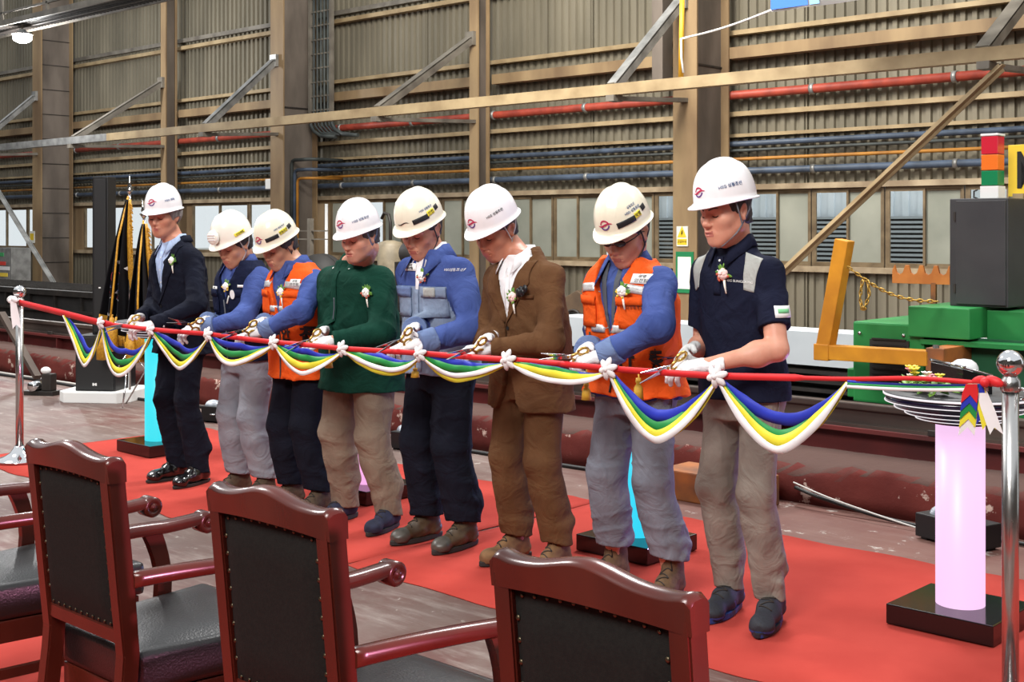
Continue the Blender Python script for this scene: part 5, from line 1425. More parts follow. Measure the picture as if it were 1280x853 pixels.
# ---------------------------------------------------------------- shoes
def shoe(parent, name, A, yaw, style, mt, mt2=None, s=1.0):
    """A ankle point on the floor (below the ankle); toe points to -y before yaw"""
    F=Field.box((-.065*s,-.215*s,-.002),(.065*s,.105*s,.17),.0045)
    low=style in('dress','casual','sneaker')
    F.cap((0,-.155*s,.036),(0,-.05*s,.048),.036*s,.040*s,.03,sq=((0,0,1),.95))
    F.cap((0,-.07*s,.052),(0,.045*s,.048),.038*s,.036*s,.03)
    F.ell((.004,-.172*s,.030),(.042*s,.040*s,.030 if style=='dress' else .036),None,.03)
    F.cap((0,-.055*s,.070),(0,.018*s,.085),.032*s,.034*s,.03)
    F.cap((0,.030*s,.05),(0,.028*s,.085 if low else .155),.037*s,.038*s,.025)
    if not low: F.cap((0,-.02*s,.10),(0,-.004*s,.16),.036*s,.043*s,.03)
    F.fn(lambda X,Y,Z:.012-Z+0*X,'u' if False else 's') if False else None
    F.fn(lambda X,Y,Z:(Z-.010)+0*X+0*Y,'s')
    F.fn(lambda X,Y,Z:((.105 if low else .172)-Z)+0*X+0*Y,'s',.006)
    F.disp(wob(5,60,.0016))
    P,Q=largest(*F.surf(1))
    M=np.array(Matrix.Rotation(yaw,3,'Z')); T=lambda p:np.asarray(p)@M.T+np.array([A[0],A[1],0])
    fc=P[Q].mean(1); fm=np.zeros(len(Q),int)
    mats=[mt]
    if mt2 is not None:
        mats=[mt,mt2]; fm=(((fc[:,1]<-.135*s)|((fc[:,1]>.02)&(fc[:,2]<.075))) if style!='sneaker' else (((fc[:,1]>.045)&(fc[:,2]>.05)&(fc[:,2]<.085))|((np.abs(fc[:,1]*1.0+fc[:,2]*.9+.02)<.006)&(fc[:,2]<.06))|((fc[:,2]<.024)))).astype(int)
    o=np_mesh(name,T(P),Q,mats,parent,fm); fm=None
    # sole
    m=MB(); pr=[]
    for i in range(36):
        a=2*PI*i/36; y=-.06+.158*math.sin(a); x=(.041+.010*math.cos((y+.12)*16)*(.6 if y<0 else .2))*math.cos(a)
        pr.append((x*s,(y-.0)*s+ (-.004)))
    m.prism(pr,0,.020 if style!='dress' else .014,bev=.003)
    for v in m.bm.verts: q=T(np.array(v.co)); v.co=Vector(q)
    so=m.build('sole',M_sole if style!='sneaker' else M_snsole,o)
    # laces follow the instep
    b=bvh(T(P),Q); n=5 if low else 8
    for k in range(n):
        y=-.105+.017*k; z=None
        m=MB(); pts=[]
        for j in range(7):
            x=-.024+.008*j; org=Vector(T(np.array([[x*s,(y+(.008 if k%2 else -.008)*(j-3)/3)*s,.30]]))[0]); h=b.ray_cast(org,Vector((0,0,-1)))
            if h[0]: pts.append(h[0]+Vector((0,0,.002)))
        if len(pts)>3: m.tube(pts,.0028,5).build('lace',M_lace,o)
    return o
M_snsole=mat('blue_black_sneaker_sole',(36,60,120),.6,0,(24,26,34),12,contrast=(.48,.52)); M_lace=mat('dark_lace',(44,36,30),.8)
# ---------------------------------------------------------------- boutonniere
def boutonniere(parent,org,d,up,sk,flower,acc,tilt=0.2,stem=True):
    p=sk.put([(0,0),(.012,-.05),(-.0,-.03)],org,d,up,.012); d=Vector(d).normalized(); up=Vector(up).normalized(); x=up.cross(d)*-1
    root=bpy.data.objects.new('boutonniere',None); COL.objects.link(root); root.parent=parent
    c=p[0]; fz=Matrix((x,up,-d)).transposed().to_4x4(); M=Matrix.Translation(c)@fz
    lf=MB(); rn=random.Random(int(abs(org[0]*1000))+3)
    for k in range(7):
        a=rn.uniform(-.6,3.6); R=M@Matrix.Rotation(a,4,'Z'); lf.sphere((0,0,0),.02,8,(1,.32,.12),M=R@Matrix.Translation((.024,0,-.002)))
    lf.build('leaf',M_leaf,root)
    ro=MB()
    for ring,(q,rr,n) in enumerate(((.013,.013,6),(.008,.010,5),(.0,.008,1))):
        for k in range(n):
            a=2*PI*k/n+ring*.5; R=M@Matrix.Rotation(a,4,'Z')@Matrix.Translation((q,.006,.004+ring*.006)); ro.sphere((0,0,0),rr,8,(.8,1,.6),M=R@Matrix.Rotation(.5,4,'Y'))
    ro.build('rose',flower,root)
    bd=MB()
    for k in range(8):
        a=rn.uniform(2.6,6.2); q=rn.uniform(.018,.030); bd.sphere(M@Vector((q*math.cos(a),q*math.sin(a)*.8-.004,.006)),.0055,6)
    bd.build('small_buds',acc,root)
    if stem: MB().tube([M@Vector((.002,-.012,.0)),M@Vector((.010,-.045,.003)),M@Vector((.016,-.075,.002))],[.0055,.0045,.003],8).build('ribboned_stem',M_wht,root)
    return root
M_bud=mat('rust_bud',(190,86,60),.6); M_budy=mat('yellow_bud',(226,190,70),.6); M_rosew=mat('white_rose',(246,242,236),.6); M_rosep=mat('pink_rose',(240,206,200),.6)
def ik(a,b,l1,l2,pole):
    a,b,pole=map(lambda v:np.asarray(v,float),(a,b,pole)); ab=b-a; L=np.linalg.norm(ab); L=min(L,(l1+l2)*.999); u=ab/np.linalg.norm(ab)
    x=(l1*l1-l2*l2+L*L)/(2*L); h=math.sqrt(max(l1*l1-x*x,0)); p=pole-u*(pole@u); return a+u*x+nrm(p)*h
BASE_Y = 4.40; GROUND = .0098
def person(label, x, top, s, yaw, bow, hyaw, hpx, skin, hair, lh, rh, topkind, c_top, c_leg, shoes, shell, fat=1.0, depth=1.0,
           hsc=1.05, hem=.80, feet=(-.12,.12), fyaw=(0.0,.25), legr=(.094,.082,.070), roll=0.0, fem=.0, seed=1, hairstyle='short', face_fat=1.0, sleeve=None, strap=None, lean=.06, coarse=.012, ridge='three', shoesize=1.0, hemz=None, stubble=None, shz=1.325, hipz=None):
    global HS; HS = hsc
    o = empty('person', (x,BASE_Y,GROUND), yaw, label, 'person', 'people cutting the ribbon')
    cy_, sy_ = math.cos(-yaw), math.sin(-yaw)
    def loc(w): dx,dy = w[0]-x, w[1]-BASE_Y; return np.array([dx*cy_-dy*sy_, dx*sy_+dy*cy_, w[2]-GROUND])
    info = {}
    LY = lambda z: -lean*max(0,(z-.95*s))/.5 - .0
    K = [(.80*s,.168*fat,.118*depth),(.90*s,.172*fat,.120*depth),(1.0*s,.160*fat,.118*depth),(1.10*s,.156*fat,.117*depth*(1+.10*(fat-1)*3)),(1.18*s,.162*fat,.118*depth),(1.26*s,.166*fat,.116*depth),(1.32*s,.150*fat,.106*depth),(1.36*s,.118*fat,.090*depth),(1.40*s,.084,.072),(1.45*s,.064,.060)]
    K = [(z,a,b,LY(z)) for z,a,b in K]
    # head
    C0 = at(hpx, y=BASE_Y-.13); c = loc((C0.x, BASE_Y-.13, 0)); C = np.array([c[0], c[1], top-.197*hsc-GROUND])
    R = rot('Z',hyaw)@rot('X',bow)@rot('Y',roll)      # +X rotation tips the face (-y) downwards
    N = np.array([C[0]*.15, LY(1.43*s)+.0, 1.43*s])
    # arms
    l1,l2 = .302*s,.266*s
    arms=[]
    for sd,h in ((1,lh),(-1,rh)):
        S = np.array([sd*.158*fat**.6*s, LY(1.36*s)+.005, shz*s])
        W = loc(at(h['px'],h['py'],y=h['y'])); 
        d=nrm(h['d']); W = W - d*.055
        E = ik(S,W,l1,l2,(sd*h.get('out',.62 if sd>0 else .30),h.get('back',.5),h.get('pz',-.35)))
        arms.append((S,E,W,d,np.array(h['n'],float),sd,h))
    info.update(arms=arms,K=K,C=C,R=R,loc=loc,N=N,o=o,s=s)
    # ------------------------------------------------ body: one continuous surface
    fine=.0034
    def axis(lo,hi,a,b,co):
        return np.concatenate([np.arange(lo,a,co),np.arange(a,b,fine),np.arange(b,hi+co,co)])
    lo=np.min([np.minimum(np.minimum(S,E),W) for S,E,W,*_ in arms],0)-.16; hi=np.max([np.maximum(np.maximum(S,E),W) for S,E,W,*_ in arms],0)+.12
    F=Field(axis(min(lo[0],-.28),max(hi[0],.28),C[0]-.105,C[0]+.105,coarse), axis(min(lo[1],-.30),.22,C[1]-.145,C[1]+.125,coarse), axis(-.0,C[2]+.15,C[2]-.155,C[2]+.135,coarse))
    F.loft(K,.03,-.012)
    for sd in (-1,1): F.cap((sd*.02,N[1],1.385*s),(sd*.140*fat**.6*s,LY(1.36*s),1.315*s),.042,.042,.05)
    hipj=[]
    for i,sd in enumerate((-1,1)):
        H=np.array([sd*.090*s*fat**.5,.0,.90*s]); A=np.array([feet[i],.02,.085]); kn=ik(H,A,.43*s,.42*s,(0,-1,0)); kn=kn*.6+(H*.52+A*.48)*.4
        hipj.append((H,kn,A))
        F.cap(H,kn,.078,.055,.04); F.cap(kn,A,.055,.036,.03); F.cap(A,A+np.array([math.sin(fyaw[i])*.12,-.12*math.cos(fyaw[i]),-.05]),.034,.026,.03)
    for S,E,W,d,n,sd,h in arms:
        F.cap(S,E,.050,.042,.03); F.cap(E,W,.043,.027,.02); F.cap(W,W+d*.075,.020,.016,.015)
        if coarse<.01:
            F.ell(E*.72+W*.28,(.041,.041,.048),None,.04)
    F.cap(N+np.array([0,.012,-.03]),C+R@np.array([0,.030,-.075]),.060*face_fat,.056*face_fat,.03)
    F.cap(C+R@np.array([0,-.035,-.085]),N+np.array([0,-.025,.0]),.03,.04,.03)
    head_field(F,C,R,face_fat)
    P,Q=largest(*F.surf(1))
    fc=P[Q].mean(1); hl=(fc-C)@R/HS
    fm=np.zeros(len(Q),int)
    lip=(np.abs(hl[:,0])<.0190)&(hl[:,1]<-.1000)&(hl[:,2]<-.0575)&(hl[:,2]>-.078); fm[lip]=1
    if stubble is not None: fm[(fm==0)&(hl[:,2]<-.040)&(hl[:,2]>-.135)&(hl[:,1]<-.015)&((np.abs(hl[:,0])>.016)|(hl[:,2]<-.075)|(hl[:,2]>-.056))&~((np.abs(hl[:,0])<.02)&(hl[:,2]>-.045))]=2
    body=np_mesh('body',P,Q,[skin,M_lip]+([stubble] if stubble is not None else []),o,fm); info['body_bvh']=bvh(P,Q)
    bb=info['body_bvh']
    hw=lambda *p: C+R@np.array(p,float)*HS
    # brows and lash lines hug the face
    hd=Vector(R@np.array([0,1,0.])); hu=Vector(R@np.array([0,0,1.]))
    sk=Skin.__new__(Skin); sk.b=bb
    for sd in (-1,1):
        pts=sk.put([(sd*(.014+.036*t),.0215+.006*math.sin(t*2.4)) for t in np.linspace(0,1,7)],hw(0,-.09,0),hd,hu,.001)
        MB().tube(pts,[.0028,.0036,.0038,.0036,.0032,.0026,.0016],6,flat=.7).build('eyebrow',hair,o)
        pts=sk.put([(sd*(.016+.030*t),-.0035-.0045*math.sin(t*PI)) for t in np.linspace(0,1,8)],hw(0,-.09,0),hd,hu,.0006)
        MB().tube(pts,[.0010,.0016,.0019,.0021,.0021,.0020,.0017,.0010],6).build('eyelash',M_lash,o)
    # hair below the helmet
    F=Field.box(C-.16,C+.16,.0045)
    F.ell(hw(0,.014,.028),(.086,.109,.098),R.T,0)
    F.cap(hw(0,.055,-.045),hw(0,.06,-.055),.060,.050,.02)
    def hcut(X,Y,Z):
        q=[((X-C[0])*R[0,i]+(Y-C[1])*R[1,i]+(Z-C[2])*R[2,i])/HS for i in range(3)]
        front = -.036-.010 - q[1]*1.0 + 0*q[2]       # keep behind the temples
        ear = np.where(q[1]<.030,(-.012-q[2]),(-.062-q[2]))
        side = np.where((q[1]<-.012),(-.030-q[2])*1.0, ear)
        return -np.maximum(np.maximum(front, side), q[2]-.075)
    F.fn(hcut,'s',.004)
    F.disp(wob(seed,140,.0014))
    P,Q=F.surf(1)
    if len(Q): np_mesh('hair',*largest(P,Q),hair,o)
    # helmet
    Hc=hw(0,.006,.046)
    hr,hsk,hat_,hfw=helmet(o,Hc,R@rot('X',-.06),shell,ridge,.96*hsc/1.05)
    info['helmet']=(hr,hsk,hat_,hfw)
    if strap: straps(hr,C,R,strap,None)
    # ------------------------------------------------ trousers
    hz=1.0*s if hipz is None else hipz
    F=Field.box((-.30,-.26,.03),(.30,.24,hz+.03),.0062)
    KT=[(.76*s,.150*fat,.118*depth,.005),(.84*s,.176*fat,.130*depth,.008),(.92*s,.178*fat,.128*depth,.004),(hz,.168*fat,.126*depth,-.002)]
    F.loft(KT,.03,.004)
    for i,(H,kn,A) in enumerate(hipj):
        sd=(-1,1)[i]; H2=H+np.array([0,.0,-.04]); A2=A+np.array([0,.0,-.03])
        F.cap(H2,kn,legr[0]*fat**.6,legr[1],.03); F.cap(kn,A2+np.array([0,.005,0]),legr[1],legr[2],.03)
        F.cap(kn+np.array([0,.03,-.12]),A2+np.array([0,.03,.16]),legr[1]*.8,legr[2]*.8,.05)
    hm=hemz or {'boot':.122,'sneaker':.088}.get(shoes[0],.066)
    F.fn(lambda X,Y,Z:(Z-(hm+.02*np.clip(-Y*6,-.6,1.0)))+0*X,'s')
    F.disp(wob(seed,16,.0042,(1.6,1.6,.55))); F.disp(crease(seed+5,24,.0060,(1,1,1.2)))
    for i,(H,kn,A) in enumerate(hipj):
        F.disp(folds(A+np.array([0,0,.02]),A+np.array([0,0,.24]),2.6,.0050,seed+i,.42)); F.disp(folds(kn+np.array([0,0,.14]),kn-np.array([0,0,.14]),2.0,.0026,seed+7+i,.4))
        F.disp(folds(H+np.array([0,-.02,.0]),H+np.array([0,-.04,-.22]),2.5,.004,seed+9+i,.4))
    P,Q=largest(*F.surf(1)); tr=np_mesh('trousers',P,Q,c_leg,o); tsk=Skin(P,Q); info['trousers']=(tr,tsk)
    for sd in (-1,1):
        tsk.patch('pocket_seam',[(-.003,.0),(-.003,-.15)],[(.003,.0),(.003,-.15)],(sd*.150*fat,0,.93*s),(-sd,.25,0),(0,0,1),c_leg,tr,.0015,.004,2,10)
    for i in (0,1):
        shoe(o,('boot' if shoes[0]=='boot' else 'shoe'),(feet[i]+.02*math.sin(fyaw[i]),.015),fyaw[i],shoes[0],shoes[1],shoes[2],shoesize)
    # ------------------------------------------------ gloves
    for S,E,W,d,n,sd,h in arms:
        glove_mesh('glove',o,W,d,n,sd,h['curl'],h['th'],1.04,h.get('mat'))
    # ------------------------------------------------ upper garment with sleeves
    lo=np.min([np.minimum(np.minimum(S,E),W) for S,E,W,*_ in arms],0)-.11; hi=np.max([np.maximum(np.maximum(S,E),W) for S,E,W,*_ in arms],0)+.11
    short = topkind=='polo'
    off={'suit':.024,'polo':.012,'shirt':.017,'work':.022,'undervest':.014}[topkind]
    F=Field.box((min(lo[0],-.30),min(lo[1],-.30) if not short else -.30,hem-.03),(max(hi[0],.30),.24,1.50*s),.0058)
    KK=[(hem-.02,)+tuple(np.array([np.interp(hem,[k[0] for k in K],[k[j] for k in K]) for j in (1,2,3)])+np.array([.006,.008,.0]))]+[k for k in K if k[0]>hem]
    if hem<K[0][0]: KK[0]=(hem-.02,K[0][1]+.012,K[0][2]+.012,0.0)
    KK=[(z,a+(.010 if z<1.15*s else 0)+(.008 if topkind=='polo' and z<1.0*s else 0),b+(.008 if z<1.15*s else 0)+(.010 if topkind=='polo' and z<1.0*s else 0),c) for z,a,b,c in KK]
    srad=sleeve or (.064,.058,.051,.042)
    for S,E,W,d,n,sd,h in arms:
        if short:
            Em=S+(E-S)*.74
            F.cap(S,Em,.064,.064,.035)
        else:
            F.cap(S,E,srad[0],srad[1],.035); F.cap(E,W,srad[2]+.004,srad[3],.03)
            F.cap(W-d*.0-(W-E)*.12,W-(W-E)*.02,srad[3]+.003,srad[3]+.003,.004)
    if not short:
        for S,E,W,d,n,sd,h in arms:
            u=nrm(W-E); F.fn(lambda X,Y,Z,W=W,u=u:-np.minimum((X-W[0])*u[0]+(Y-W[1])*u[1]+(Z-W[2])*u[2]+.004, .10-np.sqrt((X-W[0])**2+(Y-W[1])**2+(Z-W[2])**2)),'s')
    else:
        for S,E,W,d,n,sd,h in arms:
            u=nrm(E-S); p=S+(E-S)*.72; F.fn(lambda X,Y,Z,p=p,u=u:-np.minimum((X-p[0])*u[0]+(Y-p[1])*u[1]+(Z-p[2])*u[2], .14-np.sqrt((X-p[0])**2+(Y-p[1])**2+(Z-p[2])**2)),'s')
    F.loft(KK,.035,off)
    for sd in (-1,1): F.cap((sd*.03,N[1]+.005,1.378*s),(sd*.140*fat**.6*s,LY(1.36*s)+.003,1.318*s),.044+off*.6,.046+off*.6,.05)
    F.fn(lambda X,Y,Z:(Z-hem)+0*X+0*Y,'s')
    # neck opening
    nk=.066*face_fat
    if topkind=='suit':
        zb,zn=info_zb,1.43*s
        w_=lambda Z:.088*np.clip((Z-zb)/(zn-zb),0,1)**.9
        F.fn(lambda X,Y,Z:np.maximum(np.maximum(np.abs(X)-w_(Z),(zb-Z)*.5),Y-(N[1]-.015)),'s')
        F.fn(lambda X,Y,Z:np.maximum(np.abs(X+.01)-.0025-.11*np.clip((zb-.10-Z)/.35,0,1)**2,np.maximum(Y-0*X,(Z-zb))),'s',.004)
        F.ell((N[0],N[1]-.0,1.475*s),(nk+.018,nk+.018,.065),None,.01,'s')
    else:
        F.ell((N[0],N[1]-.012,1.48*s),(nk+.004,nk+.008,.06),None,.01,'s'); F.fn(lambda X,Y,Z:(1.435*s-Z)+0*X+0*Y,'s')
    F.disp(wob(seed+2,14,.0040 if topkind!='polo' else .003,(1.2,1.2,.9))); F.disp(crease(seed+3,26,.0052 if topkind!='polo' else .0035,(1,1,1.25)))
    for S,E,W,d,n,sd,h in arms:
        if not short:
            F.disp(folds(E+(S-E)*.42,E+(W-E)*.42,2.8,.0042,seed+sd,.38)); F.disp(folds(W+(E-W)*.45,W,2.2,.0026,seed+3+sd,.4)); F.disp(folds(S,S+(E-S)*.5,1.8,.0022,seed+6+sd,.4))
        else: F.disp(folds(S,S+(E-S)*.75,2.0,.0032,seed+6+sd,.4))
    P,Q=largest(*F.surf(1))
    fc=P[Q].mean(1); fm=np.zeros(len(Q),int); mats=[c_top] if not isinstance(c_top,(list,tuple)) else list(c_top)
    def segd(p,a,b):
        ab=b-a; t=np.clip(((p-a)@ab)/(ab@ab),0,1); return np.linalg.norm(p-a-t[:,None]*ab,axis=1),t
    armd=[]
    for S,E,W,d,n,sd,h in arms:
        d1,_=segd(fc,S+(E-S)*.02,E); d2,t2=segd(fc,E,W); armd.append((np.minimum(d1-srad[0],d2-srad[2]),d2,t2,d1))
    ka=np.array([np.interp(fc[:,2],[k[0] for k in KK],[k[j]+ (off if j<3 else 0) for k in KK]) for j in (1,2,3)])
    tq=(np.sqrt((fc[:,0]/ka[0])**2+((fc[:,1]-ka[2])/ka[1])**2)-1)*np.minimum(ka[0],ka[1])
    insleeve=(np.minimum(armd[0][0],armd[1][0])<tq-.004)
    info['fc']=fc
    if topkind=='work':
        fm[:]=1; fm[(fc[:,2]>1.265*s)]=0; fm[insleeve]=0
    if topkind in('work','undervest') and len(mats)>1:
        for q,(ad,d2,t2,d1) in enumerate(armd):
            pass
    g=np_mesh({'suit':'suit_jacket','polo':'polo_shirt','shirt':'pullover_shirt','work':'work_jacket','undervest':'work_shirt'}[topkind],P,Q,mats,o,fm)
    if topkind in('work','undervest') and isinstance(c_top,(list,tuple)):
        for S,E,W,d,n,sd,h in arms:
            u=nrm(W-E); a=E+(W-E)*.72; F=Field.box(np.minimum(a,W)-.075,np.maximum(a,W)+.075,.005)
            F.cap(a-u*.03,W+u*.03,np.interp(.72,[0,1],[srad[2],srad[3]])+.011,srad[3]+.010,.004)
            F.fn(lambda X,Y,Z:np.minimum((X-a[0])*u[0]+(Y-a[1])*u[1]+(Z-a[2])*u[2],-((X-W[0])*u[0]+(Y-W[1])*u[1]+(Z-W[2])*u[2]-.002)),'s')
            F.disp(wob(seed+sd,40,.0016)); p_,q_=largest(*F.surf(1)); np_mesh('cuff',p_,q_,mats[-1],g)
    info['top']=(g,Skin(P,Q)); info['srad']=srad; info['off']=off; info['LY']=LY; info['hem']=hem; info['fat']=fat; info['depth']=depth
    return info
def torso_skin(info, off, z0, z1, fine=.006):
    """torso-only surface used for inner shirts and vests"""
    pass
def inner_shirt(info, mt, name, z0, off):
    K,s,N=info['K'],info['s'],info['N']
    F=Field.box((-.24,-.28,z0-.02),(.24,.2,1.54*s),.006)
    F.loft([k for k in K if k[0]>z0-.12],.03,off)
    for sd in (-1,1): F.cap((sd*.03,N[1]+.005,1.375*s),(sd*.12,info['LY'](1.36*s),1.32*s),.044,.044,.05)
    F.fn(lambda X,Y,Z:(Z-z0)+0*X+0*Y,'s'); F.ell((N[0],N[1]-.02,1.48*s),(.066,.074,.062),None,.01,'s'); F.fn(lambda X,Y,Z:(1.43*s-Z)+0*X+0*Y,'s')
    F.disp(wob(4,18,.0022)); P,Q=largest(*F.surf(1)); o=np_mesh(name,P,Q,mt,info['o']); return o,Skin(P,Q)
def vest(info, mt, hem, name='vest', off=.034, vz=1.17, vw=.085, seed=3, flare=.0):
    K,s,N,fat=info['K'],info['s'],info['N'],info['fat']
    F=Field.box((-.32,-.30,hem-.03),(.32,.26,1.50*s),.0058)
    KK=[k for k in K if k[0]>hem]; k0=KK[0]; KK=[(hem-.03,max(k0[1],.168*fat)+flare,max(k0[2],.118)+flare,k0[3])]+KK
    F.loft(KK,.03,off,2.5)
    for sd in (-1,1): F.cap((sd*.03,N[1]+.005,1.382*s),(sd*.135*fat**.6*s,info['LY'](1.36*s)+.003,1.322*s),.045+off*.55,.048+off*.60,.05)
    for S,E,W,d,n,sd,h in info['arms']:
        q=S+np.array([sd*.080,0,.0]); F.cap(q,S+(E-S)*.45+np.array([sd*.066,0,-.02]),.072,.074,.012,'s')
        F.fn(lambda X,Y,Z,sd=sd:-(X*sd-(.205*fat**.7*s))+0*Y+0*Z if False else np.full((1,1,1),.2,np.float32),'s') if False else None
    F.fn(lambda X,Y,Z:(Z-hem-.004*np.sin(X*30))+0*Y,'s')
    w_=lambda Z:.004+vw*np.clip((Z-vz*s)/(1.42*s-vz*s),0,1)**.85
    F.fn(lambda X,Y,Z:np.maximum(np.maximum(np.abs(X)-w_(Z),(vz*s-Z)),Y-N[1]),'s',.004)
    F.ell((N[0],N[1],1.475*s),(.090,.088,.066),None,.01,'s'); F.fn(lambda X,Y,Z:(1.43*s-Z)+0*X+0*Y,'s')
    F.disp(wob(seed,17,.0045,(1.3,1.3,.8))); F.disp(crease(seed+1,24,.0040,(1,1,1)))
    P,Q=largest(*F.surf(1)); o=np_mesh(name,P,Q,mt,info['o']); return o,Skin(P,Q)
FR=((0,1,0),(0,0,1))
def scissors(x,y,z,dirv,up,label,i,opening=.28):
    """large ceremonial scissors: two pivoting blades with ring handles and a hanging tassel"""
    d=Vector(dirv).normalized(); u=Vector(up); sdir=d.cross(u).normalized(); u=sdir.cross(d)
    M=Matrix.Translation((x,y,z))@Matrix((d,u,sdir)).transposed().to_4x4()
    r=empty('scissors',(0,0,0),0,label,'scissors','ceremonial scissors cutting the ribbon')
    for q in (-1,1):
        R=M@Matrix.Rotation(q*opening/2,4,'Z')
        MB().prism([(-.02,-.008),(.02,-.009),(.135,-.001 if q>0 else -.0005),(.137,.001),(.02,.009),(-.02,.008)],q*.0004,q*.0032,M=R).build('blade',M_blade,r)
        h=MB(); c=Vector((-.066,-q*.022,0)); pts=[R@(c+Vector((.024*math.cos(a),.0165*math.sin(a),q*.002))) for a in [2*PI*k/16 for k in range(16)]]
        h.tube(pts,.0058,8,closed=True); h.tube([R@Vector((-.012,0,q*.002)),R@Vector((-.030,-q*.010,q*.002)),R@Vector((-.044,-q*.016,q*.002))],.006,8); h.build('handle',M_gold2,r)
    MB().lathe([(0,-.006),(.006,-.006),(.006,.006),(0,.006)],M,12).build('pivot',M_gold2,r)
    return r
# ---------------------------------------------------------------- wardrobe
SK1=skin_mat('a',(204,144,118),(188,124,100)); SK2=skin_mat('b',(196,146,118),(180,126,100)); SK3=skin_mat('c',(216,158,134),(202,138,114)); SKST=skin_mat('stubbled',(200,146,124),(182,130,110)); SK4=skin_mat('d',(188,126,100),(168,106,84)); SK5=skin_mat('e',(208,152,126),(192,130,108))
C_navy=cloth('navy_suit_wool',(26,29,42),(20,22,33),.8); C_blueshirt=cloth('pale_blue_cotton',(176,196,228),(164,184,218))
C_navytr=cloth('navy_trousers',(27,29,40),(22,24,33)); C_blue=cloth('cobalt_work_cloth',(72,90,150),(58,74,130)); C_cuff=cloth('grey_blue_cuff',(108,126,164),(96,112,150))
C_nvest=cloth('dark_navy_vest',(28,34,58),(22,27,48)); C_grey=cloth('grey_work_trousers',(124,126,136),(108,110,120)); C_grey2=cloth('light_grey_trousers',(146,148,156),(128,130,140))
C_orange=cloth('orange_vest_fabric',(238,98,36),(222,84,28),.7); C_green=cloth('bottle_green_shirt',(22,62,50),(16,50,40)); C_beige=cloth('taupe_trousers',(136,120,104),(120,104,90))
C_jgrey=cloth('grey_blue_jacket',(136,150,172),(122,136,160)); C_brown=cloth('brown_suit_wool',(102,72,48),(88,60,40)); C_whites=cloth('white_shirt',(240,240,242),(228,228,232))
C_polo=cloth('navy_polo_knit',(30,33,52),(24,27,44)); C_panel=cloth('light_grey_panel',(176,178,174),(164,166,162)); C_chino=cloth('greige_chinos',(142,132,122),(126,116,108)); C_tee=cloth('teal_grey_tee',(50,70,84),(42,60,74)); C_dgrey=cloth('charcoal_tee',(92,96,104),(80,84,92))
B_black=mat('black_polished_leather',(18,17,18),.16,0,spec=.6,coat=.4); B_tan=mat('tan_suede_boot',(104,78,52),.85,0,(80,58,38),30,bump=.15,bscale=120); B_tan2=mat('dusty_brown_boot',(92,72,53),.8,0,(68,52,38),24,bump=.15,bscale=120)
B_navy=mat('navy_suede',(34,38,62),.85,0,(26,28,48),30); B_olive=mat('olive_brown_leather',(88,69,48),.5,0,(62,48,34),18,bump=.1,bscale=120); B_cap=mat('grey_leather_cap',(84,79,72),.4,0,(64,60,55),20); B_sand=mat('sand_suede',(124,90,56),.85,0,(98,70,44),24)
B_snk=mat('black_sneaker_mesh',(26,27,34),.7,0,(36,38,48),160,bump=.2,bscale=300); B_snk2=mat('blue_sneaker_overlay',(52,76,150),.6,0,(40,58,120),30)
M_gglove=cloth('grey_knit_glove',(196,196,194),(176,176,176),.9,500,.25)
LD=(-.62,-.75,-.12); LN=(.15,-.35,.9); RD=(.30,-.85,-.12); RN=(-.75,-.15,.62)
LC=(.45,.55,.62,.70); RC=(.95,1.0,1.05,1.05)
def L_(px,py,y=4.02,d=LD,n=LN,curl=LC,th=(.75,.25,.25),**k): return dict(px=px,py=py,y=y,d=d,n=n,curl=curl,th=th,**k)
def R_(px,py,y=4.08,d=RD,n=RN,curl=RC,th=(.55,.15,.35),**k): return dict(px=px,py=py,y=y,d=d,n=n,curl=curl,th=th,**k)
def chest(info,px,py):
    """garment coordinates (x, z) of a photo pixel on the chest plane"""
    w=info['loc'](at(px,py,y=BASE_Y-.155)); return w[0],w[2]
def helm_text(I,txt,mt,size=.020,ang=1.05,z=.062,rot2=.12):
    hr,hsk,hat_,hfw=I['helmet']; c,s_=math.cos(ang),math.sin(ang)
    hsk.text('lettering',txt,size,hat_(.12*s_,-.14*c,z),hfw(-s_,c,-.2),hfw(0,0,1),mt,hr,.0022,rot2=rot2)
def helm_rect(I,name,w,h,mt,ang,z,rot2=0,off=.0022,txt=None):
    hr,hsk,hat_,hfw=I['helmet']; c,s_=math.cos(ang),math.sin(ang)
    p=hsk.rect(name,w,h,hat_(.12*s_,-.14*c,z),hfw(-s_,c,-.15),hfw(0,0,1),mt,hr,off,.0012,8,4,rot2=rot2)
    if txt: hsk.text('lettering',txt,h*.72,hat_(.12*s_,-.14*c,z),hfw(-s_,c,-.15),hfw(0,0,1),M_tblk,p,off+.0016,rot2=rot2)
    return p
def buttons(sk,par,xs,zs,mt,r=.0055,y=-.17):
    for x_,z_ in zip(xs,zs):
        V=[(r*math.cos(a),r*math.sin(a)) for a in [2*PI*k/10 for k in range(10)]]
        sk.shape('button',V,[tuple(range(10))],(x_,y,z_),FR[0],FR[1],mt,par,.004,.002)
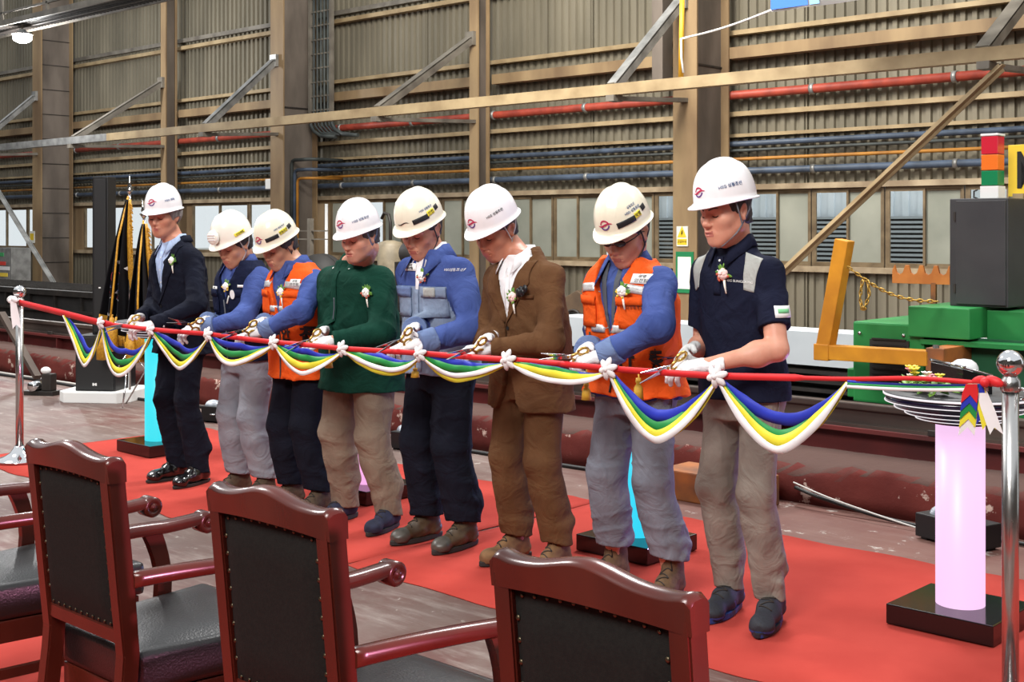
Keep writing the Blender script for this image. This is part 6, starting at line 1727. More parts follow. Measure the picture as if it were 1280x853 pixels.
def suit_details(I,mt,zb,lapw=.075,hank=None,shirt=None):
    g,sk=I['top']; s=I['s']; zn=1.41*s
    sh,shk=inner_shirt(I,shirt,'dress_shirt',zb-.12,.010)
    shk.patch('placket',[(-.014,0),(-.014,-.30)],[(.014,0),(.014,-.30)],(0,-.16,1.37*s),*FR,shirt,sh,.002,.003,3,16)
    buttons(shk,sh,[0]*4,[1.335*s-.075*k for k in range(4)],M_btn,.0045)
    collar('shirt_collar',I['o'],(I['N'][0]*1.0,I['N'][1]-.008,1.432*s),.064,shirt,gap=.50,h=.042,drop=.050,flare=.030,tilt=.5,point=.030)
    for sd in (-1,1):
        e=lambda z:.088*max(0,(z-zb)/(1.43*s-zb))**.9
        zs=np.linspace(zb-.015,zn-.01,14)
        inn=[(sd*(e(z)-.004),z-1.2*s) for z in zs]
        nz=zb+(zn-zb)*.72
        def ow(z):
            t=(z-zb)/(nz-zb)
            return e(z)+.004+lapw*max(0,min(1,t))**.8 if z<nz else e(z)+.012+lapw*.62*(1-(z-nz)/(zn-nz)*.55)
        out=[(sd*ow(z),z-1.2*s+(.0 if z<nz else .006)) for z in zs]
        sk.patch('lapel',inn if sd>0 else out,out if sd>0 else inn,(0,-.16,1.2*s),*FR,mt,g,.006,.005,8,28)
    buttons(sk,g,[.012],[zb-.02],M_tblk,.009)
    for sd in (-1,1): sk.rect('pocket_flap',.13,.045,(sd*.12,-.12,.93*s),(-sd*.25,1,0),(0,0,1),mt,g,.005,.004,8,4)
    # jacket collar behind the neck
    collar('jacket_collar',I['o'],(I['N'][0],I['N'][1]+.006,1.432*s),.078,mt,gap=1.30,h=.034,drop=.040,flare=.026,tilt=.3,point=0)
def name_tag(sk,par,x_,z_,w=.075,h=.032,rows=('성명','안전팀'),y=-.16,r2=0):
    p=sk.rect('name_tag',w,h,(x_,y,z_),*FR,M_wlabel,par,.005,.002,6,4,rot2=r2)
    sk.text('lettering',rows[0],h*.34,(x_,y,z_+h*.24),*FR,M_tblk,p,.0075,rot2=r2); sk.text('lettering',rows[1],h*.42,(x_,y,z_-h*.20),*FR,M_tblk,p,.0075,rot2=r2)
# ================================================================ the eight, from the left
# navy suit
info_zb=1.10
I=person('tall grey-haired person in navy suit and pale blue shirt, cutting at the left end',-6.86,1.833,1.03,.02,.20,.42,205,SK1,M_hairg,
   L_(180,408),R_(168,400,out=.55),'suit',C_navy,C_navytr,('dress',B_black,None),M_helw,hem=.79,feet=(-.085,.14),fyaw=(-.02,.22),legr=(.084,.072,.062),seed=11,ridge='three',fat=1.0,face_fat=1.02,hsc=.98)
suit_details(I,C_navy,1.10,shirt=C_blueshirt)
x_,z_=chest(I,215,326); boutonniere(I['o'],(x_,-.17,z_),*FR,I['top'][1],M_rosew,M_leaf)
emblem(*I['helmet'],r=.021); helm_text(I,'HSG 성동',M_tblue,.017)
# navy vest over cobalt shirt
I=person('person in navy work vest over cobalt sleeves and grey trousers, helmet with round front boss',-6.17,1.668,.955,.02,.46,.10,293,SK2,M_haird,
   L_(243,412,out=.9,back=.4,pz=.15),R_(251,404),'undervest',[C_blue,C_cuff],C_grey2,('boot',B_tan2,None),M_helo,hem=.84,seed=21,strap=M_strapl,fat=1.0,ridge='one',hsc=.98)
v,vk=vest(I,C_nvest,.80,vz=1.20,seed=4)
inner_shirt(I,C_dgrey,'undershirt',1.10,.004)
collar('shirt_collar',I['o'],(I['N'][0],I['N'][1]-.012,1.432*I['s']),.070,C_blue,gap=.55,h=.036,drop=.05,flare=.034,tilt=.5,point=.03)
vk.patch('zip',[(-.004,0),(-.004,-.36)],[(.004,0),(.004,-.36)],(0,-.17,1.17),*FR,M_strapg,v,.002,.004,2,14)
for sd in (-1,1):
    p=vk.rect('chest_pocket',.10,.12,(sd*.095,-.17,1.13),*FR,C_nvest,v,.006,.008,6,6); vk.rect('pocket_flap',.105,.04,(sd*.095,-.17,1.185),*FR,C_nvest,p,.013,.004,6,3)
x_,z_=chest(I,290,358); boutonniere(I['o'],(x_,-.17,z_),*FR,vk,M_rosew,M_budy,stem=False)
x_,z_=chest(I,274,361); name_tag(vk,v,x_,z_,.06,.030)
x_,z_=chest(I,302,358); vk.rect('name_strip',.05,.014,(x_,-.17,z_),*FR,M_wlabel,v,.004,.002,5,3)
x_,z_=chest(I,296,368); vk.shape('round_badge',[(.016*math.cos(a),.026*math.sin(a)) for a in [2*PI*k/14 for k in range(14)]],[tuple(range(14))],(x_,-.17,z_),*FR,M_wlabel,v,.020,.002)
vk.rect('pen',.008,.05,(x_-.04,-.17,z_-.03),*FR,M_btn,v,.015,.004,2,4,rot2=-.4)
hr,hsk,hat_,hfw=I['helmet']
M_=Matrix.Translation(hat_(0,-.136,.048))@Matrix([list(r) for r in (I['R']@rot('X',PI/2-.35))]).to_4x4()
MB().lathe([(.040,-.012),(.042,.0),(.038,.008),(.024,.013),(.0,.014)],M_,28).build('front_boss',M_helo,hr)
for k in range(3): MB().box(-.028,.028,-.016+.014*k,-.010+.014*k,.010,.0165,M_,.001).build('boss_rib',M_helw,hr)
helm_rect(I,'yellow_label',.070,.020,M_label,1.35,.034,.10,txt='안전제일')
# left orange vest
I=person('person in orange safety vest over cobalt sleeves, navy trousers, ivory helmet, third from left',-5.67,1.668,.955,.0,.50,.08,349,SK2,M_haird,
   L_(316,416,out=1.0,back=.35,pz=.45),R_(322,406),'undervest',[C_blue,C_cuff],C_navytr,('boot',B_tan2,None),M_heli,hem=.84,seed=31,strap=M_strapd,ridge='one',legr=(.094,.084,.074),hsc=.99,fat=1.06)
v,vk=vest(I,C_orange,.735,vz=1.12,seed=6,flare=.012)
inner_shirt(I,C_dgrey,'undershirt',1.05,.004)
collar('shirt_collar',I['o'],(I['N'][0],I['N'][1]-.012,1.432*I['s']),.070,C_blue,gap=.55,h=.036,drop=.05,flare=.034,tilt=.5,point=.03)
vk.patch('zip',[(-.004,0),(-.004,-.38)],[(.004,0),(.004,-.38)],(0,-.17,1.10),*FR,M_strapd,v,.002,.004,2,14)
def orange_details(I,v,vk,letters,lz,tapez,lsz=.10,tagpx=None,tape_s=1):
    s=I['s']
    for sd in (-1,1):
        vk.patch('reflective_tape',[(-.055,.0),(-.055,-.035)],[(.055,.0),(.055,-.035)],(sd*.115,-.14,1.315*s),(0,1,-.30),(0,0,1),M_refl,v,.003,.002,8,4)
        p=vk.rect('chest_pocket',.105,.12,(sd*.115,-.17,1.20*s),*FR,C_orange,v,.006,.008,6,6); vk.rect('pocket_flap',.11,.035,(sd*.115,-.17,1.255*s),*FR,C_orange,p,.013,.004,6,3)
        vk.rect('reflective_tape',.085,.032,(sd*.055,-.17,tapez),*FR,M_refl,v,.004,.002,6,3); vk.rect('reflective_tape',.085,.032,(sd*.165,-.10,tapez),(-sd*.7,1,0),(0,0,1),M_refl,v,.004,.002,6,3)
        vk.rect('zip_pull',.008,.03,(sd*.115,-.17,tapez-.035),*FR,M_tblk,v,.005,.003,2,3)
    for txt,x_ in letters: vk.text('lettering',txt,lsz,(x_,-.17,lz),*FR,M_tblk,v,.0075,.003)
x_,z_=chest(I,377,418); orange_details(I,v,vk,[('전',x_),('안',x_-.13)],z_-.01,z_+.13,.085)
x_,z_=chest(I,369,354); name_tag(vk,v,x_,z_,.055,.04)
x_,z_=chest(I,359,365); boutonniere(I['o'],(x_,-.17,z_),*FR,vk,M_rosew,M_budy)
emblem(*I['helmet'],r=.021,z=.040); helm_rect(I,'black_band',.075,.022,M_band,.75,.036,.12); helm_rect(I,'yellow_label',.052,.022,M_label,1.35,.050,.14,txt='성동조선'); helm_rect(I,'black_band',.03,.022,M_band,1.75,.058,.16); helm_text(I,'HSG 성동조선',M_tblue,.012,1.25,.078)
# green shirt
I=person('stout person in bottle green pullover shirt and taupe trousers with stubble',-5.18,1.713,.965,.06,.32,.02,450,SK3,M_hairs,
   L_(402,428),R_(398,418),'shirt',C_green,C_beige,('casual',B_navy,None),M_helw,hem=.705,seed=41,strap=mat('blue_grey_strap',(96,110,140),.7),fat=1.30,depth=1.24,face_fat=1.08,feet=(-.14,.19),legr=(.104,.084,.070),sleeve=(.074,.066,.058,.045),ridge='broad',hsc=.97,stubble=SKST)
g,gk=I['top']
collar('shirt_collar',I['o'],(I['N'][0],I['N'][1]-.010,1.432*I['s']),.072,C_green,gap=.38,h=.040,drop=.048,flare=.024,tilt=.6,point=.034)
gk.patch('placket',[(-.018,0),(-.018,-.36)],[(.018,0),(.018,-.36)],(-.0,-.2,1.38*I['s']),*FR,C_green,g,.004,.004,4,18)
gk.patch('placket_slit',[(-.0035,0),(-.0035,-.115)],[(.0035,0),(.0035,-.115)],(.004,-.2,1.195),*FR,C_dgrey,g,.007,.002,2,10)
for (bx_,bz_) in ((.0,1.30),(.0,1.245),(.002,1.02),(.002,.90)): buttons(gk,g,[bx_],[bz_],M_btn,.0065,-.2)
for sd in (-1,1): buttons(gk,g,[sd*.062],[1.345],M_btn,.005)
x_,z_=chest(I,456,366); boutonniere(I['o'],(x_,-.2,z_),*FR,gk,M_rosew,M_bud)
emblem(*I['helmet'],r=.021,z=.052); helm_text(I,'HSG 성동조선',M_tblue,.016)
# blue and grey work jacket
I=person('person in cobalt and grey work jacket, navy trousers and brown work shoes',-4.57,1.765,1.005,.05,.46,.14,527,SK5,M_haird,
   L_(511,432),R_(512,414),'work',[C_blue,C_jgrey,C_cuff],C_navytr,('boot',B_olive,B_cap),M_heli,hem=.84,seed=51,strap=M_strapd,fat=1.05,feet=(-.11,.14),fyaw=(-.12,.02),legr=(.098,.090,.082),sleeve=(.074,.068,.060,.048),ridge='one',shoesize=1.05)
g,gk=I['top']; s=I['s']
inner_shirt(I,C_whites,'inner_shirt',1.20,.012)
collar('inner_collar',I['o'],(I['N'][0],I['N'][1]-.010,1.440*s),.064,C_whites,gap=.5,h=.036,drop=.044,flare=.024,tilt=.5,point=.026)
collar('jacket_collar',I['o'],(I['N'][0],I['N'][1]-.012,1.432*s),.080,C_blue,gap=.62,h=.036,drop=.062,flare=.045,tilt=.55,point=.046)
gk.patch('collar_facing',[(-.022,.10),(-.004,-.14)],[(.030,.10),(.004,-.14)],(.0,-.17,1.33*s),*FR,C_whites,g,.003,.002,4,10)
gk.patch('front_placket',[(-.012,0),(-.012,-.40)],[(.012,0),(.012,-.40)],(0,-.17,1.25*s),*FR,C_jgrey,g,.004,.004,4,18)
for sd in (-1,1):
    p=gk.rect('chest_pocket',.125,.135,(sd*.100,-.17,1.185*s),*FR,C_jgrey,g,.005,.006,6,6); gk.rect('pocket_flap',.13,.05,(sd*.100,-.17,1.238*s),*FR,C_cuff if sd<0 else C_jgrey,p,.012,.005,6,4)
gk.rect('grey_flap_panel',.06,.045,(.085,-.17,1.238*s),*FR,C_panel,g,.019,.002,4,4)
x_,z_=chest(I,515,334); name_tag(gk,g,x_,z_,.078,.036)
x_,z_=chest(I,558,338); gk.text('lettering','HSG성동조선',.016,(x_,-.17,z_),*FR,M_wlabel,g,.005)
x_,z_=chest(I,532,346); boutonniere(I['o'],(x_,-.17,z_),*FR,gk,M_rosew,M_bud,stem=False)
emblem(*I['helmet'],z=.034,kind=1); helm_rect(I,'black_band',.085,.024,M_band,.80,.040,.14); helm_rect(I,'yellow_label',.045,.026,M_label,1.28,.056,.16,txt='안전'); helm_rect(I,'black_band',.03,.024,M_band,1.62,.066,.16); helm_text(I,'HSG 성동조선',M_tblue,.013,1.12,.082)
# brown suit
info_zb=1.12
I=person('tanned person in brown suit and open white shirt with black pocket square',-3.97,1.765,1.0,-.02,.52,.0,620,SK4,M_haird,
   L_(597,438),R_(603,428,out=.6),'suit',C_brown,C_brown,('boot',B_sand,None),M_helw,hem=.725,seed=61,strap=M_strapl,fat=1.06,feet=(-.11,.15),fyaw=(-.10,.10),legr=(.092,.080,.070),ridge='three')
suit_details(I,C_brown,1.12,shirt=C_whites)
x_,z_=chest(I,647,371); boutonniere(I['o'],(x_,-.17,z_),*FR,I['top'][1],M_rosep,M_leaf)
g,gk=I['top']; x2,z2=chest(I,656,364)
p=gk.put([(0,0)],(x2,-.17,z2),*FR,.010)[0]; m=MB(); rn=random.Random(8)
for k in range(6): m.sphere(p+Vector((rn.uniform(-.025,.025),rn.uniform(-.01,.004),rn.uniform(-.015,.025))),.016,8,(1,.5,1.2))
m.build('pocket_square',mat('black_satin',(20,20,24),.4),g); gk.rect('breast_pocket',.09,.018,(x2,-.17,z2-.025),*FR,C_brown,g,.005,.003,6,3)
emblem(*I['helmet'],r=.022,z=.046); helm_text(I,'HSG 성동조선',M_tblk,.015)
# right orange vest
I=person('person in orange safety vest over cobalt sleeves, grey trousers, dark glasses, beside the navy polo',-3.365,1.752,.995,-.03,.50,.12,782,SK5,M_haird,
   L_(737,448,curl=(.75,.8,.85,.9),out=1.0,back=.35,pz=.55),R_(728,440),'undervest',[C_blue,C_cuff],C_grey,('boot',B_tan,None),M_heli,hem=.83,seed=71,strap=M_strapd,fat=1.06,feet=(-.13,.18),fyaw=(.0,.18),legr=(.098,.084,.074),sleeve=(.074,.066,.058,.046),ridge='three',hemz=.165)
v,vk=vest(I,C_orange,.845,vz=1.10,seed=8,flare=.025,vw=.09,off=.042)
inner_shirt(I,C_tee,'undershirt',1.02,.006); s=I['s']
collar('shirt_collar',I['o'],(I['N'][0],I['N'][1]-.012,1.432*s),.074,C_blue,gap=.60,h=.038,drop=.060,flare=.044,tilt=.55,point=.046)
I['top'][1].patch('shirt_facing',[(-.065,.10),(-.006,-.22)],[(-.03,.10),(.0,-.22)],(.0,-.17,1.31*s),*FR,C_dgrey,I['top'][0],.004,.003,4,10); I['top'][1].patch('shirt_facing',[(.03,.10),(.0,-.22)],[(.065,.10),(.006,-.22)],(.0,-.17,1.31*s),*FR,C_dgrey,I['top'][0],.004,.003,4,10)
x_,z_=chest(I,822,459); x2,z2=chest(I,784,459)
orange_details(I,v,vk,[('전',x_),('안',x2)],z_+.01,chest(I,770,411)[1],.105)
x_,z_=chest(I,801,349); name_tag(vk,v,x_,z_,.070,.040,r2=-.05)
x_,z_=chest(I,797,384); vk.text('lettering','HSG성동조선',.017,(x_,-.17,z_),*FR,M_tblk,v,.017)
x_,z_=chest(I,787,364); boutonniere(I['o'],(x_,-.17,z_),*FR,vk,M_rosew,M_budy)
vk.patch('zip',[(-.005,0),(-.005,-.22)],[(.005,0),(.005,-.22)],(0,-.17,1.08),*FR,M_tblk,v,.002,.004,2,14)
emblem(*I['helmet'],r=.022,z=.046); helm_rect(I,'black_band',.085,.024,M_band,.80,.040,.12); helm_rect(I,'yellow_label',.035,.026,M_label,1.28,.052,.14,txt='직영'); helm_rect(I,'black_band',.03,.024,M_band,1.62,.066,.14); helm_text(I,'HSG 성동조선',M_tblue,.014,1.15,.078); helm_text(I,'성동조선',M_tblue,.012,1.15,.098)
# dark glasses
C,R=I['C'],I['R']; W=lambda *p:Vector(C+R@np.array(p,float)*HS); gl=bpy.data.objects.new('glasses',None); COL.objects.link(gl); gl.parent=I['o']
M_shade=mat('dark_lens',(16,15,16),.1,0,spec=.6)
for sd in (-1,1):
    m=MB(); T=Matrix.Translation(W(sd*.033,-.103,.004))@Matrix([list(r) for r in (R@rot('Z',sd*.22))]).to_4x4(); m.sphere((0,0,0),.026,16,(1,.14,.60),M=T); m.build('lens',M_shade,gl)
    MB().tube([W(sd*.058,-.096,.004),W(sd*.074,-.05,.004),W(sd*.082,.0,.004),W(sd*.080,.02,-.008)],.0022,6).build('temple',M_shade,gl)
MB().tube([W(-.010,-.108,.002),W(0,-.113,.004),W(.010,-.108,.002)],.002,6).build('bridge',M_shade,gl)
# navy polo
I=person('bare-armed person in navy polo with grey shoulder panels and greige chinos',-2.82,1.836,1.04,-.10,.20,-.13,908,SK3,M_haird,
   L_(866,458,d=(-.75,-.60,-.10),curl=(.35,.45,.5,.6)),R_(855,443,mat=M_gglove),'polo',C_polo,C_chino,('sneaker',B_snk,B_snk2),M_helw,hem=.875,seed=81,strap=M_strapg,fat=.92,feet=(-.09,.12),fyaw=(.28,.42),legr=(.092,.076,.058),coarse=.0075,ridge='three',shoesize=1.10,roll=-.03)
g,gk=I['top']; s=I['s']
collar('polo_collar',I['o'],(I['N'][0],I['N'][1]-.010,1.432*s),.068,C_polo,gap=.42,h=.040,drop=.046,flare=.026,tilt=.6,point=.024)
gk.patch('placket',[(-.016,0),(-.016,-.15)],[(.016,0),(.016,-.15)],(0,-.16,1.385*s),*FR,C_polo,g,.003,.003,4,10)
buttons(gk,g,[0,0],[1.37*s,1.33*s],M_btn,.005)
for sd in (-1,1):
    Lp=[(sd*.090,.085),(sd*.100,.04),(sd*.105,-.01),(sd*.108,-.065)]; Rp=[(sd*.165,.065),(sd*.163,.03),(sd*.156,-.02),(sd*.150,-.070)]
    gk.patch('shoulder_panel',Lp if sd>0 else Rp,Rp if sd>0 else Lp,(0,-.10,1.315*s),(0,1,-.35),(0,0,1),C_panel,g,.002,.002,8,16)
S,E,W_,*_=I['arms'][0]; pz=S+(E-S)*.50
pt_=gk.rect('sleeve_patch',.075,.045,(pz[0]+.07,pz[1]-.02,pz[2]),(-.85,.5,0),(0,0,1),M_wlabel,g,.004,.002,6,4)
gk.rect('patch_stripe',.05,.016,(pz[0]+.07,pz[1]-.02,pz[2]+.002),(-.85,.5,0),(0,0,1),mat('patch_green',(120,200,140),.5),pt_,.0055,.001,5,3)
x_,z_=chest(I,924,352); gk.text('lettering','HSG SUNGDONG',.013,(x_,-.15,z_),*FR,M_wlabel,g,.004,rot2=-.08)
x_,z_=chest(I,908,343); boutonniere(I['o'],(x_,-.15,z_),*FR,gk,M_rosep,M_bud)
emblem(*I['helmet'],r=.020,z=.044); helm_text(I,'HSG 성동조선',M_tblue,.017,1.12,.058)
# ================================================================ scissors in the right hands
SC_L=['at the left end, in the glove of the navy suit','in the glove of the navy vest','in the glove of the left orange vest','in the glove of the green shirt','in the glove of the blue-grey jacket','in the glove of the brown suit','in the glove of the right orange vest, blades over the brown suit','in the glove of the navy polo, blades open over the orange vest']
for i,(px,py,bx_,by_) in enumerate(((174,402,150,408),(251,408,228,404),(320,410,296,416),(400,421,376,430),(514,420,490,430),(606,433,580,440),(731,446,700,446),(856,452,824,464))):
    a=at(px,py,y=4.02); b=at(bx_,by_,y=3.90); dd=(b-a).normalized()
    p=a+dd*.085
    scissors(p.x,p.y,p.z,dd,(0.2,-.75,.65),'scissors '+SC_L[i],i,.34 if i==7 else .2)
# ================================================================ THE RIBBON
def satin(n,c): return mat(n,c,.5,0,tuple(int(v*.93) for v in c),5,spec=.3)
R_red=satin('red_satin',(216,44,48)); R_blue=satin('blue_satin',(44,58,178)); R_green=satin('green_satin',(40,140,70)); R_yel=satin('yellow_satin',(232,220,62)); R_wht=satin('white_satin',(236,232,232))
rib=empty('ribbon',(0,0,0),0,'long red ribbon with blue, green, yellow and white swags stretched between the chrome posts','ribbon')
RY=3.915
pts_px=[(33,378),(80,392),(128,404),(165,409),(190,412),(225,415),(262,418),(300,423),(344,428),(390,432),(430,436),(480,439),(527,442),(580,446),(637,450),(700,455),(762,461),(830,466),(898,470),(980,472),(1060,474),(1150,473.5),(1237,472)]
RP=[at(a,b,y=RY) for a,b in pts_px]
RP[0]=Vector((pL.x+.03,4.0,1.07)); RP[-1]=Vector((pR.x-.03,3.98,1.07))
def smooth(P,n=8):
    out=[]
    for i in range(len(P)-1):
        p0,p1,p2,p3=P[max(i-1,0)],P[i],P[i+1],P[min(i+2,len(P)-1)]
        for k in range(n):
            t=k/n; out.append(.5*((2*p1)+(p2-p0)*t+(2*p0-5*p1+4*p2-p3)*t*t+(3*p1-p0-3*p2+p3)*t**3))
    out.append(P[-1]); return out
S_=smooth(RP,6); n=len(S_); rn=random.Random(4)
up=[]; dn=[]
for i,p in enumerate(S_):
    w=.0125*(1.6 if i<14 else 1 if i<116 else .62); tl=.22*math.sin(i*.21)+.10*math.sin(i*.53+1)
    o=Vector((0,-math.sin(tl*.5)*w*.8,math.cos(tl*.5)*w)); up.append(p+o); dn.append(p-o)
o=MB().strip(up,dn).build('red_band',R_red,rib); solidify(o,.0014,0)
ros_px=[(128,405),(190,411),(262,417),(344,427),(430,435),(527,441),(637,448),(762,460),(898,469),(1060,477)]
def rpt(px):
    ds=[(abs((p.x*CS+p.y*SN)/(p.y*CS-p.x*SN)*FPX+640-px),k) for k,p in enumerate(S_)]; return S_[min(ds)[1]].copy()
anch=[rpt(80)]+[rpt(a) for a,_ in ros_px]
# deepest pixel row of the four swags in each span: blue, green, yellow, white
DROP=[(428,440,448,455),(440,454,464,470),(432,444,455,460),(433,444,455,456),(440,448,458,467),(444,452,464,460),(455,462,474,470),(456,462,468,476),(520,535,545,550),(523,545,552,562)]
spans=list(zip(anch,anch[1:]))
# the swag hanging after the polo's rosette reaches the last anchor by the right post; the others in order
def swag(a,b,zlow,zmax,w,mt,name,yo,seed,asym=0.0,tw=.2,fan=.25,pw=1.75):
    n=34; A=[];B=[]; r=random.Random(seed); ph=r.uniform(0,6); r2=random.Random(seed//4); ka=r2.uniform(-.012,.012)
    mid=(a.z+b.z)/2; dW=max(.02,mid-zmax); d0=max(.015,mid-zlow)
    def pos(t):
        f=1 if t<.5 else fan+(1-fan)*max(0,1-(t-.5)/.38)
        dep=dW+(d0-dW)*f; tt=min(1,max(0,t+asym*math.sin(t*PI)*.45))
        p=a.lerp(b,t); return Vector((p.x,p.y+yo-.014*math.sin(t*PI)+ka*math.sin(t*6),p.z-.012-dep*(1-abs(2*tt-1)**pw)))
    for i in range(n+1):
        t=i/n; c=pos(t); tan=(pos(min(1,t+.012))-pos(max(0,t-.012))); tan.normalize(); dx=(b-a); dx.z=0; dx.normalize(); nv=Vector((dx.y,-dx.x,0))
        tl=tw*math.sin(t*5+ph)+.35*max(0,(t-.55))*2*(1 if seed%2 else -1); wd=tan.cross(nv); wd=(wd*math.cos(tl)+nv*math.sin(tl)).normalized(); ww=w*(.30+.70*min(1,5*t,5*(1-t)))
        A.append(c+wd*ww/2); B.append(c-wd*ww/2)
    m=MB(); M_=[(p+q)/2+Vector((dx.y,-dx.x,0))*.0025*math.sin(i*.8+ph) for i,(p,q) in enumerate(zip(A,B))]
    m.strip(A,M_); m.strip(M_,B); bmesh.ops.remove_doubles(m.bm,verts=m.bm.verts,dist=1e-6)
    o=m.build(name,mt,rib); solidify(o,.0008,0)
for k,(a,b) in enumerate(spans):
    pm=(a+b)/2; D=pm.y*CS-pm.x*SN
    for j,(mt,nm) in enumerate(((R_blue,'blue_swag'),(R_green,'green_swag'),(R_yel,'yellow_swag'),(R_wht,'white_swag'))):
        row=DROP[k][j] if k<len(DROP) else 500
        zl=CAMZ-(row-HOR)/FPX*D+.012
        zm=CAMZ-(max(DROP[k])-HOR)/FPX*D+.012
        swag(a,b,zl,zm,(.034 if k<8 else .046)*(.62 if j==3 else 1),mt,nm,.010-.006*j,k*4+j,(-.30,.22,-.1,.3,.1,-.25,.2,-.15,.05,.0)[k],.14,.30 if k<8 else .55,(1.7,2.0,1.6,1.9,1.5,2.0,1.7,2.1,1.55,1.6)[k])
# the four colours run on together to the right post
e0=anch[-1]; e1=rpt(1232)
for j,(mt,nm,dz) in enumerate(((R_blue,'blue_tail',-.009),(R_green,'green_tail',-.017),(R_wht,'white_tail',-.025))):
    A=[];B=[]
    for i in range(21):
        t=i/20; p=e0.lerp(e1,t)+Vector((0,-.004-.003*j,dz*(1-.35*t)-.006*math.sin(t*PI)))
        A.append(p+Vector((0,0,.006))); B.append(p-Vector((0,0,.005)))
    o=MB().strip(A,B).build(nm,mt,rib); solidify(o,.001,0)
# rosettes: white satin bows
def rosette(c,s=1.0):
    m=MB()
    for k in range(6):
        a=2*PI*k/6+.3; R=Matrix.Translation(c+Vector((0,-.016,0)))@Matrix.Rotation(-a,4,'Y')
        m.sphere((0,0,0),.020*s,8,(1.25,.45,.62),M=R@Matrix.Translation((.020*s,0,0))@Matrix.Rotation(.35,4,'Z'))
    m.sphere(c+Vector((0,-.026,0)),.011*s,8)
    return m.build('rosette',R_wht,rib)
for k,p in enumerate(anch[1:-1]): rosette(p,1.0 if k<6 else 1.1)
# bow and swallow-tailed ends on the right post
def tail(p,d,w,mt,name,ln):
    d=Vector(d).normalized(); sd=Vector((.75,.66,0)); m=MB()
    a=p; b=p+d*ln
    L=[a-sd*w*.35,a.lerp(b,.5)-sd*w*.5,b-sd*w*.5]; Rr=[a+sd*w*.35,a.lerp(b,.5)+sd*w*.5,b+sd*w*.5]; mid=[a,a.lerp(b,.5),b-d*w*.55]
    m.strip(L,mid,smooth=False); m.strip(mid,Rr,smooth=False); bmesh.ops.remove_doubles(m.bm,verts=m.bm.verts,dist=1e-5)
    o=m.build(name,mt,rib); solidify(o,.001,0)
q=rpt(1229)+Vector((0,-.03,.0))
for j,(mt,nm) in enumerate(((R_wht,'white_end'),(R_yel,'yellow_end'),(R_green,'green_end'),(R_blue,'blue_end'),(R_red,'red_end'))):
    tail(q+Vector((0,-.004*j,0)),(-.10,-.10,-1),.050,mt,nm,.165-.026*j)
for j,(mt,nm) in enumerate(((R_wht,'white_end'),(R_yel,'yellow_end'),(R_blue,'blue_end'))): tail(q+Vector((.012,-.003*j+.012,.0)),(.32-.12*j,.1,-1),.042,mt,nm,.165-.018*j)
bw=MB()
for sx,rr in ((-1,.022),(1,.026)):
    R=Matrix.Translation(rpt(1241)+Vector((sx*.024,-.02,.012)))@Matrix.Rotation(sx*.3,4,'Y'); bw.sphere((0,0,0),rr,12,(1.2,.5,.62),M=R)
bw.sphere(rpt(1241)+Vector((0,-.035,.008)),.016,10); bw.build('red_bow',R_red,rib)
# white bow on the left post
q=Vector((pL.x+.0,3.975,1.08)); bw=MB()
for sx in (-1,1): bw.sphere((0,0,0),.034,12,(1.2,.5,.55),M=Matrix.Translation(q+Vector((sx*.03,-.005,.012)))@Matrix.Rotation(sx*.35,4,'Y'))
bw.sphere(q+Vector((0,-.02,0)),.016,10); bw.build('white_bow',R_wht,rib)
tail(q+Vector((.03,-.015,0)),(.30,0,-1),.055,R_wht,'white_end',.19)
# gold tassels under the scissors
for px,py0,py1,i in ((411,448,460,'green shirt'),(519,460,472,'blue-grey jacket'),(733,478,500,'right orange vest'),(798,472,500,'navy polo')):
    a=at(px,py0,y=3.96 if px!=798 else 4.0); b=at(px,py1,y=3.96 if px!=798 else 4.0); h=a.z-b.z
    r=empty('tassel',tuple(b),0,'gold tassel hanging below the glove of the %s person'%i,'tassel','gold tassels under the ribbon')
    MB().lathe([(0,h),(.010,h*.97),(.012,h*.8),(.008,h*.72),(.017,h*.55),(.021,0),(0,0)],None,12).build('skirt',M_tassel,r)
    zt=.955-b.z if px==798 else 1.0-b.z
    MB().tube([(0,0,h*.95),(.004,0,h*.95+(zt-h)*.5),(0,0,max(zt,h*1.2))],.003,6).build('cord',M_tassel,r)
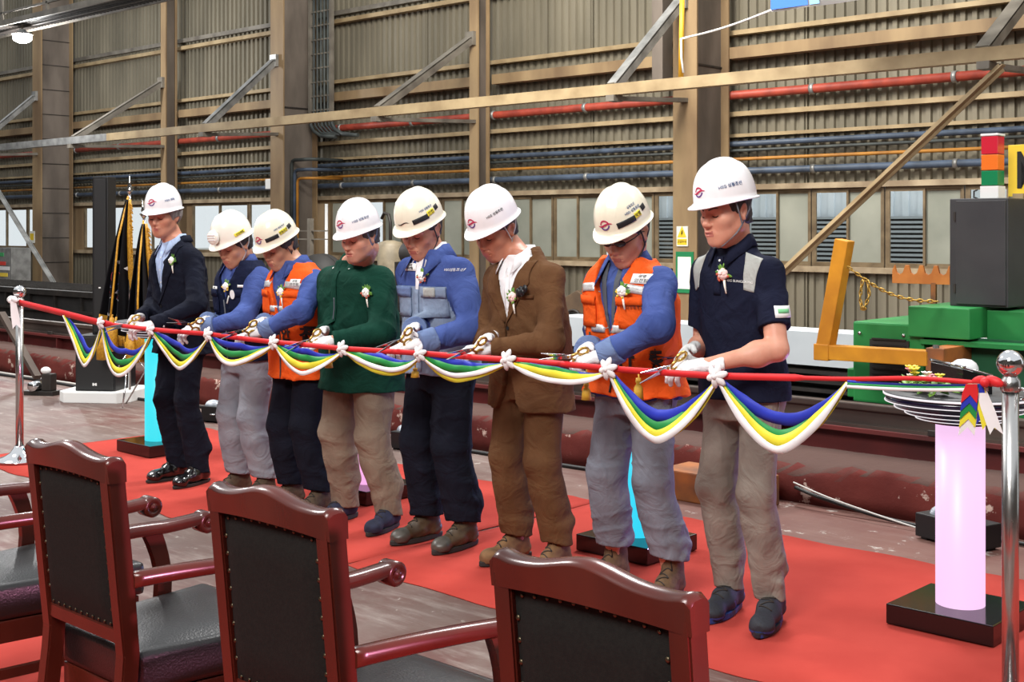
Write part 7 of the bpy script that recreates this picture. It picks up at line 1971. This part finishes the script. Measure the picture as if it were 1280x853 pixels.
# ================================================================ LIGHT
w = bpy.data.worlds.new('world'); SC.world = w; w.use_nodes = True
bg = w.node_tree.nodes['Background']; bg.inputs['Color'].default_value = (.93,.97,1.0,1); bg.inputs['Strength'].default_value = .95
def area(name, loc, target, size, power, color=(1,1,1), sy=None):
    l = bpy.data.lights.new(name,'AREA'); l.energy = power; l.size = size; l.color = color
    if sy: l.shape = 'RECTANGLE'; l.size_y = sy
    o = bpy.data.objects.new(name,l); COL.objects.link(o); o.location = loc
    o.rotation_euler = (Vector(target)-Vector(loc)).to_track_quat('-Z','Y').to_euler(); return o
def spot(name, loc, target, power, color, ang, blend=.6, rad=.1):
    l = bpy.data.lights.new(name,'SPOT'); l.energy = power; l.color = color; l.spot_size = math.radians(ang); l.spot_blend = blend; l.shadow_soft_size = rad
    o = bpy.data.objects.new(name,l); COL.objects.link(o); o.location = loc
    o.rotation_euler = (Vector(target)-Vector(loc)).to_track_quat('-Z','Y').to_euler(); return o
area('front_fill_light', (-1.0,-3.5,7.0), (-4.5,4.4,1.0), 3.0, 1000, (1,.97,.93))  # fill light added on the camera side to brighten the people's fronts
area('hall_lamp_left', (-12,2,8.5), (-6,4.5,.8), 2.0, 800, (1,.98,.95))
area('hall_lamp_back', (-6,9.5,8.5), (-4.5,4.4,.5), 2.0, 700, (1,.98,.96))
area('hall_lamp_wall', (-10,8.5,8.6), (-14,16.5,3.2), 3.0, 1500, (1,.95,.86))
area('daylight_between_halls', (-4,19.3,7.5), (-4,21.2,1), 26, 1500, (.95,.98,1), 3)
spot('stage_uplight_violet', (-2.42,6.05,.26), (-3.3,4.4,.9), 70, (.45,.38,1), 70)
spot('stage_uplight_blue', (-4.55,6.25,.3), (-4.9,4.5,.9), 45, (.3,.45,1), 80)
spot('stage_spot_pink', (2.2,1.9,1.3), (-3.0,1.35,.55), 1500, (1,.38,.62), 42)
area('hall_lamp_wall_right', (1,9,8.6), (-3,16.5,3.2), 3.0, 600, (1,.95,.86))
pl_ = bpy.data.lights.new('floodlight_glow','POINT'); pl_.energy = 600; pl_.shadow_soft_size = .2
fq_ = at(28,47,y=12.3); o_ = bpy.data.objects.new('floodlight_glow', pl_); COL.objects.link(o_); o_.location = (fq_.x, fq_.y, fq_.z-.30)
vs = SC.view_settings
vs.view_transform = 'Standard'; vs.look = 'None'; vs.exposure = 0.0; vs.gamma = 1.0; vs.use_curve_mapping = False
